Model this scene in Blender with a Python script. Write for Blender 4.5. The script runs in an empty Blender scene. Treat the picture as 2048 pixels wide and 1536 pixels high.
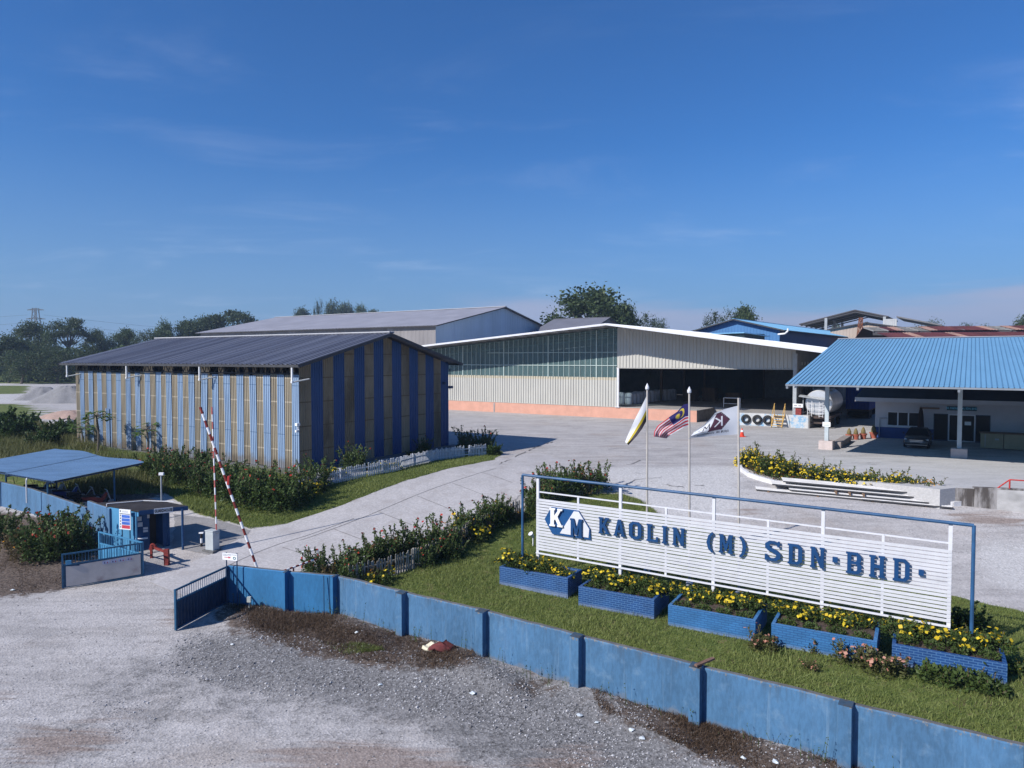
import bpy, bmesh, math, random
import numpy as np
from mathutils import Vector, Matrix
random.seed(7); rng = np.random.default_rng(7)
SC = bpy.context.scene; C = SC.collection
R = math.radians
# ------------------------------------------------------------------ camera
F = 1420.0; CAMH = 9.5; PIT = math.atan(51/1420)
cam = bpy.data.cameras.new('camera'); camo = bpy.data.objects.new('camera', cam); C.objects.link(camo)
cam.sensor_width = 36; cam.lens = 36*F/2048; cam.clip_start = .1; cam.clip_end = 9000
camo.location = (0, 0, CAMH); camo.rotation_euler = (math.pi/2-PIT, 0, 0)
SC.camera = camo
# ------------------------------------------------------------------ light
SUN_EL, SUN_DX, SUN_DY = R(35.5), -.86, -.515            # towards the sun, in plan
AZ = math.atan2(SUN_DX, SUN_DY)
w = bpy.data.worlds.new('World'); SC.world = w; w.use_nodes = True
nt = w.node_tree; N = nt.nodes; LK = nt.links; N.clear()
def wn(t, **k):
    n = N.new(t)
    for a, b in k.items(): setattr(n, a, b)
    return n
out = wn('ShaderNodeOutputWorld'); bg = wn('ShaderNodeBackground'); bg.inputs[1].default_value = .085
sky = wn('ShaderNodeTexSky', sky_type='NISHITA', sun_disc=False, sun_elevation=SUN_EL, sun_rotation=AZ,
         altitude=30, air_density=1.0, dust_density=.6, ozone_density=2.6)
hs = wn('ShaderNodeMixRGB', blend_type='MULTIPLY'); hs.inputs[0].default_value = 1; hs.inputs[2].default_value = (.235, .625, 1.10, 1)
LK.new(sky.outputs[0], hs.inputs[1])
tc = wn('ShaderNodeTexCoord'); sp = wn('ShaderNodeSeparateXYZ'); LK.new(tc.outputs['Generated'], sp.inputs[0])
def wm(op, a, b=None, c=None):
    n = wn('ShaderNodeMath', operation=op)
    for i, v in enumerate((a, b, c)):
        if v is None: continue
        if isinstance(v, (int, float)): n.inputs[i].default_value = v
        else: LK.new(v, n.inputs[i])
    return n.outputs[0]
def wramp(v, a, b):
    n = wn('ShaderNodeMapRange', interpolation_type='SMOOTHSTEP'); LK.new(v, n.inputs[0])
    n.inputs[1].default_value = a; n.inputs[2].default_value = b; return n.outputs[0]
X, Y, Z = sp.outputs
def wnoise(vec, scale, det, rough, dist=0):
    n = wn('ShaderNodeTexNoise'); LK.new(vec, n.inputs['Vector']); n.inputs['Scale'].default_value = scale
    n.inputs['Detail'].default_value = det; n.inputs['Roughness'].default_value = rough; n.inputs['Distortion'].default_value = dist
    return n.outputs['Fac']
# high cirrus: directions projected on a flat layer; low bank: stretched sideways above the horizon
zc = wm('MAXIMUM', Z, .03)
cx = wm('DIVIDE', X, wm('ADD', zc, .12)); cy = wm('DIVIDE', Y, wm('ADD', zc, .12))
cb = wn('ShaderNodeCombineXYZ'); LK.new(wm('MULTIPLY', cx, .75), cb.inputs[0]); LK.new(wm('MULTIPLY', cy, 1.5), cb.inputs[1])
cir = wramp(wnoise(cb.outputs[0], 1.15, 7, .62, .6), .5, .88)
az = wm('ARCTAN2', X, Y)
cb2 = wn('ShaderNodeCombineXYZ'); LK.new(wm('MULTIPLY', az, 2.2), cb2.inputs[0]); LK.new(wm('MULTIPLY', Z, 16), cb2.inputs[1])
nlow = wnoise(cb2.outputs[0], 1.3, 5, .5, .2)
top = wm('ADD', .088, wm('MULTIPLY', wm('SUBTRACT', nlow, .5), .13))
low = wm('MULTIPLY', wramp(wm('SUBTRACT', top, Z), -.004, .03), wramp(az, -.12, .03))
mx0 = wn('ShaderNodeMixRGB'); mx0.inputs[2].default_value = (2.1, 3.25, 5.1, 1); LK.new(hs.outputs[0], mx0.inputs[1]); LK.new(wm('MULTIPLY', wramp(Z, .30, .0), .62), mx0.inputs[0])
mx1 = wn('ShaderNodeMixRGB'); mx1.inputs[2].default_value = (6.8, 7.6, 9.4, 1); LK.new(mx0.outputs[0], mx1.inputs[1])
LK.new(wm('MULTIPLY', cir, wm('MULTIPLY', wramp(Z, .62, .1), .27)), mx1.inputs[0])
mx2 = wn('ShaderNodeMixRGB'); mx2.inputs[2].default_value = (4.2, 4.3, 5.7, 1); LK.new(mx1.outputs[0], mx2.inputs[1])
LK.new(wm('MULTIPLY', low, .72), mx2.inputs[0])
LK.new(mx2.outputs[0], bg.inputs[0]); LK.new(bg.outputs[0], out.inputs[0])
sl = bpy.data.lights.new('sun', 'SUN'); sl.energy = 4.6; sl.angle = R(.5); sl.color = (1, .955, .90)
so = bpy.data.objects.new('sun', sl); C.objects.link(so)
dv = Vector((SUN_DX, SUN_DY, 0)).normalized()*math.cos(SUN_EL); dv.z = math.sin(SUN_EL)
so.rotation_euler = dv.to_track_quat('Z', 'Y').to_euler(); so.location = (-60, -60, 80)
SC.view_settings.view_transform = 'Standard'; SC.view_settings.look = 'None'
SC.view_settings.exposure = 0.42; SC.view_settings.gamma = 1
SC.cycles.use_denoising = True; SC.cycles.max_bounces = 6; SC.cycles.transparent_max_bounces = 12
SC.cycles.volume_bounces = 0; SC.cycles.caustics_reflective = False; SC.cycles.caustics_refractive = False
SC.cycles.sample_clamp_indirect = 6
# ------------------------------------------------------------------ terrain and measuring
Z0 = 2.5                                               # level of the factory yard; the gate lies lower
def zg(y):
    t = min(1, max(0, (y-27)/19)); return Z0*t*t*(3-2*t)
def zgn(y):
    t = np.clip((y-27)/19, 0, 1); return Z0*t*t*(3-2*t)
CP, SP = math.cos(PIT), math.sin(PIT)
def ray(px, py):
    b = (768-py)/F
    return np.array([(px-1024)/F, CP+b*SP, b*CP-SP])
def at(px, py, z):
    d = ray(px, py); t = (z-CAMH)/d[2]; return np.array([d[0]*t, d[1]*t, z])
def ag(px, py, dz=0):                                   # measured point of the photograph on the ground
    z = 0
    for i in range(60):
        p = at(px, py, z+dz); z = .5*z+.5*zg(p[1])
    return np.array([p[0], p[1], z+dz])
def aty(px, py, y):
    d = ray(px, py); t = y/d[1]; return np.array([d[0]*t, y, CAMH+d[2]*t])
def proj(x, y, z):                                      # arrays
    z = z-CAMH; dep = np.maximum(y*CP-z*SP, .01); up = y*SP+z*CP
    return 1024+F*x/dep, 768-F*up/dep
class Frame:
    def __init__(s, x, y, deg, z=None):
        s.o = np.array([x, y]); s.z = zg(y) if z is None else z; s.r = R(deg)
        s.u = np.array([math.cos(s.r), math.sin(s.r)]); s.v = np.array([-s.u[1], s.u[0]])
    def L(s, p):                                        # world to local
        q = np.array(p[:2])-s.o; return np.array([q@s.u, q@s.v, p[2]-s.z])
    def on(s, px, py, d=0, ax='y'):                     # pixel on a local upright plane
        n = s.v if ax == 'y' else s.u; r = ray(px, py)
        t = ((s.o+n*d)@n)/(r[:2]@n); return s.L(np.array([0, 0, CAMH])+r*t)
    def gz(s, px, py, z): return s.L(at(px, py, z+s.z))
    def W(s, x, y, z=0): q = s.o+s.u*x+s.v*y; return np.array([q[0], q[1], s.z+z])
    @property
    def loc(s): return (s.o[0], s.o[1], s.z)
# ------------------------------------------------------------------ objects
def tag(o, label=None, cat=None, group=None, kind=None):
    if label: o['label'] = label
    if cat: o['category'] = cat
    if group: o['group'] = group
    if kind: o['kind'] = kind
    return o
def thing(name, label, cat, loc=(0, 0, 0), rz=0, group=None):
    o = bpy.data.objects.new(name, None); C.objects.link(o); o.empty_display_size = .2
    o.location = loc; o.rotation_euler = (0, 0, rz); return tag(o, label, cat, group)
def fthing(name, label, cat, fr, group=None): return thing(name, label, cat, fr.loc, fr.r, group)
def copy_tree(o, parent=None):
    c = o.copy(); C.objects.link(c); c.parent = parent
    for ch in o.children: copy_tree(ch, c)
    return c
class MB:
    def __init__(s): s.v = []; s.f = []; s.m = []
    def add(s, vs, fs, m=0):
        k = len(s.v); s.v += [tuple(map(float, p)) for p in vs]
        for f in fs: s.f.append(tuple(i+k for i in f)); s.m.append(m)
        return s
    def box(s, x0, x1, y0, y1, z0, z1, m=0):
        if x0 > x1: x0, x1 = x1, x0
        if y0 > y1: y0, y1 = y1, y0
        if z0 > z1: z0, z1 = z1, z0
        return s.add([(x0, y0, z0), (x1, y0, z0), (x1, y1, z0), (x0, y1, z0), (x0, y0, z1), (x1, y0, z1), (x1, y1, z1), (x0, y1, z1)],
              [(0, 3, 2, 1), (4, 5, 6, 7), (0, 1, 5, 4), (1, 2, 6, 5), (2, 3, 7, 6), (3, 0, 4, 7)], m)
    def beam(s, p, q, w, h=None, m=0, up=(0, 0, 1)):    # square bar from p to q
        p = Vector(p); q = Vector(q); d = (q-p).normalized(); h = h or w; up = Vector(up)
        if abs(d.dot(up)) > .95: up = Vector((1, 0, 0))
        a = d.cross(up).normalized()*w/2; b = a.cross(d).normalized()*h/2
        vs = [p-a-b, p+a-b, p+a+b, p-a+b, q-a-b, q+a-b, q+a+b, q-a+b]
        return s.add(vs, [(0, 3, 2, 1), (4, 5, 6, 7), (0, 1, 5, 4), (1, 2, 6, 5), (2, 3, 7, 6), (3, 0, 4, 7)], m)
    def tube(s, p, q, r0, r1=None, n=8, m=0, cap=True):
        p = Vector(p); q = Vector(q); d = (q-p).normalized(); r1 = r0 if r1 is None else r1
        a = d.orthogonal().normalized(); b = d.cross(a)
        vs = []
        for c, r in ((p, r0), (q, r1)):
            for i in range(n):
                t = 2*math.pi*i/n; vs.append(c+a*math.cos(t)*r+b*math.sin(t)*r)
        fs = [(i, (i+1) % n, n+(i+1) % n, n+i) for i in range(n)]
        if cap: fs += [tuple(range(n-1, -1, -1)), tuple(range(n, 2*n))]
        return s.add(vs, fs, m)
    def path(s, pts, r, n=8, m=0):
        for a, b in zip(pts, pts[1:]): s.tube(a, b, r, r, n, m)
        return s
    def poly(s, pts, m=0): return s.add(pts, [tuple(range(len(pts)))], m)
    def prism(s, pts, off, m=0):                        # polygon swept by a vector
        n = len(pts); o = Vector(off); P = [Vector(p) for p in pts]
        return s.add(P+[p+o for p in P], [tuple(range(n-1, -1, -1)), tuple(range(n, 2*n))]+[(i, (i+1) % n, n+(i+1) % n, n+i) for i in range(n)], m)
    def lathe(s, prof, c, n=16, m=0, axis='z'):
        vs = []
        for r, z in prof:
            for i in range(n):
                t = 2*math.pi*i/n
                p = (r*math.cos(t), r*math.sin(t), z)
                if axis == 'y': p = (p[0], z, p[1])
                if axis == 'x': p = (z, p[0], p[1])
                vs.append((c[0]+p[0], c[1]+p[1], c[2]+p[2]))
        fs = []
        for k in range(len(prof)-1):
            for i in range(n): fs.append((k*n+i, k*n+(i+1) % n, (k+1)*n+(i+1) % n, (k+1)*n+i))
        return s.add(vs, fs, m)
    def torus(s, c, R0, r, axis='y', n=20, k=8, m=0):
        prof = [(R0+r*math.cos(2*math.pi*i/k), r*math.sin(2*math.pi*i/k)) for i in range(k+1)]
        return s.lathe(prof, c, n, m, axis)
    def corr(s, O, A, B, la, lb, nrib, amp, m=0, hf=None, h0=None, mf=None, duty=.5):
        """ribbed sheet metal: O corner, A unit along, B unit along the ribs; hf(a)/h0(a) give the rib ends"""
        O = Vector(O); A = Vector(A).normalized(); B = Vector(B).normalized(); Nn = A.cross(B)
        k = len(s.v); st = la/nrib; vs = []; d = duty
        for i in range(nrib):
            for f, h in ((0, 0), (d, 0), (d+.1, amp), (.9, amp)):
                a = (i+f)*st
                b0 = h0(a) if h0 else 0; b1 = hf(a) if hf else lb
                vs += [O+A*a+B*b0+Nn*h, O+A*a+B*b1+Nn*h]
        a = la; b0 = h0(a) if h0 else 0; b1 = hf(a) if hf else lb
        vs += [O+A*a+B*b0, O+A*a+B*b1]
        s.v += [tuple(p) for p in vs]
        for i in range(nrib*4):
            s.f.append((k+2*i, k+2*i+2, k+2*i+3, k+2*i+1)); s.m.append(mf((i//4+.5)*st) if mf else m)
        return s
    def build(s, name, mats, parent=None, smooth=False, bevel=0, loc=None):
        me = bpy.data.meshes.new(name); me.from_pydata(s.v, [], s.f)
        if not isinstance(mats, (list, tuple)): mats = [mats]
        for mt in mats: me.materials.append(mt)
        if len(mats) > 1: me.polygons.foreach_set('material_index', s.m)
        if smooth: me.polygons.foreach_set('use_smooth', [True]*len(me.polygons))
        me.update()
        o = bpy.data.objects.new(name, me); C.objects.link(o)
        if parent: o.parent = parent
        if loc: o.location = loc
        if bevel:
            b = o.modifiers.new('bevel', 'BEVEL'); b.width = bevel; b.segments = 2; b.limit_method = 'ANGLE'; b.angle_limit = R(40)
        return o
def recentre(objs):                                     # give a one-mesh thing its origin at its base
    for o in objs:
        n = len(o.data.vertices); a = np.empty(n*3); o.data.vertices.foreach_get('co', a); a = a.reshape(-1, 3)
        c = np.array([a[:, 0].mean(), a[:, 1].mean(), a[:, 2].min()]); a -= c
        o.data.vertices.foreach_set('co', a.ravel()); o.data.update(); o.location = c
    return objs
def text_mesh(txt, size, ext=.0, off=0.0, align='CENTER', space=1.0):
    cu = bpy.data.curves.new('t', 'FONT'); cu.body = txt; cu.size = size; cu.extrude = ext; cu.offset = off
    cu.align_x = align; cu.align_y = 'CENTER'; cu.space_character = space; cu.resolution_u = 3
    o = bpy.data.objects.new('t', cu); C.objects.link(o)
    me = bpy.data.meshes.new_from_object(o.evaluated_get(bpy.context.evaluated_depsgraph_get()))
    bpy.data.objects.remove(o); vs = [tuple(v.co) for v in me.vertices]; fs = [tuple(p.vertices) for p in me.polygons]
    bpy.data.meshes.remove(me); return vs, fs
def put_text(mb, txt, size, O, U, V, m=0, ext=.0, off=0.0, align='CENTER', squeeze=1, space=1.0):
    vs, fs = text_mesh(txt, size, ext, off, align, space); O = Vector(O); U = Vector(U).normalized(); V = Vector(V).normalized(); W = U.cross(V)
    mb.add([O+U*x*squeeze+V*y+W*z for x, y, z in vs], fs, m)
# ------------------------------------------------------------------ materials
def lin(c): return tuple((x/12.92 if x <= .04045 else ((x+.055)/1.055)**2.4) for x in c)
MATS = {}
def mat(name, col, rough=.7, var=.12, scale=3.0, bump=0.0, bscale=30, metal=0, dirt=None, dscale=.8, dlo=.55, dhi=.75, spec=.3, transl=None,
        stretch=None, fine=0, rnd=0, grade=None, dstr=1.0):
    """base colour varied by noise, blotches of a second colour with ragged edges, bump"""
    if name in MATS: return MATS[name]
    m = bpy.data.materials.new(name); m.use_nodes = True; nt = m.node_tree; n = nt.nodes; L = nt.links
    b = n['Principled BSDF']; b.inputs['Roughness'].default_value = rough; b.inputs['Metallic'].default_value = metal
    b.inputs['Specular IOR Level'].default_value = spec
    tc = n.new('ShaderNodeTexCoord'); mp = n.new('ShaderNodeMapping'); L.new(tc.outputs['Object'], mp.inputs[0])
    if stretch: mp.inputs['Scale'].default_value = stretch
    def noise(sc, det=6, r=.6, raw=False):
        t = n.new('ShaderNodeTexNoise'); L.new((tc.outputs['Object'] if raw else mp.outputs[0]), t.inputs['Vector'])
        t.inputs['Scale'].default_value = sc; t.inputs['Detail'].default_value = det; t.inputs['Roughness'].default_value = r
        return t.outputs['Fac']
    def rampm(v, a, b_):
        t = n.new('ShaderNodeMapRange'); t.interpolation_type = 'SMOOTHSTEP'; L.new(v, t.inputs[0])
        t.inputs[1].default_value = a; t.inputs[2].default_value = b_; return t.outputs[0]
    def mix(f, a, c, typ='MIX'):
        t = n.new('ShaderNodeMixRGB'); t.blend_type = typ
        for i, v in enumerate((f, a, c)):
            if isinstance(v, (int, float)): t.inputs[i].default_value = v
            elif isinstance(v, tuple): t.inputs[i].default_value = (*v[:3], 1)
            else: L.new(v, t.inputs[i])
        return t.outputs[0]
    lo = tuple(c*(1-var) for c in col); hi = tuple(min(1, c*(1+var)) for c in col)
    cur = mix(rampm(noise(scale), .3, .7), lo, hi)
    if fine: cur = mix(fine, cur, mix(rampm(noise(scale*14, 3), .35, .65), tuple(c*.6 for c in col), tuple(min(1, c*1.35) for c in col)))
    if dirt:
        f = rampm(noise(dscale, 8, .65), dlo, dhi)
        if dstr < 1:
            t = n.new('ShaderNodeMath'); t.operation = 'MULTIPLY'; L.new(f, t.inputs[0]); t.inputs[1].default_value = dstr; f = t.outputs[0]
        cur = mix(f, cur, dirt)
    if rnd:
        oi = n.new('ShaderNodeObjectInfo'); hsv = n.new('ShaderNodeHueSaturation'); L.new(cur, hsv.inputs['Color'])
        mr = n.new('ShaderNodeMapRange'); L.new(oi.outputs['Random'], mr.inputs[0]); mr.inputs[3].default_value = 1-rnd; mr.inputs[4].default_value = 1+rnd
        L.new(mr.outputs[0], hsv.inputs['Value']); cur = hsv.outputs[0]
    if grade: cur = grade(n, L, tc, cur, mix, rampm, noise)
    L.new(cur, b.inputs['Base Color'])
    if bump:
        bp = n.new('ShaderNodeBump'); bp.inputs['Strength'].default_value = bump; bp.inputs['Distance'].default_value = .02
        L.new(noise(bscale, 5), bp.inputs['Height']); L.new(bp.outputs[0], b.inputs['Normal'])
    if transl:
        tr = n.new('ShaderNodeBsdfTranslucent'); ms = n.new('ShaderNodeMixShader'); ms.inputs[0].default_value = transl
        L.new(cur, tr.inputs['Color']); L.new(b.outputs[0], ms.inputs[1]); L.new(tr.outputs[0], ms.inputs[2])
        L.new(ms.outputs[0], n['Material Output'].inputs['Surface'])
    MATS[name] = m; return m
def leafmat(name, c0, c1, transl=.3, rnd=.12, rough=.55):
    """leaf colour varied from leaf to leaf by a stored tone value"""
    if name in MATS: return MATS[name]
    m = bpy.data.materials.new(name); m.use_nodes = True; n = m.node_tree.nodes; L = m.node_tree.links
    b = n['Principled BSDF']; b.inputs['Roughness'].default_value = rough; b.inputs['Specular IOR Level'].default_value = .25
    a = n.new('ShaderNodeAttribute'); a.attribute_name = 'tone'
    mx = n.new('ShaderNodeMixRGB'); L.new(a.outputs['Fac'], mx.inputs[0]); mx.inputs[1].default_value = (*c0, 1); mx.inputs[2].default_value = (*c1, 1)
    oi = n.new('ShaderNodeObjectInfo'); hsv = n.new('ShaderNodeHueSaturation'); L.new(mx.outputs[0], hsv.inputs['Color'])
    mr = n.new('ShaderNodeMapRange'); L.new(oi.outputs['Random'], mr.inputs[0]); mr.inputs[3].default_value = 1-rnd; mr.inputs[4].default_value = 1+rnd
    L.new(mr.outputs[0], hsv.inputs['Value']); L.new(hsv.outputs[0], b.inputs['Base Color'])
    tr = n.new('ShaderNodeBsdfTranslucent'); L.new(hsv.outputs[0], tr.inputs['Color'])
    ms = n.new('ShaderNodeMixShader'); ms.inputs[0].default_value = transl
    L.new(b.outputs[0], ms.inputs[1]); L.new(tr.outputs[0], ms.inputs[2]); L.new(ms.outputs[0], n['Material Output'].inputs['Surface'])
    MATS[name] = m; return m
def colmat(name, rough=.7, transl=.0):
    """colours stored on the faces (printed cloth, boards)"""
    if name in MATS: return MATS[name]
    m = bpy.data.materials.new(name); m.use_nodes = True; n = m.node_tree.nodes; L = m.node_tree.links
    b = n['Principled BSDF']; b.inputs['Roughness'].default_value = rough
    a = n.new('ShaderNodeAttribute'); a.attribute_name = 'print'; L.new(a.outputs['Color'], b.inputs['Base Color'])
    if transl:
        tr = n.new('ShaderNodeBsdfTranslucent'); L.new(a.outputs['Color'], tr.inputs['Color']); ms = n.new('ShaderNodeMixShader'); ms.inputs[0].default_value = transl
        L.new(b.outputs[0], ms.inputs[1]); L.new(tr.outputs[0], ms.inputs[2]); L.new(ms.outputs[0], n['Material Output'].inputs['Surface'])
    MATS[name] = m; return m
BLUE = (.035, .10, .32)
def wallwear(n, L, tc, cur, mix, rampm, noise):
    s = n.new('ShaderNodeSeparateXYZ'); L.new(tc.outputs['Object'], s.inputs[0])
    def m2(op, a, b):
        t = n.new('ShaderNodeMath'); t.operation = op
        for i, v in enumerate((a, b)):
            if isinstance(v, (int, float)): t.inputs[i].default_value = v
            else: L.new(v, t.inputs[i])
        return t.outputs[0]
    def snoise(st, det=7, r=.65):
        mp = n.new('ShaderNodeMapping'); mp.inputs['Scale'].default_value = st; L.new(tc.outputs['Object'], mp.inputs[0])
        t = n.new('ShaderNodeTexNoise'); t.inputs['Scale'].default_value = 1; t.inputs['Detail'].default_value = det; t.inputs['Roughness'].default_value = r; L.new(mp.outputs[0], t.inputs['Vector']); return t.outputs['Fac']
    drip = snoise((5, 5, .35)); blot = snoise((2.2, 2.2, 2.2)); fine_ = snoise((14, 14, 9))
    z = s.outputs[2]
    pale = rampm(blot, .52, .72); cur = mix(m2('MULTIPLY', pale, .5), cur, (.14, .235, .345)); strk = rampm(snoise((7, 7, .22), 8, .7), .56, .70); cur = mix(m2('MULTIPLY', strk, .55), cur, (.16, .25, .35)); strk2 = rampm(snoise((4, 4, .3), 8, .7), .60, .74); cur = mix(m2('MULTIPLY', strk2, .6), cur, (.035, .085, .16))
    d = m2('MULTIPLY', rampm(m2('ADD', z, m2('MULTIPLY', m2('SUBTRACT', drip, .5), 2.6)), 1.25, 2.0), .8); cur = mix(d, cur, (.05, .085, .13))
    peel = rampm(m2('ADD', z, m2('MULTIPLY', m2('SUBTRACT', fine_, .5), .9)), 1.50, 1.56); cur = mix(peel, cur, (.17, .165, .16))
    chip = rampm(fine_, .70, .74); cur = mix(m2('MULTIPLY', chip, .7), cur, (.16, .22, .28))
    mud = rampm(m2('ADD', m2('MULTIPLY', z, -1), m2('MULTIPLY', m2('SUBTRACT', blot, .5), .9)), -.22, .05); return mix(m2('MULTIPLY', mud, .55), cur, (.15, .14, .14))
M_bluepaint = mat('blue_wall_paint', (.058, .142, .255), .75, .22, .9, .25, 25, grade=wallwear, dirt=(.10, .14, .21), dscale=.9, dlo=.56, dhi=.85, fine=.25, dstr=.75, stretch=(1, 1, .35))
M_bluepaintl = mat('streaked_blue_wall_paint', (.075, .165, .29), .75, .2, .9, .25, 25, dirt=(.10, .14, .21), dscale=1.1, dlo=.52, dhi=.8, fine=.3, stretch=(2.5, 2.5, .3))
M_bluepaint2 = mat('fresh_blue_wall_paint', (.028, .145, .31), .7, .15, .9, .25, 25, dirt=(.07, .12, .2), dscale=.9, dlo=.58, dhi=.85, fine=.2, dstr=.7, stretch=(1, 1, .35))
M_concdirt = mat('weathered_concrete', (.13, .127, .127), .9, .3, 2.5, .4, 20, dirt=(.05, .047, .045), dscale=1.5, fine=.3)
M_conc = mat('pale_concrete', (.36, .345, .345), .85, .14, 1.2, .2, 25, dirt=(.2, .19, .185), dscale=.6, fine=.2)
M_navysteel = mat('dark_blue_steel', (.02, .05, .11), .5, .2, 3, 0)
M_gateblue = mat('blue_gate_paint', (.02, .085, .165), .5, .2, 3, 0)
M_gatelight = mat('light_blue_gate_paint', (.055, .21, .37), .55, .15, 3, 0, dirt=(.05, .12, .2), dscale=2)
M_white = mat('white_paint', (.62, .62, .65), .5, .05, 3, 0, dirt=(.42, .42, .44), dscale=1.8, dlo=.6, dhi=.8, dstr=.6)
M_cleanwhite = mat('clean_white', (.80, .80, .81), .5, .03, 3)
M_black = mat('black_rubber', (.018, .018, .02), .75, .3, 6)
M_grey = mat('grey_steel', (.33, .35, .37), .45, .12, 4, 0, dirt=(.2, .15, .1), dscale=3, dlo=.65, dhi=.8)
M_red = mat('red_paint', (.42, .035, .03), .5, .2, 5)
M_dkred = mat('rusty_red_paint', (.19, .03, .025), .6, .35, 5)
M_wood = mat('brown_timber', (.19, .12, .075), .8, .25, 5, stretch=(1, 1, 4))
M_glassdark = mat('dark_glass', (.008, .008, .01), .35, .1, 2, spec=.2)
M_yel = mat('yellow_steps_paint', (.55, .34, .10), .6, .2, 4)
# ------------------------------------------------------------------ ground sheet
def geo(a, b, n): return [a+(b-a)*((i+1)/n)**3 for i in range(n)]
xs = np.array(sorted(set(geo(-260, -2000, 12)) | set(np.arange(-47, 47.01, .4)) | set(np.arange(-260, -47.1, 3)) | set(geo(47.2, 2000, 16))))
ys = np.array(sorted(set(geo(7.8, -300, 6)) | set(np.arange(8, 112.01, .4)) | set(np.arange(112.4, 250, 2)) | set(geo(252, 2200, 16))))
GX, GY = np.meshgrid(xs, ys)
GPX, GPY = proj(GX, GY, zgn(GY)); GPX = np.where(GY < 4, -9999, GPX)
def inpoly(px, py, pts):
    r = np.zeros(px.shape, bool); n = len(pts)
    for i in range(n):
        (x0, y0), (x1, y1) = pts[i], pts[(i+1) % n]
        c = ((y0 > py) != (y1 > py)) & (px < (x1-x0)*(py-y0)/(y1-y0+1e-9)+x0); r ^= c
    return r
def blur(a, k):
    for _ in range(k):
        b = np.pad(a, 1, mode='edge'); a = (b[1:-1, 1:-1]*2+b[:-2, 1:-1]+b[2:, 1:-1]+b[1:-1, :-2]+b[1:-1, 2:])/6
    return a
def mask(polys, k=2):
    a = np.zeros(GX.shape)
    for p in polys: a = np.maximum(a, inpoly(GPX, GPY, p).astype(float))
    return blur(a, k)
LAWN = [[(680, 1152), (760, 1160), (850, 1130), (940, 1080), (1010, 1040), (1080, 1010), (1160, 985), (1235, 985), (1290, 1005), (1330, 1040), (1500, 1080),
         (1700, 1140), (1900, 1192), (2060, 1228), (2300, 1300), (2300, 1620), (2020, 1640), (1700, 1470), (1405, 1400), (1165, 1330), (974, 1275), (813, 1235)]]
VERGE = [[(500, 1058), (560, 1050), (640, 1026), (700, 1005), (780, 973), (860, 948), (985, 920), (1006, 907), (985, 896), (872, 921), (640, 972), (600, 990), (560, 1005), (480, 1020), (400, 1020), (380, 1015)]]
SIDE = [[(140, 884), (320, 912), (470, 935), (600, 950), (640, 972), (600, 992), (450, 1045), (380, 1020), (330, 985), (290, 925), (170, 900)]]
FIELD = [[(-400, 846), (40, 846), (150, 858), (150, 886), (290, 925), (340, 990), (250, 990), (90, 985), (-10, 962), (-400, 900)],
         [(-900, 772), (60, 771), (50, 788), (-900, 786)], [(-600, 806), (40, 808), (60, 822), (20, 840), (-600, 840)], [(90, 800), (150, 838), (60, 850), (110, 860)]]
green = np.maximum.reduce([mask(LAWN, 1), mask(VERGE, 1), mask(SIDE, 2), mask(FIELD, 3)])
far = (GY > 150) | (np.abs(GX) > 75)
green = np.where(far & (GY > 200), .9, green)
SOIL = [[(450, 1206), (675, 1232), (813, 1272), (974, 1316), (960, 1335), (860, 1325), (700, 1305), (640, 1285), (540, 1262), (440, 1240)],
        [(1180, 1380), (1405, 1447), (1720, 1540), (1750, 1620), (1500, 1560), (1350, 1492), (1260, 1452), (1200, 1425)],
        [(-300, 1085), (60, 1060), (190, 1075), (210, 1125), (130, 1180), (60, 1188), (-300, 1215)], [(-300, 1000), (60, 1030), (180, 1078), (60, 1090), (-300, 1100)],
        [(1030, 1385), (1080, 1350), (1090, 1360), (1050, 1410)], [(680, 1150), (800, 1165), (850, 1140), (780, 1185)], [(990, 1180), (1060, 1190), (1120, 1215), (1040, 1215)],
        [(960, 1316), (1165, 1378), (1180, 1390), (1100, 1375), (985, 1335)], [(40, 955), (290, 930), (330, 985), (250, 1010), (180, 1030), (60, 985)], [(440, 1210), (700, 1240), (820, 1280), (960, 1320), (900, 1345), (700, 1322), (600, 1300), (470, 1260)]]
soil = mask(SOIL, 5)
DARK = [[(370, 1275), (560, 1262), (800, 1310), (1010, 1330), (1250, 1430), (1480, 1545), (1250, 1600), (1000, 1470), (760, 1410), (560, 1380), (400, 1350), (340, 1310)],
        [(900, 1420), (1100, 1430), (1300, 1520), (1250, 1600), (1000, 1560)]]
dark = np.maximum(mask(DARK, 26), .42*mask([[(330, 1290), (560, 1262), (1000, 1330), (1500, 1560), (900, 1480), (560, 1450), (200, 1420), (150, 1360)], [(-100, 1470), (180, 1460), (260, 1520), (150, 1640), (-100, 1640)]], 40))
WHITE = [[(-900, 760), (130, 762), (110, 772), (-900, 772)], [(-900, 789), (60, 787), (55, 806), (-900, 806)], [(20, 835), (155, 838), (155, 862), (60, 858), (10, 850)], [(100, 800), (160, 800), (160, 836), (60, 836)],
         [(1180, 935), (1500, 930), (1480, 985), (1500, 1040), (1330, 1035), (1240, 985)], [(1950, 1080), (2300, 1085), (2300, 1200), (1960, 1180)]]
white = mask(WHITE, 12)
CONC = [[(1480, 925), (1410, 880), (1500, 862), (1760, 800), (2400, 860), (2400, 1080), (1960, 1005), (1850, 985), (1700, 955), (1560, 930)]]
conc = mask(CONC, 5)
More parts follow.
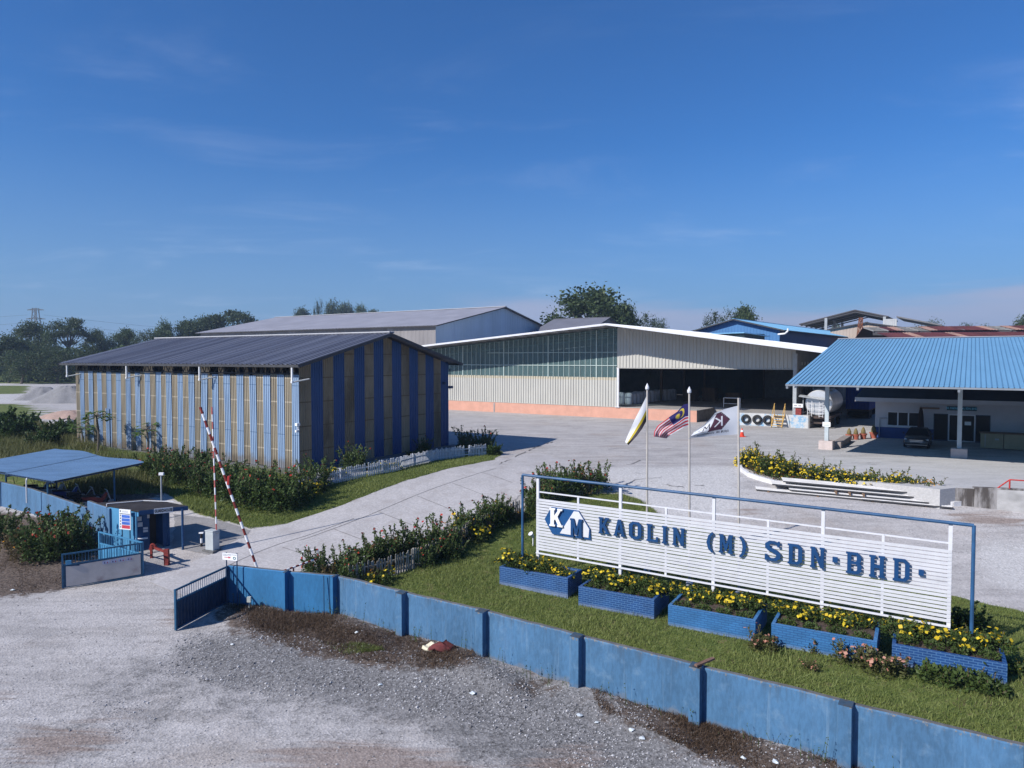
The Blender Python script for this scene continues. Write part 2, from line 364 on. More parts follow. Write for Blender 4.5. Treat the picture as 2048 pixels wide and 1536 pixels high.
BROWN = [[(470, 1500), (640, 1470), (900, 1500), (1000, 1560), (700, 1600), (450, 1560)], [(-60, 1360), (60, 1370), (40, 1420), (-60, 1430)], [(240, 1395), (300, 1420), (310, 1470), (260, 1480), (280, 1440), (180, 1400)],
         [(1330, 1035), (1420, 1030), (1500, 1010), (1560, 1020), (1450, 1045)], [(1850, 1022), (2060, 1025), (2060, 1055), (1920, 1048)], [(0, 1440), (200, 1450), (260, 1500), (100, 1536), (-50, 1536)], [(1000, 1470), (1200, 1480), (1300, 1536), (1050, 1560)], [(380, 1200), (450, 1215), (350, 1265), (300, 1240)]]
brown = mask(BROWN, 8)
# gentle relief outside the wall: a bank of chippings heaped against it
bank = mask([[(440, 1205), (675, 1230), (974, 1314), (1165, 1374), (1405, 1445), (1720, 1540), (1560, 1600), (1250, 1455), (1000, 1375), (800, 1335), (600, 1290), (420, 1250)]], 4)
bank = bank*(1-green)
relief = bank*(.10+.13*np.sin(GX*1.35+GY*.6)*np.sin(GX*.55-1.1)+.05*np.sin(GX*3.1+GY*2.3))
pothole = mask([[(205, 1400), (285, 1405), (308, 1470), (230, 1475)]], 3)
relief = np.maximum(relief, 0)-.05*pothole+.012*np.sin(GX*2.1+np.sin(GY*1.3)*1.7)*np.clip((26-GY)/4, 0, 1)
crack = mask([[(1035, 1400), (1085, 1345), (1095, 1352), (1060, 1405)]], 1); relief -= .22*crack
GZ = zgn(GY)+relief
me = bpy.data.meshes.new('ground'); ny, nx = GX.shape
me.vertices.add(nx*ny); me.vertices.foreach_set('co', np.stack([GX, GY, GZ], -1).ravel())
ii = (np.arange(ny-1)[:, None]*nx+np.arange(nx-1)[None]).ravel()
quads = np.stack([ii, ii+1, ii+1+nx, ii+nx], -1); nf = len(quads)
me.loops.add(nf*4); me.polygons.add(nf); me.loops.foreach_set('vertex_index', quads.ravel())
me.polygons.foreach_set('loop_start', np.arange(nf)*4); me.polygons.foreach_set('use_smooth', [True]*nf); me.update()
for nm, a in (('green', green), ('soil', soil), ('dark', dark), ('pale', white), ('slab', conc), ('brown', brown)):
    at_ = me.attributes.new(nm, 'FLOAT', 'POINT'); at_.data.foreach_set('value', a.ravel().astype(np.float32))
ground = bpy.data.objects.new('ground', me); C.objects.link(ground); ground['kind'] = 'structure'
def gz(x, y):                                           # height of the ground sheet
    i = min(max(np.searchsorted(xs, x)-1, 0), nx-2); j = min(max(np.searchsorted(ys, y)-1, 0), ny-2)
    a = (x-xs[i])/(xs[i+1]-xs[i]); b = (y-ys[j])/(ys[j+1]-ys[j])
    return float((GZ[j, i]*(1-a)+GZ[j, i+1]*a)*(1-b)+(GZ[j+1, i]*(1-a)+GZ[j+1, i+1]*a)*b)
def ground_material(name, base, attrs=True):
    m = bpy.data.materials.new(name); m.use_nodes = True; n = m.node_tree.nodes; L = m.node_tree.links; b = n['Principled BSDF']
    b.inputs['Roughness'].default_value = .92; b.inputs['Specular IOR Level'].default_value = .15
    g = n.new('ShaderNodeTexCoord').outputs['Object']
    def noise(sc, det=6, r=.6, st=None, dist=0):
        v = g
        if st:
            mp = n.new('ShaderNodeMapping'); mp.inputs['Scale'].default_value = st[:3]; mp.inputs['Rotation'].default_value = (0, 0, st[3]); L.new(g, mp.inputs[0]); v = mp.outputs[0]
        t = n.new('ShaderNodeTexNoise'); L.new(v, t.inputs['Vector']); t.inputs['Scale'].default_value = sc; t.inputs['Detail'].default_value = det
        t.inputs['Roughness'].default_value = r; t.inputs['Distortion'].default_value = dist; return t.outputs['Fac']
    def ss(v, a, c):
        t = n.new('ShaderNodeMapRange'); t.interpolation_type = 'SMOOTHSTEP'; L.new(v, t.inputs[0]); t.inputs[1].default_value = a; t.inputs[2].default_value = c; return t.outputs[0]
    def math_(op, a, c):
        t = n.new('ShaderNodeMath'); t.operation = op
        for i, v in enumerate((a, c)):
            if isinstance(v, (int, float)): t.inputs[i].default_value = v
            else: L.new(v, t.inputs[i])
        return t.outputs[0]
    def mix(f, a, c, typ='MIX'):
        t = n.new('ShaderNodeMixRGB'); t.blend_type = typ
        for i, v in enumerate((f, a, c)):
            if isinstance(v, (int, float)): t.inputs[i].default_value = v
            elif isinstance(v, tuple): t.inputs[i].default_value = (*v, 1)
            else: L.new(v, t.inputs[i])
        return t.outputs[0]
    n1 = noise(.35, 8, .62); n2 = noise(2.2, 7, .65); n3 = noise(9, 5, .6)
    tracks = noise(1.2, 6, .62, (.16, 1, 1, R(-58)), .4); tracks2 = noise(2.0, 6, .6, (.12, 1.2, 1, R(24)), .5)
    cur = mix(ss(n1, .3, .7), tuple(c*.84 for c in base), tuple(c*1.1 for c in base))
    cur = mix(math_('MULTIPLY', ss(noise(.22, 8, .6), .5, .68), .6), cur, (.33, .285, .255))
    cur = mix(math_('MULTIPLY', ss(tracks, .40, .62), .6), cur, tuple(c*1.22 for c in base))
    cur = mix(math_('MULTIPLY', ss(tracks2, .5, .7), .45), cur, tuple(c*.68 for c in base))
    cur = mix(math_('MULTIPLY', ss(n2, .52, .78), .5), cur, tuple(c*.66 for c in base))
    if attrs:
        A = {}
        for nm in ('green', 'soil', 'dark', 'pale', 'slab', 'brown'):
            t = n.new('ShaderNodeAttribute'); t.attribute_name = nm; A[nm] = t.outputs['Fac']
        def edge(nm, nz, amp=.9, a=.42, c=.62): return ss(math_('ADD', A[nm], math_('MULTIPLY', math_('SUBTRACT', nz, .5), amp)), a, c)
        nm_ = noise(1.1, 8, .68)
        cur = mix(math_('MULTIPLY', edge('pale', nm_, 1.2, .3, .9), .75), cur, mix(ss(n3, .3, .7), (.45, .435, .43), (.55, .54, .535)))
        cur = mix(math_('MULTIPLY', edge('slab', nm_, 1.0, .3, .85), .8), cur, mix(ss(noise(1.3, 7, .65, (.25, 1, 1, R(-33)), .3), .35, .7), (.35, .34, .335), (.48, .47, .465)))
        cur = mix(math_('MULTIPLY', edge('dark', nm_, 1.2, .05, .65), .9), cur, mix(ss(n3, .3, .7), (.115, .11, .11), (.20, .195, .195)))
        cur = mix(math_('MULTIPLY', edge('brown', tracks2, 1.4, .45, .8), .7), cur, mix(ss(n3, .3, .7), (.18, .125, .10), (.27, .21, .18)))
    # stones: every cell its own grey
    vo = n.new('ShaderNodeTexVoronoi'); vo.inputs['Scale'].default_value = 15; L.new(g, vo.inputs['Vector'])
    bw = n.new('ShaderNodeRGBToBW'); L.new(vo.outputs['Color'], bw.inputs[0])
    vo2 = n.new('ShaderNodeTexVoronoi'); vo2.inputs['Scale'].default_value = 42; L.new(g, vo2.inputs['Vector'])
    bw2 = n.new('ShaderNodeRGBToBW'); L.new(vo2.outputs['Color'], bw2.inputs[0])
    st = math_('ADD', math_('MULTIPLY', bw.outputs[0], .6), math_('MULTIPLY', bw2.outputs[0], .4))
    stc = n.new('ShaderNodeMath'); stc.operation = 'SUBTRACT'; L.new(st, stc.inputs[0]); stc.inputs[1].default_value = .5
    rough_ = math_('ADD', .75, math_('MULTIPLY', A['dark'], 1.5)) if attrs else .8
    st = math_('ADD', math_('MULTIPLY', stc.outputs[0], rough_), .49)
    g1 = n.new('ShaderNodeMapRange'); L.new(st, g1.inputs[0]); g1.inputs[1].default_value = .2; g1.inputs[2].default_value = .8; g1.inputs[3].default_value = .60; g1.inputs[4].default_value = 1.40; g1.clamp = False
    amt = math_('MULTIPLY', ss(n2, .25, .6), .85)
    cur = mix(amt, cur, mix(1.0, cur, g1.outputs[0], 'MULTIPLY'))
    if attrs:
        sc_ = mix(ss(n3, .35, .65), (.05, .036, .029), (.135, .10, .08)); sc_ = mix(ss(noise(26, 3), .6, .72), sc_, (.26, .25, .24))
        cur = mix(math_('MULTIPLY', edge('soil', noise(1.9, 9, .72), 2.0, .22, .6), .95), cur, sc_)
        gc = mix(ss(n2, .35, .7), (.07, .10, .024), (.16, .18, .055)); gc = mix(ss(noise(1.6, 7), .56, .74), gc, (.22, .17, .09))
        cur = mix(edge('green', nm_, .8, .42, .58), cur, gc)
    L.new(cur, b.inputs['Base Color'])
    bp = n.new('ShaderNodeBump'); bp.inputs['Strength'].default_value = .4; bp.inputs['Distance'].default_value = .03
    hsum = math_('ADD', math_('MULTIPLY', vo.outputs['Distance'], 1.0), math_('MULTIPLY', n2, 1.6)); L.new(hsum, bp.inputs['Height']); L.new(bp.outputs[0], b.inputs['Normal'])
    return m
me.materials.append(ground_material('gravel_ground', (.385, .365, .36)))
# concrete driveway, laid as a sheet with slab joints as narrow sunk strips
def strip(name, left, right, n, mtl, dz=.02, jit=.06, kind='structure', m=10):
    def res(pts):
        P = np.array([ag(*p)[:2] for p in pts]); d = np.r_[0, np.cumsum(np.hypot(*np.diff(P, axis=0).T))]; t = np.linspace(0, d[-1], n)
        return np.stack([np.interp(t, d, P[:, 0]), np.interp(t, d, P[:, 1])], -1)
    Lp, Rp = res(left), res(right); vs = []; fs = []
    for i in range(n):
        for j in range(m+1):
            a = j/m; p = Lp[i]*(1-a)+Rp[i]*a
            if j in (0, m): p = p+rng.normal(0, jit, 2)
            vs.append((p[0], p[1], gz(p[0], p[1])+dz))
    for i in range(n-1):
        for j in range(m): k = i*(m+1)+j; fs.append((k, k+1, k+m+2, k+m+1))
    mb = MB(); mb.add(vs, fs); o = mb.build(name, mtl, smooth=True)
    # make it face up
    if o.data.polygons[0].normal.z < 0: o.data.flip_normals()
    o['kind'] = kind; return o, Lp, Rp
def joints(n, L, tc, cur, mix, rampm, noise):
    f = rampm(noise(.9, 8, .65), .5, .72); cur = mix(f, cur, (.345, .32, .315))
    return mix(rampm(noise(5, 6, .7), .62, .75), cur, (.27, .255, .25))
M_drive = mat('driveway_concrete', (.41, .39, .39), .9, .10, .7, .3, 30, fine=.3, grade=joints)
DL = [(300, 1165), (415, 1112), (470, 1082), (520, 1062), (570, 1049), (640, 1026), (700, 1005), (780, 973), (860, 948), (985, 921), (1075, 905)]
DR = [(440, 1218), (560, 1180), (620, 1165), (680, 1148), (740, 1125), (830, 1085), (900, 1055), (960, 1025), (1020, 1002), (1080, 975), (1180, 935)]
drive, DLp, DRp = strip('driveway', DL, DR, 60, M_drive)
M_joint = mat('joint_filler', (.16, .15, .15), .95, .2)
M_jl = mat('pale_joint_filler', (.52, .50, .50), .95, .2)
mj = MB(); mk = MB()
for a in (.30, .34):
    for i in range(2, 52):
        if a == .34 and (i < 14 or i > 44): continue
        if a == .30 and i > 20: continue
        p = DLp[i]*(1-a)+DRp[i]*a; q = DLp[i+1]*(1-a)+DRp[i+1]*a; d = (q-p)/np.hypot(*(q-p)); nn = np.array([-d[1], d[0]])*.025
        mj.add([(*(p+nn), gz(*p)+.026), (*(p-nn), gz(*p)+.026), (*(q-nn), gz(*q)+.026), (*(q+nn), gz(*q)+.026)], [(0, 1, 2, 3)])
for k in range(6, 46, 3):
    p = DLp[k]*.64+DRp[k]*.36; q = DLp[k+1]*.25+DRp[k+1]*.75; d = (q-p)/np.hypot(*(q-p)); nn = np.array([-d[1], d[0]])*.02
    m_ = [p+(q-p)*t for t in np.linspace(0, 1, 7)]
    for s_, e_ in zip(m_, m_[1:]):
        (mk if k % 2 else mj).add([(*(s_+nn), gz(*s_)+.026), (*(s_-nn), gz(*s_)+.026), (*(e_-nn), gz(*e_)+.026), (*(e_+nn), gz(*e_)+.026)], [(0, 1, 2, 3)])
o = mj.build('driveway_joints', M_joint); o.parent = drive
o = mk.build('driveway_pale_joints', M_jl); o.parent = drive
mc_ = MB()                                              # cracks and ruts in the yard surface
for pts, wd_ in ((((1110, 884), (1085, 889), (1062, 900), (1040, 908), (1010, 925), (985, 933)), .10), (((1180, 905), (1250, 896), (1330, 898), (1400, 890)), .07), (((1080, 930), (1140, 940), (1200, 935), (1262, 928), (1290, 918)), .07), (((1310, 965), (1360, 975), (1420, 970)), .08), (((930, 870), (1010, 858), (1100, 862)), .08), (((1560, 900), (1620, 915), (1700, 925), (1790, 926)), .05), (((1200, 985), (1270, 960), (1380, 950)), .05)):
    Q = []
    for (x0, y0), (x1, y1) in zip(pts, pts[1:]):
        for t in np.linspace(0, 1, 7)[:-1]: p = ag(x0+(x1-x0)*t, y0+(y1-y0)*t+random.uniform(-1.2, 1.2)); Q.append(p[:2]+rng.normal(0, .05, 2))
    for i, (p, q) in enumerate(zip(Q, Q[1:])):
        d = (q-p)/np.hypot(*(q-p)); w0 = wd_*(.25+.75*abs(math.sin(i*1.7))); nn = np.array([-d[1], d[0]])*w0*.5
        if math.sin(i*.9+wd_*50) < -.75: continue
        mc_.add([(*(p+nn), gz(*p)+.03), (*(p-nn), gz(*p)+.03), (*(q-nn), gz(*q)+.03), (*(q+nn), gz(*q)+.03)], [(0, 1, 2, 3)])
o = mc_.build('ground_cracks', mat('crack_dirt', (.13, .12, .115), .95, .3, 3)); o.parent = ground
AL = [(345, 1095), (350, 1040), (348, 1028)]; AR = [(430, 1112), (505, 1062), (440, 1040)]
M_apron = mat('gate_apron_asphalt', (.25, .24, .24), .9, .15, 1.2, .3, 30, dirt=(.16, .15, .15), dscale=.8, fine=.3)
strip('path', AL, AR, 12, M_apron, .012, .05)
# ------------------------------------------------------------------ boundary wall right of the gate
WB = [ag(*p) for p in ((457, 1206), (578, 1222), (675, 1232), (813, 1272), (974, 1316), (1165, 1376), (1405, 1447), (1705, 1535))]
d = (WB[-1]-WB[2]); d = d/np.hypot(*d[:2]); WB += [WB[-1]+d*3.5, WB[-1]+d*7]
WH = 1.5
M_captop = mat('mouldy_blue_cap', (.04, .075, .12), .9, .3, 4, .3, 20, dirt=(.05, .05, .05), dscale=4, dlo=.45, dhi=.6)
root = thing('boundary_wall', 'long blue painted masonry wall with dark sided pillars between gravel yard and front lawn', 'wall', (WB[2][0], WB[2][1], 0))
o0 = np.array([WB[2][0], WB[2][1], 0])
def wallseg(p, q, th, h0, h1, m, name, root, o0, mats, zb=-.3):
    p = p-o0; q = q-o0; d = (q-p)[:2]; l = np.hypot(*d); d = d/l; nn = np.array([-d[1], d[0]])*th
    n = max(2, int(l/.35)); mb = MB(); vs = []; fs = []
    for i in range(n+1):
        t = i/n; c = p[:2]+(q-p)[:2]*t; zt = p[2]+(q[2]-p[2])*t+h0+(h1-h0)*t+random.uniform(-.012, .012)
        b = p[2]+(q[2]-p[2])*t+zb
        for a, z in ((0, b), (0, zt-.03), (.18, zt), (1, zt), (1, b)): vs.append((c[0]+nn[0]*a, c[1]+nn[1]*a, z))
    for i in range(n):
        for j in range(4): k = i*5+j; fs.append((k, k+5, k+6, k+1))
    mb.add(vs, fs); mb.m = [1 if i % 4 == 2 else 0 for i in range(len(fs))]
    mb.add([vs[j] for j in (0, 1, 2, 3, 4)], [(0, 1, 2, 3, 4)]); mb.add([vs[n*5+j] for j in (4, 3, 2, 1, 0)], [(0, 1, 2, 3, 4)])
    return mb.build(name, mats, root)
for i in range(len(WB)-1):
    mt = M_bluepaint2 if i < 2 else M_bluepaint
    wallseg(WB[i], WB[i+1], .16, WH-.02, WH+.0, mt, 'wall_panel', root, o0, [mt, M_concdirt])
for i in range(1, len(WB)):
    d = (WB[min(i+1, len(WB)-1)]-WB[i-1])[:2]; d = d/np.hypot(*d); nn = np.array([d[1], -d[0]]); p = WB[i][:2]-o0[:2]-nn*.05
    mb = MB(); a = p-d*(.30 if i > 2 else .1); b = p
    h = WH+random.uniform(.03, .06); e = .29
    A0, B0, A1, B1 = (*a, -.3), (*b, -.3), (*(a+nn*e), -.3), (*(b+nn*e), -.3)
    up = lambda v, z: (v[0], v[1], z)
    mb.add([A0, B0, B1, A1, up(A0, h), up(B0, h), up(B1, h-.03), up(A1, h-.03)], [(0, 3, 2, 1), (0, 1, 5, 4), (1, 2, 6, 5), (2, 3, 7, 6), (3, 0, 4, 7)], 0)
    mb.add([up(A0, h), up(B0, h), up(B1, h-.03), up(A1, h-.03)], [(0, 1, 2, 3)], 1)
    mb.build('pillar', [M_bluepaint if i > 2 else M_bluepaint2, M_captop], root, bevel=.012)
# plank left lying on the wall
c = at(1408, 1326, WH+.08); mb = MB(); mb.beam((-.26, -.16, 0), (.3, .18, .05), .1, .05)
tag(mb.build('plank', mat('weathered_plank', (.17, .10, .075), .8, .3, 8), None, bevel=.005, loc=(c[0], c[1], c[2])), 'short brown plank lying across the top of the blue boundary wall', 'plank')
# ------------------------------------------------------------------ wall left of the gate
LB = [ag(0, 1012), ag(63, 1027), ag(174, 1074)]; d = LB[0]-LB[2]; d /= np.hypot(*d[:2]); LB = [np.array([*(LB[0]+d*8)[:2], zg((LB[0]+d*8)[1])])]+LB
root = thing('boundary_wall', 'streaked blue wall running left from the guardhouse past the motorcycle shelter', 'wall', tuple(LB[3])); o1 = LB[3].copy()
for i in range(3): wallseg(LB[i], LB[i+1], .16, 1.30, 1.30+(.12 if i == 2 else 0), None, 'wall_panel', root, o1, [M_bluepaintl, M_concdirt], zb=-.6)
T0 = ag(176, 1075); T1 = ag(220, 1094)
wallseg(T0, T1, .16, 1.78, 1.82, None, 'tall_wall_panel', root, o1, [M_bluepaintl, M_concdirt], zb=-.4)
# ------------------------------------------------------------------ guardhouse
GA = ag(270, 1105); GB = ag(340, 1091); GD = ag(214, 1090); GC = GB+(GD-GA); zf = GA[2]; gl = np.array([GA[0], GA[1], zf])
root = thing('guardhouse', 'small blue guardhouse with dark flat roof, open door and name board by the gate', 'guardhouse', tuple(gl))
def lg(p, z=None): return np.array([p[0]-gl[0], p[1]-gl[1], (p[2]-gl[2]) if z is None else z])
GH = 1.95
def slabwall(mb, p, q, z0, z1, th=.1, m=0):
    p = np.array(p[:2]); q = np.array(q[:2]); d = (q-p)/np.hypot(*(q-p)); nn = np.array([-d[1], d[0]])*th
    P = [p, q, q+nn, p+nn]; mb.add([(*a, z0) for a in P]+[(*a, z1) for a in P], [(0, 3, 2, 1), (4, 5, 6, 7), (0, 1, 5, 4), (1, 2, 6, 5), (2, 3, 7, 6), (3, 0, 4, 7)], m)
a, b, c_, d_ = lg(GA), lg(GB), lg(GC), lg(GD); ab = b-a
M_ghshade = mat('guardhouse_shaded_blue_paint', (.012, .055, .145), .6, .2, 1.5, .1, 25, dirt=(.06, .10, .2), dscale=1.5)  # hut's blue deepened so the colour carries the shade on its walls
M_ghlight = mat('guardhouse_light_blue_paint', (.075, .25, .43), .6, .15, 1.5, .1, 25, dirt=(.045, .16, .31), dscale=1.2, stretch=(1, 1, .4))
mb = MB(); slabwall(mb, a, a+ab*.42, -.3, GH, .1, 0); slabwall(mb, a+ab*.80, b, -.3, GH, .1, 0); slabwall(mb, a+ab*.42, a+ab*.8, GH-.12, GH, .1, 0)
slabwall(mb, b, c_, -.3, GH, .1, 0); slabwall(mb, c_, d_, -.3, GH, .1, 0); slabwall(mb, d_, a, -.3, GH, .1, 1)
mb.build('wall', [M_ghshade, M_ghlight], root)
mb = MB(); slabwall(mb, a+ab*.42+np.array([-.5, .35, 0]), a+ab*.8+np.array([-.5, .35, 0]), 0, GH-.12, .03); mb.build('doorway', mat('unlit_doorway', (.02, .02, .025), .6), root)  # dark sheet behind the open doorway, painting in the unlit interior
rz_ = 2.0
RP = [lg(ag(*p, rz_)) for p in ((193, 998), (278, 1026), (376, 1009), (300, 985))]
for p in RP: p[2] = GH+.02
RP[3][2] += .04
M_bitumen = mat('bitumen_roof', (.028, .024, .026), .85, .3, 2, .3, 25, dirt=(.13, .12, .12), dscale=1.1, dlo=.58, dhi=.75)
mb = MB(); mb.prism([tuple(p) for p in RP], (0, 0, .07)); mb.build('roof', M_bitumen, root)
# fascia boards and name board along the road side
e = RP[2]-RP[1]; e2 = e[:2]/np.hypot(*e[:2]); nrm = np.array([e2[1], -e2[0]])
mb = MB(); slabwall(mb, RP[1][:2]+nrm*.03, RP[2][:2]+nrm*.03, GH-.1, GH+.085, -.03, 0)
s0 = RP[0]-RP[1]; mb2 = MB(); slabwall(mb, RP[1][:2]+(RP[0]-RP[1])[:2]*.0, RP[1][:2]+(RP[0]-RP[1])[:2]*.25, GH-.18, GH+.0, .03, 1)
mb.build('fascia', [M_ghshade, M_ghlight], root)
q0 = RP[1][:2]+e[:2]*.30+nrm*.06; q1 = RP[1][:2]+e[:2]*.68+nrm*.06
mb = MB(); slabwall(mb, q0, q1, GH-.12, GH+.12, -.02, 0); put_text(mb, 'GUARDHOUSE', .2, (*((q0+q1)/2+nrm*.03), GH), (*e2, 0), (0, 0, 1), 1, .003, .006, squeeze=.56)
mb.build('name_board', [M_cleanwhite, M_black], root)
pp = lg(ag(366, 1099)); mb = MB(); mb.tube((pp[0], pp[1], pp[2]-.1), (pp[0], pp[1], GH), .055); mb.build('porch_post', M_ghshade, root)
mb = MB(); p3 = RP[1]+(RP[0]-RP[1])*.06; mb.tube((p3[0]+.02, p3[1]-.05, -.2), (p3[0]+.02, p3[1]-.05, GH), .045); mb.build('porch_post', M_ghlight, root)
# conduit on the roof
r = [RP[0]*.75+RP[1]*.25, RP[0]*.3+RP[3]*.45+RP[2]*.25, RP[3]*.4+RP[2]*.6]
pts = [(r[0][0], r[0][1], -.2), (r[0][0], r[0][1], GH+.14), (r[1][0], r[1][1], GH+.16), (r[2][0]+.05, r[2][1]+.05, GH+.16)]
mb = MB(); mb.path(pts, .022, 6); mb.build('conduit', M_white, root)
# papers and shelf on the front wall
for k, (t, z, w_, h_) in enumerate(((.08, 1.55, .18, .2), (.09, 1.28, .2, .2), (.24, 1.08, .2, .1), (.24, .95, .2, .1), (.36, 1.62, .1, .16))):
    c1 = a[:2]+ab[:2]*t; n2_ = np.array([ab[1], -ab[0]])/np.hypot(*ab[:2])*.012; dd = ab[:2]/np.hypot(*ab[:2])
    mb = MB(); slabwall(mb, c1+n2_, c1+n2_+dd*w_, z-h_/2, z+h_/2, -.006); mb.build('notice', mat('paper', (.5, .5, .52), .8, .1), root)
mb = MB(); dd = ab[:2]/np.hypot(*ab[:2]); n2_ = np.array([ab[1], -ab[0]])/np.hypot(*ab[:2]); q = a[:2]+ab[:2]*.02; slabwall(mb, q+n2_*.2, q+n2_*.2+dd*.5, .62, .66, .2); mb.build('shelf', M_cleanwhite, root)
# camera pole behind the roof
g = ag(323, 1000, 1.0)
root = thing('camera_pole', 'thin grey pole with a small camera standing behind the guardhouse roof', 'pole', (g[0], g[1], zg(g[1])))
mb = MB(); mb.tube((0, 0, 0), (0, 0, 2.35), .04); mb.build('pole', M_grey, root)
mb = MB(); mb.box(-.1, .14, -.06, .06, 2.28, 2.42); mb.build('camera_housing', M_cleanwhite, root, bevel=.01)
# safety board on two posts in front of the guardhouse
P0 = aty(238.5, 1018, GA[1]-.25); P1 = aty(261, 1024, GA[1]-.45); zb = zg(P0[1])
root = thing('safety_board', 'white safety board with blue rows and red foot mounted on posts before the guardhouse', 'notice board', (P0[0], P0[1], zb))
U = P1-P0; U[2] = 0; W_ = np.hypot(*U[:2]); U = U/W_; Nn = np.array([U[1], -U[0], 0]); Hh = aty(239, 1018, P0[1])[2]-aty(240, 1058, P0[1])[2]; zt = P0[2]-zb
def brd(mb, x0, x1, z0, z1, m, d=.0): # patch on the board face
    p = U*x0+Nn*(.012+d); q = U*x1+Nn*(.012+d); mb.add([(p[0], p[1], zt-Hh+z0), (q[0], q[1], zt-Hh+z0), (q[0], q[1], zt-Hh+z1), (p[0], p[1], zt-Hh+z1)], [(0, 1, 2, 3)], m)
mb = MB(); mb.prism([tuple(U*0+np.array([0, 0, zt-Hh])), tuple(U*W_+np.array([0, 0, zt-Hh])), tuple(U*W_+np.array([0, 0, zt])), (0, 0, zt)], tuple(-Nn*.03), 0)
mb.prism([tuple(U*0+Nn*.010+np.array([0, 0, zt-Hh])), tuple(U*W_+Nn*.010+np.array([0, 0, zt-Hh])), tuple(U*W_+Nn*.010+np.array([0, 0, zt])), tuple(Nn*.010+np.array([0, 0, zt]))], tuple(-Nn*.008), 0)
for k in range(3): brd(mb, .22*W_, .95*W_, Hh*(.24+.17*k), Hh*(.24+.17*k+.15), 1)
brd(mb, .22*W_, .95*W_, Hh*.05, Hh*.22, 2); brd(mb, .05*W_, .95*W_, Hh*.76, Hh*.80, 3)
for k in range(5): brd(mb, .07*W_, .16*W_, Hh*(.08+.14*k), Hh*(.17+.14*k), 3)
for k in range(2): brd(mb, .24*W_, .8*W_, Hh*(.86+.05*k), Hh*(.875+.05*k), 3)
brd(mb, .06*W_, .16*W_, Hh*.86, Hh*.95, 3)
mb.build('board', [M_cleanwhite, mat('board_blue', (.06, .15, .52), .5), mat('board_red', (.55, .06, .09), .5), mat('board_ink', (.12, .14, .17), .6)], root)
for x in (.15, .85): mb = MB(); p = U*(x*W_)-Nn*.045; mb.tube((p[0], p[1], -.3), (p[0], p[1], zt-.05), .025); mb.build('post', M_navysteel, root)
# ------------------------------------------------------------------ gates
def gate(name, label, p, q, h, panel, mats, sheet=None, bars=True):
    p = np.array(p); q = np.array(q); root = thing(name, label, 'gate', (p[0], p[1], min(p[2], q[2])), 0, 'steel gate leaves at the entrance')
    o = np.array([p[0], p[1], min(p[2], q[2])]); D = q-p; l = np.hypot(*D[:2]); D = D/l; zs = q[2]-p[2]; root.rotation_euler = (0, 0, math.atan2(D[1], D[0]))
    f = lambda x, z: (x, 0, z+zs*x/l+(p[2]-o[2]))
    mb = MB()
    for x in (0, l): mb.beam(f(x, .03), f(x, h), .07)
    for z in (.07, panel, h-.03): mb.beam(f(0.03, z), f(l-.03, z), .05, .06)
    mb.build('gate_frame', mats[0], root)
    mb = MB(); n = int(l/.115)
    for i in range(1, n): x = l*i/n; mb.tube(f(x, panel), f(x, h-.03), .011, n=5)
    mb.build('bars', mats[0], root)
    mb = MB(); nr = max(6, int(l/.16))
    mb.corr(f(.03, .09), (l, 0, zs), (0, 0, 1), l-.06, panel-.1, nr, .02)
    mb.build('sheet_panel', mats[1], root)
    return root, f, l
gp, gq = ag(126, 1178), ag(285, 1152)
root, f, l = gate('gate_leaf', 'open gate leaf with pale cloth banner facing the gravel road', gp, gq, 1.45, .98, (M_gateblue, M_gateblue))
mb = MB(); mb.add([(.12, -.06, .1), (.62, -.062, .1), (.62, -.062, .9), (.12, -.06, .93)], [(0, 1, 2, 3)]); 
mb.add([(.6, -.068, .11), (l-.06, -.068, .11+gq[2]-gp[2]), (l-.06, -.068, .97+gq[2]-gp[2]), (.6, -.068, .95)], [(0, 1, 2, 3)])
M_banner = mat('pale_banner_cloth', (.43, .40, .39), .85, .1, 1.5, 0, dirt=(.27, .22, .22), dscale=1.2, dlo=.55, dhi=.8)
mb.build('banner', M_banner, root)
mb = MB(); zz = gq[2]-gp[2]
for x0, x1 in ((1.42, 1.68), (1.72, 1.95), (2.0, 2.25), (2.3, 2.5)):
    x1 = min(x1, l-.1)
    mb.add([(x0, -.072, .78+zz*x0/l), (x1, -.072, .78+zz*x1/l), (x1, -.072, .93+zz*x1/l), (x0, -.072, .93+zz*x0/l)], [(0, 1, 2, 3)], 0)
    for k in range(2): xx = x0+.05+.1*k; mb.add([(xx, -.076, .81+zz*x0/l), (xx+.06, -.076, .81+zz*x0/l), (xx+.03, -.076, .89+zz*x0/l)], [(0, 1, 2)], 1+k % 2)
mb.build('sticker', [mat('sticker_blue', (.33, .36, .50), .7), mat('sticker_ink', (.05, .05, .12), .7), mat('sticker_red', (.3, .06, .08), .7)], root)
mb = MB(); mb.box(.12, .32, -.1, -.04, 1.0, 1.17); mb.build('lock_box', M_gatelight, root, bevel=.01)
p2_ = ag(200, 1127); gate('gate_leaf', 'light blue gate leaf folded back beside the guardhouse', p2_, gq+np.array([-.05, .12, .0]), 1.45, .92, (M_gatelight, M_gatelight))
gate('gate_leaf', 'dark blue gate leaf swung open toward the gravel, hinged at the long boundary wall', ag(352, 1262), ag(455, 1207), 1.47, 1.05, (M_gateblue, mat('navy_gate_sheet', (.012, .03, .07), .5, .2, 3)))
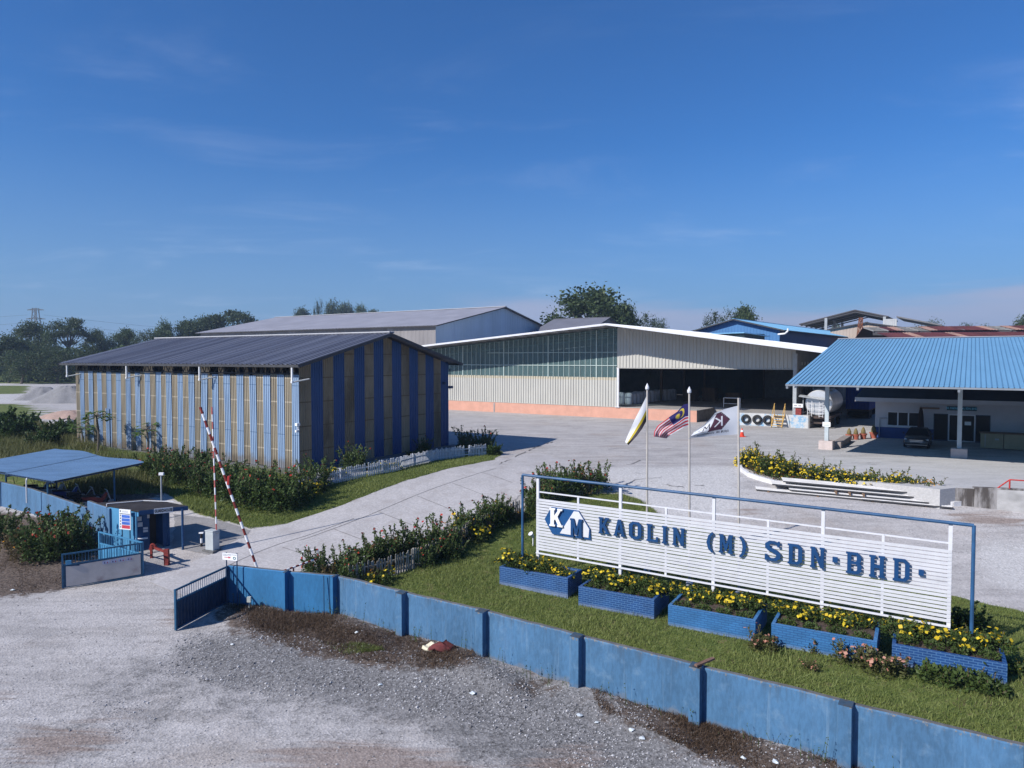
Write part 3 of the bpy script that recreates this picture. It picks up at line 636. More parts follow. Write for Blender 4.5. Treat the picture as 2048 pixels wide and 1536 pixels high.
# direction sign on two posts by the right gate leaf
yd = ag(455, 1207)[1]-.15; S0 = aty(444.6, 1105.5, yd); S1 = aty(474, 1111, yd-.2); S0b = aty(445.5, 1119, yd); zb = 0
root = thing('direction_sign', 'small white sign with red arrow on two dark posts over the blue wall end', 'sign', (S0[0], S0[1], zb))
U = S1-S0; W_ = np.hypot(*U[:2]); U = np.array([U[0], U[1], 0])/W_; Nn = np.array([U[1], -U[0], 0]); h_ = S0[2]-S0b[2]; zt = S0[2]
f = lambda x, z, d=0: tuple(U*x*W_+Nn*d+np.array([0, 0, zt-h_+h_*z]))
mb = MB(); mb.prism([f(0, 0), f(1, 0), f(1, 1), f(0, 1)], tuple(-Nn*.03), 0)
qd = lambda x0, x1, z0, z1, m: mb.add([f(x0, z0, .006), f(x1, z0, .006), f(x1, z1, .006), f(x0, z1, .006)], [(0, 1, 2, 3)], m)
for x0, x1 in ((.04, .3), (.34, .62), (.65, .96)): qd(x0, x1, .80, .88, 2)
for x0, x1 in ((.05, .38), (.42, .62)): qd(x0, x1, .62, .69, 2)
qd(.12, .42, .36, .44, 1); mb.add([f(.42, .24, .006), f(.60, .40, .006), f(.42, .56, .006)], [(0, 1, 2)], 1)
n_ = 20
for k in range(n_):
    a0, a1 = 2*math.pi*k/n_, 2*math.pi*(k+1)/n_
    for r0, r1 in ((.55, 1.0),): mb.add([f(.82+.10*r0*math.cos(a0), .36+.22*r0*math.sin(a0), .006), f(.82+.10*r1*math.cos(a0), .36+.22*r1*math.sin(a0), .006), f(.82+.10*r1*math.cos(a1), .36+.22*r1*math.sin(a1), .006), f(.82+.10*r0*math.cos(a1), .36+.22*r0*math.sin(a1), .006)], [(0, 1, 2, 3)], 3)
mb.build('board', [M_cleanwhite, mat('arrow_red', (.5, .05, .07), .6), mat('sign_ink', (.25, .27, .30), .6), mat('emblem_teal', (.06, .17, .19), .6)], root)
for x in (.22, .93): mb = MB(); p = U*x*W_-Nn*.05; mb.tube((p[0], p[1], 0), (p[0], p[1], zt+.02), .024); mb.build('post', M_navysteel, root)
# small meter box on the wall base
g = WB[0]*.55+WB[1]*.45; mb = MB(); mb.tube((0, 0, 0), (0, 0, .3), .02); mb.box(-.07, .07, -.05, .05, .28, .48)
tag(mb.build('meter_box', mat('meter_box_paint', (.5, .52, .48), .5), None, loc=(g[0]-.1, g[1]-.35, gz(g[0], g[1]-.35)-.02)), 'small pale meter box on a short stub by the blue wall near the gate', 'meter box')
# ------------------------------------------------------------------ barriers
def striped(mb, p, q, r, n, m0=0, m1=1, first=0, segs=8):
    p = np.array(p); q = np.array(q)
    for i in range(n): mb.tube(tuple(p+(q-p)*i/n), tuple(p+(q-p)*(i+1)/n), r, r, segs, m0 if (i+first) % 2 == 0 else m1)
g = ag(425, 1101); root = thing('barrier', 'road barrier with grey cabinet and thin upright pole beside the guardhouse', 'barrier', tuple(g), 0, 'raised road barriers')
root.rotation_euler = (0, 0, R(-25))
mb = MB(); mb.box(-.36, .36, -.3, .3, -.25, .06); mb.build('plinth', M_concdirt, root, bevel=.02)
mb = MB(); mb.box(-.25, .25, -.19, .19, .06, .92); mb.box(-.27, .27, -.21, .21, .92, .97); mb.build('cabinet', mat('cabinet_grey', (.42, .45, .46), .5, .1, 2, dirt=(.25, .26, .26), dscale=2), root, bevel=.012)
pv = aty(433, 1062, g[1]); tp = aty(424, 814, g[1]); mb = MB(); q_ = lambda v: tuple(Matrix.Rotation(-root.rotation_euler.z, 3, 'Z') @ Vector(v-g))
striped(mb, q_(pv), q_(tp), .032, 17, 0, 1, 1); mb.build('boom', [M_cleanwhite, mat('faded_red', (.50, .13, .12), .6)], root)
mb = MB(); c1 = q_(pv); mb.tube((c1[0], c1[1]-.1, c1[2]-.05), (c1[0], c1[1]+.1, c1[2]-.05), .1, n=12); mb.build('pivot', M_grey, root)
pv = at(519, 1150, .95); tp = aty(400.5, 814, pv[1]-.1)
root = thing('barrier', 'thick red and white barrier pole raised at a slant behind the blue wall', 'barrier', (pv[0], pv[1], zg(pv[1])), 0, 'raised road barriers'); g = np.array([pv[0], pv[1], zg(pv[1])])
mb = MB(); striped(mb, pv-g, tp-g, .052, 25, 1, 0, 0); mb.build('boom', [M_cleanwhite, M_dkred], root)
mb = MB(); dd = tp-pv; c1 = pv-g+dd*.565; mb.beam(tuple(c1+np.array([.08, 0, -.16])), tuple(c1+np.array([.11, 0, .18])), .13, .07); mb.build('stop_bracket', M_red, root)
mb = MB(); mb.box(-.2, .2, -.16, .16, -.1, .98); mb.build('cabinet', M_grey, root, bevel=.01)
# red and white pipe rails where the driveway narrows
hp = [ag(604, 1137), ag(636, 1131)]; g = hp[0]
root = thing('pipe_rail', 'low red and white pipe hoop at the driveway edge', 'railing', tuple(g)); mb = MB(); a = np.zeros(3); b = hp[1]-g
striped(mb, a, a+[0, 0, .72], .04, 4, 0, 1, 1); striped(mb, a+[0, 0, .72], b+[0, 0, .72], .04, 4, 0, 1, 0); striped(mb, b, b+[0, 0, .72], .04, 4, 0, 1, 1); mb.build('hoop', [M_cleanwhite, M_red], root)
ra, rb, rc = at(560, 1144, .85), at(632.7, 1118, 1.0), ag(586, 1157); g = np.array([rc[0], rc[1], zg(rc[1])])
root = thing('pipe_rail', 'long striped red and white handrail sloping behind the blue wall', 'railing', tuple(g)); mb = MB(); striped(mb, ra-g, rb-g, .04, 12, 0, 1, 0); mb.build('rail', [M_cleanwhite, M_dkred], root)
mb = MB(); t = .36; c1 = (ra-g)*(1-t)+(rb-g)*t; mb.tube((c1[0], c1[1], -.1), tuple(c1), .035); mb.build('post', M_dkred, root)
# red steel stop block near the guardhouse
l0, l1 = ag(303, 1116), ag(334, 1130); g = l1
root = thing('stop_block', 'rusty red steel stop frame standing on the gate apron', 'barrier', tuple(g)); a = l0-g; mb = MB()
mb.beam((0, 0, 0), (-.04, .05, .70), .16, .2); mb.build('leg', M_dkred, root)
mb = MB(); mb.beam(tuple(a), tuple(a+[0, 0, .5]), .09); mb.build('leg', M_dkred, root)
mb = MB(); dd = a/np.hypot(*a[:2]); mb.beam((0, .03, .56), tuple(dd*1.25+np.array([0, 0, .52])), .13, .09); mb.build('crossbar', M_dkred, root, bevel=.02)
mb = MB(); c1 = dd*1.15; mb.tube((c1[0], c1[1]-.2, .6), (c1[0], c1[1]+.2, .6), .09, n=10); mb.torus((c1[0], c1[1], .66), .1, .05, 'y', 10, 6); mb.build('wheel_clamp', M_dkred, root)
g = ag(403, 1093); root = thing('bollard', 'short black and white bollard between guardhouse porch and barrier cabinet', 'bollard', tuple(g)); mb = MB(); striped(mb, (0, 0, -.05), (0, 0, .62), .055, 3, 1, 0, 0); mb.build('post', [M_cleanwhite, M_black], root)
mb = MB(); mb.box(-.1, .1, -.05, .05, .62, .68); mb.build('cap', M_cleanwhite, root)
# ------------------------------------------------------------------ motorcycle shelter
SP_ = [ag(103, 963, 2.2), ag(288, 924.5, 2.2), ag(115, 899, 2.2), None]; SP_[3] = SP_[0]+SP_[2]-SP_[1]
g = np.array([*(sum(SP_)/4)[:2], zg((sum(SP_)/4)[1])]); root = thing('motorcycle_shelter', 'open shelter with pale blue sheet roof on thin posts behind the left blue wall', 'shelter', tuple(g))
M_shroof = mat('pale_blue_sheet_roof', (.165, .275, .42), .5, .10, 1.2, 0, dirt=(.12, .2, .31), dscale=.7, dlo=.5, dhi=.8, stretch=(.4, 2, 1))
A = SP_[1]-SP_[0]; B = SP_[3]-SP_[0]; la, lb = np.linalg.norm(A), np.linalg.norm(B)
mb = MB(); n = 26
for half, dz in ((0, 0), (1, .05)):
    O = SP_[0]-g+B*.5*half+np.array([0, 0, dz]); Bh = B*(.5 if half else .52)
    # ribs run along A
    k = len(mb.v); nn = 30
    for i in range(nn*4+1):
        t = i/(nn*4); z = .03*(1 if i % 4 in (2, 3) else 0); p = O+Bh*t; q = O+A*(1+.03*math.sin(half*5+i*.05))+Bh*t
        mb.v += [(p[0], p[1], p[2]+z), (q[0], q[1], q[2]+z)]
    for i in range(nn*4): mb.f.append((k+2*i, k+2*i+1, k+2*i+3, k+2*i+2)); mb.m.append(0)
mb.build('roof', M_shroof, root)
mb = MB()
for t in (.03, .35, .68, .97): p = SP_[0]-g+A*t; q = SP_[3]-g+A*t; mb.beam((p[0], p[1], p[2]-.06), (q[0], q[1], q[2]-.06), .06, .09)
for t in (.04, .5, .97): p = SP_[0]-g+B*t; q = p+A; mb.beam((p[0], p[1], p[2]-.13), (q[0], q[1], q[2]-.13), .06, .09)
mb.build('roof_frame', M_navysteel, root)
for (a_, b_) in ((.1, .15), (.72, .06), (.08, .8), (.72, .72), (.4, .97)):
    p = SP_[0]+A*a_+B*b_; mb = MB(); mb.tube((p[0]-g[0], p[1]-g[1], zg(p[1])-g[2]-.1), (p[0]-g[0], p[1]-g[1], p[2]-g[2]-.1), .05); mb.build('post', M_gateblue, root)
mb = MB(); p = SP_[0]-g+B*.27; mb.path([tuple(p+[0, 0, -.05]), tuple(p+[.05, -.12, -.15]), tuple(p+[.05, -.12, -1.3])], .035); mb.build('downpipe', M_white, root)
def motorcycle(label, x, y, rz, m):
    root = thing('motorcycle', label, 'motorcycle', (x, y, gz(x, y)+.01), rz, 'motorcycles under the shelter')
    for sx in (-.62, .62):
        mb = MB(); mb.torus((sx, 0, .29), .24, .05, 'y', 18, 6); w_ = mb.build('wheel', M_black, root)
        mb = MB(); mb.tube((sx, -.05, .29), (sx, .05, .29), .06); mb.tube((sx, -.01, .29), (sx, .01, .29), .19, n=14); mb.build('hub', M_grey, root)
    mb = MB(); mb.prism([(-.75, -.1, .62), (-.35, -.12, .5), (.05, -.1, .42), (.3, -.09, .5), (.45, -.1, .85), (.34, -.1, .9), (.12, -.1, .6), (-.3, -.12, .72), (-.8, -.1, .75)], (0, .21, 0)); mb.box(-.25, .2, -.13, .13, .22, .46); mb.build('body', m, root, bevel=.02)
    mb = MB(); mb.prism([(-.78, -.12, .76), (-.1, -.12, .7), (-.12, -.12, .79), (-.75, -.12, .85)], (0, .24, 0)); mb.build('seat', M_black, root, bevel=.02)
    mb = MB(); mb.tube((.62, -.07, .29), (.42, -.07, .92), .025); mb.tube((.62, .07, .29), (.42, .07, .92), .025); mb.tube((.38, -.33, 1.0), (.38, .33, 1.0), .02); mb.build('handlebar', M_grey, root)
ml = [('motorcycle with dull red body, closest to the guardhouse end of the shelter', M_dkred), ('black motorcycle standing next to the dull red one under the shelter', mat('black_paint', (.02, .02, .025), .3)), ('blue motorcycle in the middle of the shelter row', mat('deep_blue_paint', (.02, .05, .2), .3)),
      ('silver motorcycle left of the blue one under the shelter', M_grey), ('grey motorcycle at the far left end of the shelter row', M_navysteel)]
for k, (lb, m) in enumerate(ml): p = SP_[0]+A*.58+B*(.10+.165*k); motorcycle(lb, p[0], p[1], R(42), m)
# ------------------------------------------------------------------ striped warehouse
def seams(per, off, w_, c, ax=2, grime=None):
    def g(n, L, tc, cur, mix, rampm, noise):
        s = n.new('ShaderNodeSeparateXYZ'); L.new(tc.outputs['Object'], s.inputs[0])
        if grime:
            q = n.new('ShaderNodeMath'); q.operation = 'MULTIPLY_ADD'; L.new(noise(1.6, 8, .7, True), q.inputs[0]); q.inputs[1].default_value = -1.6; L.new(s.outputs[2], q.inputs[2])
            cur = mix(rampm(q.outputs[0], .1, -.55), cur, grime)
        a = n.new('ShaderNodeMath'); a.operation = 'ADD'; L.new(s.outputs[ax], a.inputs[0]); a.inputs[1].default_value = off
        m = n.new('ShaderNodeMath'); m.operation = 'PINGPONG'; L.new(a.outputs[0], m.inputs[0]); m.inputs[1].default_value = per/2
        r = n.new('ShaderNodeMapRange'); L.new(m.outputs[0], r.inputs[0]); r.inputs[1].default_value = w_; r.inputs[2].default_value = w_*.6
        return mix(r.outputs[0], cur, c)
    return g
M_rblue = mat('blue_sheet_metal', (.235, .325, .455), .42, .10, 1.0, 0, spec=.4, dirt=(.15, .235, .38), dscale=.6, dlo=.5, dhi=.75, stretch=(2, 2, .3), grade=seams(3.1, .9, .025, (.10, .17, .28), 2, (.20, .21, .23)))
M_shadeblue = mat('shaded_blue_sheet_metal', (.016, .06, .175), .45, .08, 1.0, 0, spec=.4)  # blue sheet darkened in colour for the walls lying in shade
M_tan = mat('tan_fibreglass_sheet', (.40, .345, .26), .5, .16, .8, 0, spec=.3, transl=.3, dirt=(.28, .235, .175), dscale=.6, stretch=(2, 2, .25), grade=seams(1.52, .3, .05, (.62, .54, .42), 2, (.24, .20, .15)))
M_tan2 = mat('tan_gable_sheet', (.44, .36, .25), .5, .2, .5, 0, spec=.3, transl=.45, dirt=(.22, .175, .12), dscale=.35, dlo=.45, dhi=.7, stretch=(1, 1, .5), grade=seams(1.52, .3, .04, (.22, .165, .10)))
M_darkroof = mat('dark_grey_roof_sheet', (.115, .12, .155), .45, .12, .5, 0, spec=.45, dirt=(.16, .165, .2), dscale=.5, dlo=.42, dhi=.7, stretch=(2.2, .12, .12))
M_steel = mat('dark_truss_steel', (.05, .05, .055), .6, .2, 3)
W1 = Frame(-13.22, 44.05, -32.2, Z0)
root = fthing('striped_warehouse', 'big shed with alternating blue and tan wall panels and dark grey gabled roof', 'warehouse', W1)
LW, DW, HP, HE, HR = 26.7, 15.17, 5.95, 6.72, 8.72
np_ = 40; pw = LW/np_
mb = MB()
for i in range(np_):
    x = -LW+i*pw; blue = i % 2 == 1; top = HP+random.uniform(-.05, .05); lean = random.uniform(-.006, .006); yo = -.02 if blue else 0
    bot = .06 if blue else .1
    if i == 25: lean, yo = .045, -.07
    if i == 28: lean = .012
    mb.corr((x-(.03 if blue else 0), yo, bot), (1, 0, 0), (lean, random.uniform(-.004, .004), 1), pw*(1.06 if blue else 1.0), top-bot, 4, .035, 0 if blue else 1)
mb.corr((-LW+7*pw-.05, -.09, .1), (1, 0, 0), (-.01, 0, 1), pw*.8, 3.0, 4, .03, 0)
mb.build('panel_wall', [M_rblue, M_tan], root)
gh = lambda y: HE+(HR-HE)*(1-abs(y-7.55)/7.6)-.12
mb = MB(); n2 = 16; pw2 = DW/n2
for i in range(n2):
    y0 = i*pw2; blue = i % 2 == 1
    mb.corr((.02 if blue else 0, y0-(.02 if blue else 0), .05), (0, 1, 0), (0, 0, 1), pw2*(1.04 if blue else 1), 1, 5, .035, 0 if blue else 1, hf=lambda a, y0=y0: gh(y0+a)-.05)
mb.build('gable_wall', [M_shadeblue, M_tan2], root)
mb = MB()
for i in range(np_): mb.corr((-i*pw, DW, .05), (-1, 0, 0), (0, 0, 1), pw, HE-.05, 4, .035, i % 2)
for i in range(n2): y0 = DW-i*pw2; mb.corr((-LW, y0, .05), (0, -1, 0), (0, 0, 1), pw2, 1, 5, .035, i % 2, hf=lambda a, y0=y0: gh(y0-a)-.05)
mb.build('rear_walls', [M_shadeblue, M_tan], root)
def roof2(root, x0, x1, ya, za, yr, zr, yb, zb, m, pitch=.3, amp=.035, name='roof', fas=None, th=.0, axis='x', duty=.55, mf=None, m2=None):
    """two ribbed slopes meeting at a ridge; axis 'x': ridge along local x"""
    mb = MB(); l1 = math.hypot(yr-ya, zr-za); l2 = math.hypot(yb-yr, zb-zr); n = int((x1-x0)/pitch)
    if axis == 'x':
        mb.corr((x0, ya, za), (1, 0, 0), (0, yr-ya, zr-za), x1-x0, l1, n, amp, 0, duty=duty, mf=mf); mb.corr((x1, yb, zb), (-1, 0, 0), (0, yr-yb, zr-zb), x1-x0, l2, n, amp, 0, duty=duty)
        mb.box(x0-.02, x1+.02, yr-.22, yr+.22, zr+.0, zr+.07, 1)
        if fas:
            for x in (x0, x1):
                mb.beam((x, ya, za-.1), (x, yr, zr-.1), .05, .2, 2); mb.beam((x, yb, zb-.1), (x, yr, zr-.1), .05, .2, 2)
            mb.beam((x0, ya+.04, za-.08), (x1, ya+.04, za-.08), .05, .16, 2); mb.beam((x0, yb-.04, zb-.08), (x1, yb-.04, zb-.08), .05, .16, 2)
    else:
        mb.corr((ya, x1, za), (0, -1, 0), (yr-ya, 0, zr-za), x1-x0, l1, n, amp, 0, duty=duty); mb.corr((yb, x0, zb), (0, 1, 0), (yr-yb, 0, zr-zb), x1-x0, l2, n, amp, 0, duty=duty)
        mb.box(yr-.2, yr+.2, x0-.02, x1+.02, zr, zr+.07, 1)
        if fas:
            for x in (x0, x1):
                mb.beam((ya, x, za-.1), (yr, x, zr-.1), .05, .2, 2); mb.beam((yb, x, zb-.1), (yr, x, zr-.1), .05, .2, 2)
            mb.beam((ya+.04, x0, za-.08), (ya+.04, x1, za-.08), .05, .16, 2); mb.beam((yb-.04, x0, zb-.08), (yb-.04, x1, zb-.08), .05, .16, 2)
    return mb.build(name, [m, M_ridge if fas is None else m, fas or m, m2 or m], root)
M_ridge = mat('bright_ridge_cap', (.5, .5, .52), .5, .05, 2)
roof2(root, -27.6, .9, -.85, 6.62, 7.55, 8.78, 15.95, 6.62, M_darkroof, .42, .055, fas=M_steel, mf=lambda a: 3 if random.random() < .28 else 0, m2=mat('lit_rib_roof_sheet', (.20, .205, .245), .42, .15, .5, 0, spec=.45, stretch=(2, .15, .15)))  # random rib faces painted lighter, standing in for light along the ribs
mb = MB(); mb.box(-27.6, .9, 7.3, 7.8, 8.84, 8.9); mb.build('ridge_cap', M_ridge, root)
mb = MB()
for y in (.12,):
    mb.beam((-LW, y, HP+.08), (0, y, HP+.08), .07); mb.beam((-LW, y, HE-.12), (0, y, HE-.12), .07); n = 44
    for i in range(n):
        x = -LW+LW*i/n; h_ = LW/n; mb.beam((x, y, HP+.08), (x+h_/2, y, HE-.12), .04); mb.beam((x+h_/2, y, HE-.12), (x+h_, y, HP+.08), .04)
for i in range(8):
    x = -LW+LW*i/7; x = min(max(x, -LW+.15), -.15); mb.beam((x, .3, 0), (x, .3, HE), .2)
    mb.beam((x, .3, HE-.1), (x, 7.55, HR-.2), .15); mb.beam((x, 14.9, HE-.1), (x, 7.55, HR-.2), .15); mb.beam((x, 14.9, 0), (x, 14.9, HE), .2)
mb.build('frame_trusses', M_steel, root)
for px_ in (134, 253, 399, 584):
    x, _, z = W1.on(px_, 745, -.75); mb = MB(); mb.tube((x, -.75, 5.55), (x, -.75, 6.6), .065); mb.tube((x, -.75, 5.5), (x, -.75, 5.62), .09); mb.tube((x, -.75, 5.55), (x+.75, -.05, 5.75), .05, m=1)
    mb.build('downpipe', [M_cleanwhite, M_grey], root)
mb = MB(); x, _, z = W1.on(597, 850, -.1); mb.box(x-.1, x+.1, -.3, -.05, z-.05, z+.12); mb.beam((x, -.06, z-.35), (x, -.2, z-.05), .06); mb.box(x-.07, x+.05, -.32, -.1, z-.45, z-.3); mb.build('security_camera', M_cleanwhite, root, bevel=.01)
mb = MB(); mb.box(.05, .3, 14.4, 14.62, 4.95, 5.15); mb.tube((.1, 15.3, 4.5), (.1, 15.3, 6.2), .03); mb.box(.0, .2, 15.2, 15.6, 4.6, 4.8); mb.build('floodlight', M_navysteel, root)
mb = MB(); mb.box(-LW-1, .9, -1.15, 0, -.4, .045); mb.box(0, .9, 0, DW+.6, -.4, .045); mb.box(-LW, 0, 0, DW, -.4, .04)
mb.build('floor_slab', M_concdirt, root)
# ------------------------------------------------------------------ glazed warehouse with loading dock
W2 = Frame(12.3, 83.1, -33.5, Z0)
root = fthing('glazed_warehouse', 'wide white shed with teal glazed upper wall, pink plinth and open loading bay', 'warehouse', W2)
M_wsheet = mat('white_wall_sheet', (.44, .43, .395), .5, .05, .8, 0, dirt=(.40, .385, .35), dscale=.3, stretch=(1, 1, .3))
M_gsheet = mat('pale_grey_wall_sheet', (.33, .325, .31), .5, .05, .8, 0)
M_pink = mat('pink_plinth_paint', (.54, .29, .215), .8, .08, 1.0, .15, 20, dirt=(.48, .27, .21), dscale=.7)
M_dock = mat('dock_concrete', (.30, .285, .28), .85, .15, 1.2, .1, 20, dirt=(.12, .11, .10), dscale=.6)
def patchy(n, L, tc, cur, mix, rampm, noise): return mix(rampm(noise(.9, 6, .6), .45, .55), cur, mix(rampm(noise(2.5, 6, .6), .4, .6), (.16, .34, .52), (.46, .50, .54)))
M_dockblue = mat('patchy_blue_white_dock_paint', (.50, .50, .50), .8, .1, 2, .15, 20, grade=patchy)
def roofz(x, y=0): return 10.9-.081*(.54-x) if x < .54 else 10.9-.1417*(x-.54)
mb = MB(); mb.box(-36, 9.6, -.05, .0, -.3, 1.3, 0); mb.box(-36, 9.6, 0, 32, -.3, 1.285, 1); mb.box(9.6, 13.9, 6, 32, -.3, 1.285, 1); mb.box(13.9, 21.3, -.55, 32, -.3, 1.285, 1)
mb.box(14, 21.2, -.6, -.56, -.3, 1.30, 2); mb.box(-36, 9.62, -.1, .25, 1.3, 1.34, 3)
mb.box(-17.6, -17.4, -.09, -.04, -.1, 1.2, 1); mb.box(9.605, 9.65, .1, 5.9, -.3, 1.25, 4)  # darker sheet on the notch side stands in for its shade
mb.build('plinth', [M_pink, M_dock, M_dockblue, M_wsheet, M_concdirt], root)
mb = MB(); mb.corr((-36, .02, 1.34), (1, 0, 0), (0, 0, 1), 36, 3.1, 100, .08, 0, duty=.6); mb.corr((-36, .03, 4.42), (1, 0, 0), (0, 0, 1), 36, .36, 100, .08, 1, duty=.6)
mb.corr((0, .02, 5.95), (1, 0, 0), (0, 0, 1), 19.85, 1, 50, .08, 0, hf=lambda a: roofz(a)-5.95-.25, duty=.6)
mb.box(-.1, 19.95, -.05, .05, 5.85, 5.95, 2); mb.build('front_cladding', [M_wsheet, mat('sandy_wall_sheet', (.44, .40, .31), .5, .05, .8), M_gsheet], root)
# glazing: thin tinted sheets between bars
M_glaz = bpy.data.materials.new('teal_glazing'); M_glaz.use_nodes = True; n = M_glaz.node_tree.nodes; L = M_glaz.node_tree.links; b = n['Principled BSDF']
tcn = n.new('ShaderNodeTexCoord'); mp = n.new('ShaderNodeMapping'); mp.inputs['Scale'].default_value = (1.3, 1, .4); L.new(tcn.outputs['Object'], mp.inputs[0]); nn = n.new('ShaderNodeTexNoise'); nn.inputs['Scale'].default_value = 1; nn.inputs['Detail'].default_value = 6; L.new(mp.outputs[0], nn.inputs['Vector'])
cr = n.new('ShaderNodeMixRGB'); L.new(nn.outputs[0], cr.inputs[0]); cr.inputs[1].default_value = (.065, .12, .13, 1); cr.inputs[2].default_value = (.17, .27, .275, 1); L.new(cr.outputs[0], b.inputs['Base Color']); b.inputs['Roughness'].default_value = .25
tr = n.new('ShaderNodeBsdfTransparent'); tr.inputs[0].default_value = (.5, .66, .68, 1); ms = n.new('ShaderNodeMixShader'); ms.inputs[0].default_value = .45; L.new(b.outputs[0], ms.inputs[1]); L.new(tr.outputs[0], ms.inputs[2]); L.new(ms.outputs[0], n['Material Output'].inputs['Surface'])
mb = MB(); mb.add([(-36, .04, 4.78), (0, .04, 4.78), (0, .04, roofz(0)-.25), (-36, .04, roofz(-36)-.25)], [(0, 1, 2, 3)]); mb.build('glazing', M_glaz, root)
M_bar = mat('pale_green_glazing_bar', (.40, .48, .46), .5, .08, 2)
mb = MB(); x = -36
while x <= 0:
    big = int(round((x+36)/.74)) % 9 == 0
    mb.box(x-(.06 if big else .025), x+(.06 if big else .025), -.03, .02, 4.7, roofz(x)-.3); x += .74
mb.box(-36, 0, -.055, -.035, 6.12, 6.2); mb.box(-18.6, 0, -.055, -.035, 7.7, 7.77); mb.build('glazing_bars', M_bar, root)
mb = MB(); ch = lambda x: roofz(x)-1.25
mb.beam((-36, .25, ch(-36)), (0, .25, ch(0)), .09); mb.beam((-36, .25, roofz(-36)-.35), (0, .25, roofz(0)-.35), .09); x = -36
while x < -.5: mb.beam((x, .25, ch(x)), (x+.65, .25, roofz(x+.65)-.35), .05); mb.beam((x+.65, .25, roofz(x+.65)-.35), (x+.65, .25, ch(x+.65)), .05); x += 1.0
mb.build('truss', M_bar, root)
M_wroof = mat('white_roof_sheet', (.78, .78, .79), .5, .04, .6, 0); M_under = mat('grey_roof_underside', (.2, .2, .2), .7, .15, 1)
mb = MB(); zr = lambda x: roofz(x)
for x0, x1 in ((-36.5, .54), (.54, 23.2)):
    dx = x1-x0; l = math.hypot(dx, zr(x1)-zr(x0))
    if x0 < 0: mb.corr((x0, 32.5, zr(x0)), (0, -1, 0), (dx, 0, zr(x1)-zr(x0)), 36.6, l, 110, .03, 0)
    else: mb.corr((x1, -4.1, zr(x1)), (0, 1, 0), (-dx, 0, zr(x0)-zr(x1)), 36.6, l, 110, .03, 0)
    mb.beam((x0, -4.1, zr(x0)-.09), (x1, -4.1, zr(x1)-.09), .06, .2, 1)
    for k in range(24):
        t = (k+.5)/24; xx = x0+dx*t
        mb.beam((xx, -4.05, zr(xx)-.14), (xx, 32, zr(xx)-.14), .08, .16, 2)
mb.build('roof', [M_wroof, M_white, M_under], root)
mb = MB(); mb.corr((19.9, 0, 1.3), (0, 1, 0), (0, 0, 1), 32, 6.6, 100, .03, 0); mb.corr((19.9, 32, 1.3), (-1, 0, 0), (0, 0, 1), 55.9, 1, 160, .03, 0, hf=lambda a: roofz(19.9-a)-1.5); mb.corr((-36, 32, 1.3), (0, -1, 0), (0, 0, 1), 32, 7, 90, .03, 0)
for k in range(5): mb.box(19.95, 20.0, 2+k*1.5, 2.35+k*1.5, 6.3, 6.65, 1)
for k in range(6): mb.box(19.95, 20.0, 1.2+k*1.2, 1.6+k*1.2, 3.4, 5.9, 2)
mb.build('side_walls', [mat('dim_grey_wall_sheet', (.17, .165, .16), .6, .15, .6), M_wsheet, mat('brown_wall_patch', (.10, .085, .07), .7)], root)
mb = MB(); mb.box(.02, .26, -.1, .12, 1.3, 5.9); mb.box(-.15, .4, -.2, .25, 1.285, 1.36); mb.build('bay_post', M_white, root)
mb = MB(); mb.box(19.6, 19.95, -.14, .2, 1.3, 7.5); mb.build('bay_post', M_grey, root)
M_browncol = mat('brown_steel_column', (.11, .07, .045), .7, .2, 2)
for x, y in ((.4, 12.8), (.9, 20), (1.5, 27), (5.5, 27), (10, 27)): mb = MB(); mb.box(x-.13, x+.13, y-.13, y+.13, 1.285, roofz(x)-.3); mb.build('inner_column', M_browncol, root)
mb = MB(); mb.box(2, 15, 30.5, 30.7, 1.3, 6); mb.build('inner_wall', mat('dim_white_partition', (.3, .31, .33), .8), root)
# tyres hung on the dock as fenders
for k, (x, lb) in enumerate(((15.1, 'worn black tyre fender on the dock, nearest the company flag'), (16.25, 'worn black tyre fender hung in the middle of three on the dock'), (17.3, 'worn black tyre fender on the dock, nearest the yellow steps'))):
    p = W2.W(x, -.74, .68); root = thing('tyre', lb, 'tyre', (p[0], p[1], p[2]), W2.r, 'tyres hung on the loading dock'); mb = MB()
    mb.lathe([(.26, -.12), (.42, -.14), (.48, -.08), (.48, .08), (.42, .13), (.26, .11), (.24, 0), (.26, -.12)], (0, 0, 0), 24, 0, 'y'); mb.build('tread', M_black, root, smooth=True)
# yellow steps up to the dock
p = W2.W(18.45, -.62); root = thing('dock_steps', 'yellow timber steps with two handrails leading up to the loading dock', 'steps', tuple(p), W2.r); mb = MB()
for s in (-.5, .5): mb.beam((s, -1.25, .05), (s, -.05, 1.25), .06, .2)
mb.build('stringers', M_yel, root); mb = MB()
for k in range(5): t = (k+.6)/5; mb.box(-.5, .5, -1.25+1.2*t-.16, -1.25+1.2*t+.12, .08+1.18*t-.03, .08+1.18*t+.02)
mb.build('treads', M_yel, root)
for s in (-.52, .52): mb = MB(); mb.tube((s, -1.15, .1), (s, -.95, 1.35), .03); mb.tube((s, -.1, 1.2), (s, .1, 2.4), .03); mb.tube((s, -.95, 1.35), (s, .1, 2.4), .03); mb.build('handrail', M_yel, root)
p = W2.W(11.6, 6.2, 1.29); root = thing('dock_guard_frame', 'white square pipe frame standing at the back of the dock notch', 'railing', tuple(p), W2.r); mb = MB()
mb.path([(-.95, 0, 0), (-.95, 0, 1.15), (.95, 0, 1.15), (.95, 0, 0)], .05); mb.tube((-.95, 0, .5), (.95, 0, .5), .04); mb.build('frame', M_white, root)
g = ag(1484, 873.5); root = thing('traffic_cone', 'orange traffic cone with white collar in front of the dock tyres', 'traffic cone', tuple(g)); mb = MB()
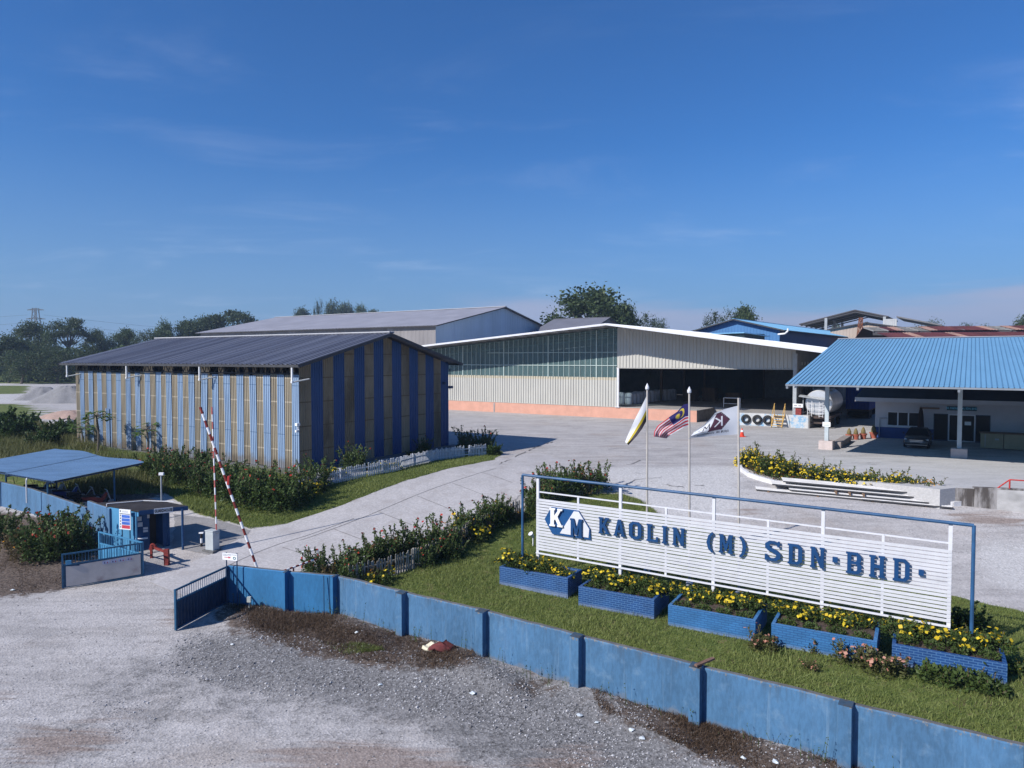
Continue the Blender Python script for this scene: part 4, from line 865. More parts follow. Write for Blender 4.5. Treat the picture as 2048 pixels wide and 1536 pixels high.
mb.lathe([(.2, .04), (.15, .3), (.11, .5), (.06, .72), (.03, .75), (0, .75)], (0, 0, 0), 14, 0); mb.box(-.26, .26, -.26, .26, 0, .05, 0); mb.build('body', mat('cone_orange', (.62, .05, .02), .5), root)
mb = MB(); mb.lathe([(.125, .44), (.085, .62), (.08, .62)], (0, 0, 0), 14, 0); mb.build('collar', M_cleanwhite, root)
# bulk bags and pallets inside the bay
M_bag = mat('white_woven_bag', (.62, .62, .68), .8, .06, 3, .3, 6)
def bag_mesh():
    mb = MB(); mb.lathe([(.0, 0), (.40, 0), (.50, .12), (.53, .5), (.52, 1.0), (.47, 1.28), (.34, 1.38), (.12, 1.42), (0, 1.42)], (0, 0, 0), 12, 0)
    for v in range(len(mb.v)):
        x, y, z = mb.v[v]; k = max(abs(x), abs(y), 1e-6)/max(math.hypot(x, y), 1e-6); f = 1/max(k, .72)*.86; mb.v[v] = (x*f, y*f, z)
    return mb
src = None
for row in range(2):
    for k in range(14):
        p = W2.W(-.85-row*1.08+random.uniform(-.04, .04)+.05*k, 5.4+k*1.02, 1.29)
        if src is None: src = bag_mesh().build('bulk_bag', M_bag, None, smooth=True); o = src
        else: o = src.copy(); C.objects.link(o)
        o.location = tuple(p); o.rotation_euler = (0, 0, W2.r+random.uniform(-.1, .1)); o.scale = (1, 1, random.uniform(.95, 1.08))
        tag(o, 'white bulk bag in the %s row inside the open loading bay' % ('front' if row == 0 else 'second'), 'bulk bag', 'white bulk bags in the %s row' % ('front' if row == 0 else 'second'))
M_pallet = mat('pallet_timber', (.11, .065, .04), .85, .3, 5)
src = None
for si, (x, y, n) in enumerate(((3.1, 16.5, 10), (5.4, 17.5, 12), (9.4, 14.5, 9))):
    for k in range(n):
        p = W2.W(x+random.uniform(-.06, .06), y, 1.29+k*.15)
        if src is None:
            mb = MB()
            for j in range(7): mb.box(-.9, .9, -.6+j*.185, -.6+j*.185+.11, .115, .14)
            for j in (-.55, 0, .55): mb.box(-.9, .9, j-.05, j+.05, 0, .115)
            src = mb.build('timber_pallet', M_pallet); o = src
        else: o = src.copy(); C.objects.link(o)
        o.location = tuple(p); o.rotation_euler = (0, 0, W2.r); lb = ('left', 'middle', 'right')[si]
        tag(o, 'brown timber pallet in the %s pallet stack inside the loading bay' % lb, 'pallet', 'pallets in the %s stack' % lb)
# ------------------------------------------------------------------ further sheds
def shed(name, label, fr, x0, x1, y0, y1, he, hr, m_front, m_side, m_roof, axis='x', ov=.8, pitch=.4, fas=None, amp=.03, he2=None, cat='warehouse'):
    root = fthing(name, label, cat, fr); he2 = he2 or he
    if axis == 'x':
        ym = (y0+y1)/2; g = lambda y: (he+(hr-he)*(y-y0)/(ym-y0) if y < ym else he2+(hr-he2)*(y1-y)/(y1-ym))
        mb = MB(); mb.corr((x0, y0, 0), (1, 0, 0), (0, 0, 1), x1-x0, he-.05, int((x1-x0)/pitch), amp); mb.build('side_wall', m_side, root); mb = MB(); mb.corr((x1, y1, 0), (-1, 0, 0), (0, 0, 1), x1-x0, he2-.05, int((x1-x0)/pitch), amp); mb.build('side_wall', m_side, root)
        mb = MB(); mb.corr((x1, y0, 0), (0, 1, 0), (0, 0, 1), y1-y0, 1, int((y1-y0)/pitch), amp, hf=lambda a: g(y0+a)-.08); mb.build('gable_wall', m_front, root); mb = MB(); mb.corr((x0, y1, 0), (0, -1, 0), (0, 0, 1), y1-y0, 1, int((y1-y0)/pitch), amp, hf=lambda a: g(y1-a)-.08); mb.build('gable_wall', m_front, root)
        s = (hr-he)/(ym-y0); s2 = (hr-he2)/(y1-ym); roof2(root, x0-ov, x1+ov, y0-ov, he-s*ov+.05, ym, hr+.05, y1+ov, he2-s2*ov+.05, m_roof, pitch, .03, fas=fas)
    else:
        xm = (x0+x1)/2; g = lambda x: he+(hr-he)*(1-abs(x-xm)/(x1-xm))
        mb = MB(); mb.corr((x0, y0, 0), (1, 0, 0), (0, 0, 1), x1-x0, 1, int((x1-x0)/pitch), amp, hf=lambda a: g(x0+a)-.08); mb.build('gable_wall', m_front, root); mb = MB(); mb.corr((x1, y1, 0), (-1, 0, 0), (0, 0, 1), x1-x0, 1, int((x1-x0)/pitch), amp, hf=lambda a: g(x1-a)-.08); mb.build('gable_wall', m_front, root)
        mb = MB(); mb.corr((x1, y0, 0), (0, 1, 0), (0, 0, 1), y1-y0, he-.05, int((y1-y0)/pitch), amp); mb.build('side_wall', m_side, root); mb = MB(); mb.corr((x0, y1, 0), (0, -1, 0), (0, 0, 1), y1-y0, he-.05, int((y1-y0)/pitch), amp); mb.build('side_wall', m_side, root)
        s = (hr-he)/(xm-x0); roof2(root, y0-ov, y1+ov, x0-ov, he-s*ov+.05, xm, hr+.05, x1+ov, he-s*ov+.05, m_roof, pitch, .03, fas=fas, axis='y')
    return root
M_paleblue = mat('pale_blue_wall_sheet', (.42, .52, .62), .5, .08, .3, 0, dirt=(.36, .45, .56), dscale=.15, stretch=(1, 1, .2))
M_greyroof = mat('grey_violet_roof_sheet', (.29, .285, .32), .5, .1, .25, 0, dirt=(.36, .35, .375), dscale=.12)
M_dustwall = mat('dusty_wall_sheet', (.22, .205, .205), .6, .15, .4, 0, dirt=(.33, .31, .31), dscale=.25, dlo=.55, dhi=.7, stretch=(1, 1, .2))
W3 = Frame(-13.4, 125, -32.5, Z0)
root = shed('grey_warehouse', 'large dusty grey roofed shed with pale blue gable behind the striped warehouse', W3, -68, 0, 0, 43, 12.9, 17.3, M_paleblue, M_dustwall, M_greyroof, 'x', .8, .9, fas=M_steel)
mb = MB(); mb.box(-68.8, .8, 21.2, 21.8, 17.42, 17.5); mb.build('ridge_cap', M_ridge, root)
p = aty(1221, 635, 150)
W3b = Frame(p[0], p[1], -32.5, Z0); hr = p[2]-Z0
shed('grey_shed', 'small dark grey roofed shed in front of the great tree, behind the glazed warehouse', W3b, -13, -.6, -9, 9, hr-2.9, hr, M_dustwall, M_dustwall, mat('slate_roof_sheet', (.16, .16, .185), .5, .1, .4), 'x', .6, .6, fas=M_steel)
W4 = Frame(41.4, 110, -36.9, Z0)
M_shedblue = mat('bright_blue_wall_sheet', (.06, .175, .375), .5, .08, .4, 0, dirt=(.045, .13, .30), dscale=.25, stretch=(1, 1, .2)); M_cyanroof = mat('sky_blue_roof_sheet', (.17, .37, .55), .45, .06, .3, 0, dirt=(.2, .4, .57), dscale=.2)
root = shed('blue_warehouse', 'blue walled shed with sky blue roof between the white warehouse and the office', W4, -14, 0, 0, 66, 11.55, 13.3, M_shedblue, mat('shaded_blue_wall_sheet', (.013, .042, .125), .5, .08, .5), M_cyanroof, 'y', .9, .5, fas=M_steel)  # side wall: the gable's blue darkened to paint in its shade
mb = MB(); mb.path([(-.1, -.6, 10.7), (.9, -.5, 10.8), (1.35, -.45, 11.2), (1.35, -.45, 11.6)], .14); mb.build('gutter_pipe', M_cleanwhite, root)
a = aty(1372, 659, 108); b = aty(1489, 664.5, 100); fr = Frame(b[0], b[1], math.degrees(math.atan2(b[1]-a[1], b[0]-a[0])), Z0); ln = math.hypot(*(b-a)[:2])
root = fthing('lean_to', 'low dark green lean-to with pale roof edge against the blue warehouse gable', 'shed', fr); h_ = b[2]-Z0
mb = MB(); mb.corr((-ln, 0, 0), (1, 0, 0), (0, 0, 1), ln, h_-.15, 40, .03); mb.corr((0, 0, 0), (0, 1, 0), (0, 0, 1), 5, h_-.15, 12, .03); mb.build('wall', mat('dark_green_sheet', (.02, .04, .045), .6, .2, 1), root)
mb = MB(); mb.prism([(-ln-.4, -.5, h_-.12), (.3, -.5, h_-.12), (.3, 6, h_-.5), (-ln-.4, 6, h_-.5)], (0, 0, .1)); mb.build('roof', M_cyanroof, root)
# open shed without walls, far behind
M_under2 = mat('dusty_roof_underside', (.085, .08, .085), .8, .15, .5)
pk = aty(1710, 619, 172); fr = Frame(pk[0], pk[1], -33, Z0); lf = fr.on(1598, 647.5, 0); rt = fr.on(1776, 632, 0); hz = pk[2]-Z0
root = fthing('open_shed', 'tall open sided shed with dark gabled roof standing dusty behind the blue warehouse', 'shed', fr)
mb = MB()
for e in (lf, rt):
    mb.prism([(0, 0, hz), (e[0], 0, e[2]), (e[0], 26, e[2]), (0, 26, hz)], (0, 0, -.25)); 
    for k in range(5): mb.beam((e[0]*.97, k*6.4+.2, e[2]-.5), (0, k*6.4+.2, hz-.6), .2, .3, 1)
mb.build('roof', [M_under2, M_steel], root)
xc = fr.on(1652, 650, 0)[0]
for x, y in ((xc, 0), (xc, 13), (xc, 26), (rt[0]*.9, 0), (rt[0]*.9, 26), (lf[0]*.9, 26)): mb = MB(); zz = hz+(lf[2]-hz)*x/lf[0] if x < 0 else hz+(rt[2]-hz)*x/rt[0]; mb.box(x-.3, x+.3, y-.3, y+.3, 0, zz-.3); mb.build('post', M_grey, root)
a = aty(1733, 645, 142); fr = Frame(a[0], a[1], -33, Z0); h_ = a[2]-Z0; l_ = fr.on(1661, 658, 0); r_ = fr.on(1783, 654, 0)
shed('beige_shed', 'shed with plain beige gable wall below the open shed', fr, l_[0], -l_[0], 0, 22, l_[2], h_, mat('beige_wall_sheet', (.40, .32, .265), .6, .06, .4), M_dustwall, M_under2, 'y', .5, .6, fas=M_steel)
a = aty(1793, 632, 158); fr = Frame(a[0], a[1], -33, Z0); h_ = a[2]-Z0; r_ = fr.on(1884, 649, 0)
root = fthing('dusty_shed', 'pale dusty shed with long grey roof falling to the right above the rusty roofs', 'shed', fr)
mb = MB(); mb.prism([(0, 0, h_), (r_[0], 0, r_[2]), (r_[0], 20, r_[2]), (0, 20, h_)], (0, 0, -.3)); mb.build('roof', mat('dusty_grey_roof', (.16, .16, .165), .7, .1, .4), root)
mb = MB(); mb.corr((-2.6, 0, 0), (1, 0, 0), (0, 0, 1), 2.7, h_-.6, 7, .1); mb.corr((-2.6, 20, 0), (0, -1, 0), (0, 0, 1), 20, h_-1.6, 30, .1); mb.corr((.1, 0, 0), (1, 0, 0), (0, 0, 1), r_[0]-.5, 8, 30, .05); mb.build('wall', mat('pale_dusty_wall', (.45, .46, .47), .7, .08, .4), root)
a = aty(1727, 660, 130); fr = Frame(a[0]+4.5, a[1], -33, Z0); h_ = aty(1741, 664, 130)[2]-Z0
shed('small_blue_shed', 'small deep blue gable shed between the beige shed and the rusty roofs', fr, -5, 5, 0, 12, h_-1.4, h_, M_shedblue, M_shedblue, M_under2, 'y', .5, .5, fas=M_steel)
# lattice boom
b0, b1 = aty(1711, 690, 136), aty(1722, 635, 136); g = np.array([b0[0], b0[1], Z0]); root = thing('lattice_boom', 'rusty lattice crane boom rising in front of the beige shed gable', 'crane boom', tuple(g)); mb = MB()
P = [b0-g+np.array([0, 0, -8]), b1-g]; e_ = [np.array(v) for v in ((-.45, -.45, 0), (.45, -.45, 0), (.45, .45, 0), (-.45, .45, 0))]
for e in e_: mb.beam(tuple(P[0]+e*1.2), tuple(P[1]+e*.5), .12)
for k in range(12):
    for j in range(4):
        t0, t1 = k/12, (k+1)/12; q0 = P[0]+(P[1]-P[0])*t0+e_[j]*(1.2-.7*t0); q1 = P[0]+(P[1]-P[0])*t1+e_[(j+1) % 4]*(1.2-.7*t1); mb.beam(tuple(q0), tuple(q1), .08)
mb.build('boom', mat('rusty_boom', (.22, .085, .045), .7, .3, 2), root)
mb = MB(); mb.box(-2.5, .5, -1, 1.5, 0, 1.2); mb.box(-2.2, 0, -1, 1.2, 1.2, 2.8); mb.build('carrier', M_dkred, root)
# rusty roofed sheds at right
M_rust = mat('rusted_red_roof_sheet', (.095, .026, .026), .7, .35, .25, 0, dirt=(.15, .06, .045), dscale=.5, stretch=(2.5, .3, 1)); M_rustl = mat('pale_rust_sheet', (.32, .19, .15), .7, .2, .6)
fr = Frame(*aty(1778, 674, 97)[:2], -12, Z0); z_ = lambda px, py, d: fr.on(px, py, d)
root = fthing('rusty_shed', 'long shed with dark red rusted monitor roof in two tiers behind the office roof', 'shed', fr)
e0 = z_(1778, 674.5, 0); e1 = z_(1790, 665.5, 6); u0 = z_(1777, 661.5, 7.2); u1 = z_(1788, 653.6, 12.5); XR = 34
mb = MB()
def sheetrow(y0, z0, y1, z1, x0, holes):
    x = x0; k = 0
    while x < XR:
        w_ = 1.1
        if not any(h0 <= x < h1 for h0, h1 in holes): mb.corr((x, y0, z0), (1, 0, 0), (0, y1-y0, z1-z0), w_*1.02, math.hypot(y1-y0, z1-z0), 3, .05, 1 if random.random() < .1 else 0)
        x += w_; k += 1
sheetrow(e0[1], e0[2], e1[1], e1[2], e0[0], []); sheetrow(u0[1], u0[2], u1[1], u1[2], u0[0], [(3.6, 6.9), (15.6, 17.5)])
mb.prism([(0, 13, u1[2]), (XR, 13, u1[2]), (XR, 22, u1[2]-3), (0, 22, u1[2]-3)], (0, 0, -.1), 0)
mb.build('roof', [M_rust, M_rustl], root)
mb = MB(); mb.box(0, XR, .3, .4, 0, e0[2]-.1, 0); mb.box(0, .2, .4, 20, 0, u1[2]-2.6, 0); mb.box(0, XR, 7.6, 7.7, e1[2]-.3, u0[2]-.1, 0)
for k in range(18): mb.beam((k*2, 7.4, u0[2]), (k*2, 12.6, u1[2]-.1), .1, .15, 1)
for j in range(4): mb.beam((0, 8.2+j*1.3, u0[2]+(u1[2]-u0[2])*(j*1.3+.7)/5-.05), (XR, 8.2+j*1.3, u0[2]+(u1[2]-u0[2])*(j*1.3+.7)/5-.05), .1, .1, 1)
mb.build('frame', [M_under2, mat('grey_purlin', (.3, .29, .28), .7)], root)
# ------------------------------------------------------------------ office and its big shelter roof
OF = Frame(24.34, 54.74, -32.9, Z0)
root = fthing('roof_shelter', 'huge sky blue sheet roof on slim steel columns sheltering the office', 'shelter', OF)
M_oroof = mat('sky_blue_shelter_roof_sheet', (.155, .335, .51), .42, .05, .5, 0, dirt=(.18, .365, .54), dscale=.25, spec=.4, stretch=(2, .4, 1), grade=seams(5.6, 1.0, .03, (.10, .24, .38), 1))
EY, EZ, RY, RZ = -7.4, 5.22, 15.5, 8.87; XL, XRR = -1.55, 34
def orib(mb, O, A, B, la, lb, n):
    O = Vector(O); A = Vector(A).normalized(); B = Vector(B).normalized(); Nn = A.cross(B); k = len(mb.v); st = la/n
    prof = []
    for i in range(n): prof += [(i*st, 0), (i*st+st*.80, .0), (i*st+st*.86, .05), (i*st+st*.93, .05), (i*st+st*.99, 0)]
    for a, h in prof: mb.v += [tuple(O+A*a+Nn*h), tuple(O+A*a+B*lb+Nn*h)]
    for i in range(len(prof)-1): mb.f.append((k+2*i, k+2*i+2, k+2*i+3, k+2*i+1)); mb.m.append(1 if i % 5 in (1, 3) else 0)
mb = MB(); l1 = math.hypot(RY-EY, RZ-EZ); orib(mb, (XL, EY, EZ), (1, 0, 0), (0, RY-EY, RZ-EZ), XRR-XL, l1, 128); mb.corr((XRR, 34, 6.0), (-1, 0, 0), (0, RY-34, RZ-6), XRR-XL, math.hypot(RY-34, RZ-6), 88, .04)
mb.box(XL, XRR, RY-.25, RY+.25, RZ+.01, RZ+.08, 2); mb.build('roof', [M_oroof, mat('roof_seam_blue', (.055, .14, .26), .5), M_greyroof], root)
M_shsteel = mat('painted_shelter_steel', (.20, .22, .25), .5, .1, 2); zu = lambda y: EZ+(RZ-EZ)*(y-EY)/(RY-EY)
mb = MB()
for x in (XL+.1, 3, 8.68, 13, 17.36, 22, 26.04, 30, XRR-.1):
    mb.beam((x, EY+.05, zu(EY)-.2), (x, RY, zu(RY)-.2), .14, .24)
for y in (EY+.05, -5, -2.5, 0, 2.5, 5, 8): mb.beam((XL, y, zu(y)-.07), (XRR, y, zu(y)-.07), .08, .12)
mb.beam((XL, 0, zu(0)-.36), (XRR, 0, zu(0)-.36), .18, .3); mb.build('roof_frame', M_shsteel, root)
for x in (0, 8.68, 17.36, 26.04):
    mb = MB(); mb.box(x-.14, x+.14, -.14, .14, .5, zu(0)-.4); mb.build('column', mat('column_paint', (.42, .47, .50), .5, .08, 2), root)
    mb = MB(); mb.box(x-.5, x+.5, -.5, .5, -.1, .66); mb.build('footing', mat('column_footing_paint', (.50, .42, .395), .8, .1, 2, .2, 20), root, bevel=.03)
mb = MB(); mb.box(-.28, .28, -.17, -.15, 1.75, 2.1); mb.box(-.2, .2, -.175, -.17, 1.83, 1.87, 1); mb.box(-.15, .2, -.175, -.17, 1.93, 1.96, 1); mb.build('plate', [M_cleanwhite, mat('plate_ink', (.2, .3, .25), .6)], root)
for x, z in ((8.68, 4.98),): mb = MB(); mb.box(x-.22, x+.22, -.2, .2, z-.15, z+.12); mb.build('lamp_bracket', M_white, root)
for px_, py_ in ((1591, 773), (1611, 770)): q = OF.on(px_, py_, EY+.6); mb = MB(); mb.tube((q[0], q[1], q[2]-.1), (q[0], q[1], q[2]+.05), .1, .04); mb.build('lamp', M_white, root)
root = fthing('office', 'white single storey office with navy base, dark roof and glass doors under the blue shelter', 'office', OF)
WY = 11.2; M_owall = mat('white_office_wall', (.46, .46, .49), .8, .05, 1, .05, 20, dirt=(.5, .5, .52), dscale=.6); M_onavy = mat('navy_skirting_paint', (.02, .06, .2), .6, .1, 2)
x0 = OF.on(1750, 850, WY)[0]; XO = 24
def orect(px0, py0, px1, py1): a = OF.on(px0, py0, WY); b = OF.on(px1, py1, WY); return a[0], b[0], b[2], a[2]
wn0 = orect(1775, 823, 1838, 853); wn0 = (wn0[0], wn0[1], OF.on(1800, 852, WY)[2], OF.on(1800, 824, WY)[2]); dr = (OF.on(1867, 850, WY)[0], OF.on(1981, 850, WY)[0], 0.02, OF.on(1900, 828, WY)[2])
he = OF.on(1760, 800, WY)[2]
mb = MB(); cols = sorted({x0, wn0[0], wn0[1], dr[0], dr[1], XO})
def wallrect(a, b, c, d, m=0): mb.box(a, b, WY, WY+.2, c, d, m)
hs_ = .95
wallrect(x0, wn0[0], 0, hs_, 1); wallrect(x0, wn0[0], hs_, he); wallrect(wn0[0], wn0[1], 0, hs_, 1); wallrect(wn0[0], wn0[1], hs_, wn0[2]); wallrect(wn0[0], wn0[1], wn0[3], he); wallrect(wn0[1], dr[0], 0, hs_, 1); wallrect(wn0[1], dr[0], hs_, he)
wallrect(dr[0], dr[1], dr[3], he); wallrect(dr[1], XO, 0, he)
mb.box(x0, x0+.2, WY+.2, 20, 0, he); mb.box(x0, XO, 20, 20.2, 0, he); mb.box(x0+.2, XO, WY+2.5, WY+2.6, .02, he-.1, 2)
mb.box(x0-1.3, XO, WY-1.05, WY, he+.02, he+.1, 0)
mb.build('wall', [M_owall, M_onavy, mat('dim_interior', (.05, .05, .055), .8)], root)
nw = 3; ww = (wn0[1]-wn0[0]+.9)/3
for k in range(3):
    a, b = wn0[0]+(wn0[1]-wn0[0])*k/3, wn0[0]+(wn0[1]-wn0[0])*(k+1)/3; mb = MB(); mb.box(a+.04, b-.04, WY+.06, WY+.08, wn0[2]+.04, wn0[3]-.04); w_ = mb.build('window', M_glassdark, root)
    mb = MB(); mb.box(a, a+.05, WY+.03, WY+.11, wn0[2], wn0[3]); mb.box(b-.05, b, WY+.03, WY+.11, wn0[2], wn0[3]); mb.box(a, b, WY+.03, WY+.11, wn0[3]-.05, wn0[3]); mb.box(a, b, WY+.03, WY+.11, wn0[2], wn0[2]+.05); mb.build('frame', M_white, w_)
mb = MB(); mb.box(wn0[0]-.1, wn0[1]+.1, WY-.1, WY, wn0[2]-.09, wn0[2]-.01); mb.build('window_sill', M_white, root)
dx = [OF.on(p, 850, WY)[0] for p in (1867, 1896, 1921, 1951, 1981)]
for k in range(4):
    mb = MB(); mb.box(dx[k]+.05, dx[k+1]-.05, WY+.06, WY+.08, .1 if k in (1, 2) else .1, dr[3]-.06); w_ = mb.build('glass_door' if k in (1, 2) else 'window', M_glassdark, root)
    mb = MB(); fw = .1 if k in (1, 2) else .04; fm = M_white if k in (1, 2) else M_navysteel
    mb.box(dx[k], dx[k]+fw, WY-.01, WY+.11, .02, dr[3]); mb.box(dx[k+1]-fw, dx[k+1]-.003, WY-.01, WY+.11, .02, dr[3]); mb.box(dx[k]+fw, dx[k+1]-fw, WY-.01, WY+.11, dr[3]-fw, dr[3]-.002); mb.box(dx[k]+fw, dx[k+1]-fw, WY-.01, WY+.11, .02, .1); mb.build('frame', fm, w_)
q = OF.on(1935, 847, WY); mb = MB(); mb.box(q[0]-.2, q[0]+.25, WY+.03, WY+.055, q[2]-.15, q[2]+.15); mb.build('notice', M_cleanwhite, root)
a = OF.on(1894, 813, WY); b = OF.on(1953.5, 820.5, WY); zc_ = OF.on(1924, 817, WY)[2]; mb = MB(); mb.box(a[0], b[0], WY-.07, WY-.002, zc_-.18, zc_+.18, 0)
put_text(mb, 'KL KAOLIN (M) SDN BHD', .24, ((a[0]+b[0])/2, WY-.072, zc_), (1, 0, 0), (0, 0, 1), 1, .003, .004, squeeze=.80); mb.build('name_board', [mat('teal_board', (.005, .06, .09), .4), mat('cyan_lettering', (.18, .62, .85), .5)], root)
mb = MB(); ez = OF.on(1730, 797, WY-1.1)[2]; mb.prism([(x0-1.5, WY-1.2, ez), (XO, WY-1.2, ez), (XO, 15.5, ez+2.2), (x0-.2, 15.5, ez+2.2)], (0, 0, .12)); mb.prism([(x0-.2, 15.5, ez+2.2), (XO, 15.5, ez+2.2), (XO, 21, ez), (x0-1.5, 21, ez)], (0, 0, .12)); mb.build('roof', mat('dark_office_roof', (.05, .052, .065), .7, .15, 1), root)
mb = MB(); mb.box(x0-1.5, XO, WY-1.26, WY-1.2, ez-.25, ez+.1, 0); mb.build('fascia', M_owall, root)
mb = MB(); mb.path([(x0+.35, WY-.06, .1), (x0+.35, WY-.06, 1.75), (x0+1.0, WY-.06, 1.75)], .03); mb.build('conduit', M_grey, root)
# things under the shelter
q = OF.gz(1845, 874, 0); root = thing('closed_parasol', 'dark closed parasol beside the office windows behind the car', 'parasol', tuple(OF.W(q[0], WY-.7)), OF.r); mb = MB(); mb.tube((0, 0, 0), (0, 0, 2.9), .04); mb.tube((0, 0, 0), (0, 0, .1), .3, n=14); mb.build('pole', M_navysteel, root)
mb = MB(); mb.lathe([(.22, .75), (.26, 1.3), (.2, 2.2), (.1, 2.75), (.02, 2.85)], (0, 0, 0), 9); mb.build('canopy', mat('dark_canvas', (.025, .016, .015), .9), root, smooth=True)
mb = MB(); mb.box(-.1, 1.35, -.05, .15, 2.72, 2.85); mb.build('arm', M_wood, root)
q = OF.gz(1957, 897, 0); root = thing('panelled_counter', 'long beige panelled box counter with brown top right of the office doors', 'counter', tuple(OF.W(q[0]+.1, q[1]+.2)), OF.r); mb = MB()
for k in range(5): mb.box(k*1.5+.02, k*1.5+1.48, 0, 1.1, .05, 1.18)
mb.build('panels', mat('beige_panel', (.30, .26, .17), .7, .1, 2), root, bevel=.02)
mb = MB(); mb.box(-.06, 7.6, -.06, 1.16, 1.18, 1.25); mb.build('top', M_wood, root)
mb = MB(); mb.box(.3, .34, -.02, 0, .1, 1.1); mb.box(.95, 1.2, -.02, 0, .7, .82); mb.build('label_plate', M_grey, root)
mb = MB(); mb.box(.3, .9, .9, 6.4, -.05, .5); root = mb.build('concrete_bench', mat('bench_concrete', (.27, .235, .22), .85, .15, 1.5, .2, 20), None, bevel=.03); root.location = OF.loc; root.rotation_euler = (0, 0, OF.r); tag(root, 'long low concrete block running back from the shelter column footing', 'concrete block')
q = ag(1681, 892.5); root = thing('spotlight', 'small grey spotlight on the ground beside the low concrete block', 'spotlight', tuple(q)); mb = MB(); mb.tube((0, 0, 0), (0, 0, .2), .03); mb.tube((-.1, -.12, .3), (.08, .1, .3), .17, .14, n=12); mb.build('lamp_head', M_grey, root, smooth=False)
M_terra = mat('terracotta', (.35, .10, .065), .8, .15, 3); M_cact = mat('dry_cone_plant', (.16, .12, .05), .9, .3, 8)
for k, (px_, py_, lb, s) in enumerate(((1698, 879, 'terracotta pot with cone plant right at the end of the concrete block', .95), (1711.5, 879, 'terracotta pot with slim cone plant, next after the concrete block', .95), (1726.4, 877.8, 'terracotta pot with tallest cone plant between two gaps', 1.0), (1747, 876.6, 'widest terracotta pot with cone plant at the white office corner', 1.12))):
    g = ag(px_, py_); root = thing('plant_pot', lb, 'plant pot', tuple(g), 0, 'potted cone plants by the office'); root.scale = (s, s, s)
    mb = MB(); mb.lathe([(0, 0), (.2, 0), (.27, .38), (.31, .38), (.31, .48), (.25, .48), (.24, .4), (0, .4)], (0, 0, 0), 14); mb.build('pot', M_terra, root, smooth=False)
    mb = MB(); mb.lathe([(.16, .42), (.2, .55), (.17, .75), (.08, .98), (0, 1.08)], (0, 0, 0), 9); mb.build('plant', M_cact, root)
# ------------------------------------------------------------------ forecourt slab, kerb, retaining wall
def flat(px, py, z=Z0+.02): return at(px, py, z)
P = [flat(*p) for p in ((1486, 918), (1530, 936), (1590, 948), (1660, 957), (1760, 966), (1880, 979), (1915, 975), (2060, 983), (2300, 996))]
top = [tuple(p) for p in P]+[(60, P[-1][1]+2, Z0+.02), (60, 50, Z0+.02), (14, 50, Z0+.02)]
mb = MB(); mb.prism([(x, y, z-1.4) for x, y, z in top], (0, 0, 1.4)); o = mb.build('pavement', mat('forecourt_concrete', (.43, .42, .415), .9, .1, .8, .25, 25, dirt=(.26, .255, .25), dscale=.35, fine=.2, stretch=(.5, 1.2, 1)), None); o['kind'] = 'structure'
KP = [ag(*p) for p in ((1478, 932), (1482, 942), (1497, 953), (1520, 961), (1550, 969), (1600, 976), (1700, 986), (1800, 998), (1905, 1012), (1931, 1009))]
g = KP[4]; mb = MB()
for a, b in zip(KP, KP[1:]):
    a = a-g; b = b-g; d = (b-a)[:2]/np.hypot(*(b-a)[:2]); n_ = np.array([-d[1], d[0]])*.09
    mb.add([(*(a[:2]-n_), a[2]-.2), (*(b[:2]-n_), b[2]-.2), (*(b[:2]+n_), b[2]-.2), (*(a[:2]+n_), a[2]-.2), (*(a[:2]-n_), a[2]+.24), (*(b[:2]-n_), b[2]+.24), (*(b[:2]+n_), b[2]+.24), (*(a[:2]+n_), a[2]+.24)], [(0, 3, 2, 1), (4, 5, 6, 7), (0, 1, 5, 4), (1, 2, 6, 5), (2, 3, 7, 6), (3, 0, 4, 7)])
root = mb.build('flower_bed_kerb', mat('white_kerb_paint', (.62, .61, .62), .8, .08, 2, .15, 20, dirt=(.4, .38, .37), dscale=1.5)); root.location = tuple(g); tag(root, 'curved white kerb around the yellow flower bed before the office forecourt', 'kerb')
a, b = ag(1906, 1010), ag(2075, 1026); c = b+(b-a)*1.5; g = a; mb = MB()
def cw(p, q, th, z0, z1): slabwall(mb, (p-g)[:2], (q-g)[:2], z0, z1, th)
cw(a, a+(b-a)*.25, .25, -.4, .93); cw(a+(b-a)*.25+np.array([0, -.05, 0]), c+np.array([0, -.05, 0]), .35, -.4, 1.02)
M_stain = mat('stained_concrete', (.30, .285, .28), .9, .15, 1.5, .3, 15, dirt=(.075, .065, .06), dscale=1.2, dlo=.40, dhi=.62, stretch=(1.5, 1.5, .35))
o = mb.build('retaining_wall', M_stain, None, bevel=.02); o.location = tuple(g); tag(o, 'low stained concrete retaining wall at the edge of the office forecourt', 'wall')
q0, q1 = ag(1990, 1016), ag(2018, 1020); g = q0; root = thing('stair_rail', 'red pipe handrail beside the stained retaining wall', 'railing', tuple(g)); mb = MB(); d = q1-q0; s_ = np.array([2.2, -1.0, 0])
mb.tube((0, 0, -.1), (0, 0, 1.0), .04); mb.tube(tuple(d+[0, 0, -.2]), tuple(d+[0, 0, 1.62]), .04); mb.tube((0, 0, 1.0), tuple(d+[0, 0, 1.62]), .035); mb.tube(tuple(d+[0, 0, 1.62]), tuple(d+s_+[0, 0, 1.6]), .035); mb.tube(tuple(d+[0, 0, .85]), tuple(d+s_+[0, 0, .85]), .03); mb.tube(tuple(d+s_+[0, 0, -.2]), tuple(d+s_+[0, 0, 1.6]), .04); mb.build('rail', M_red, root)
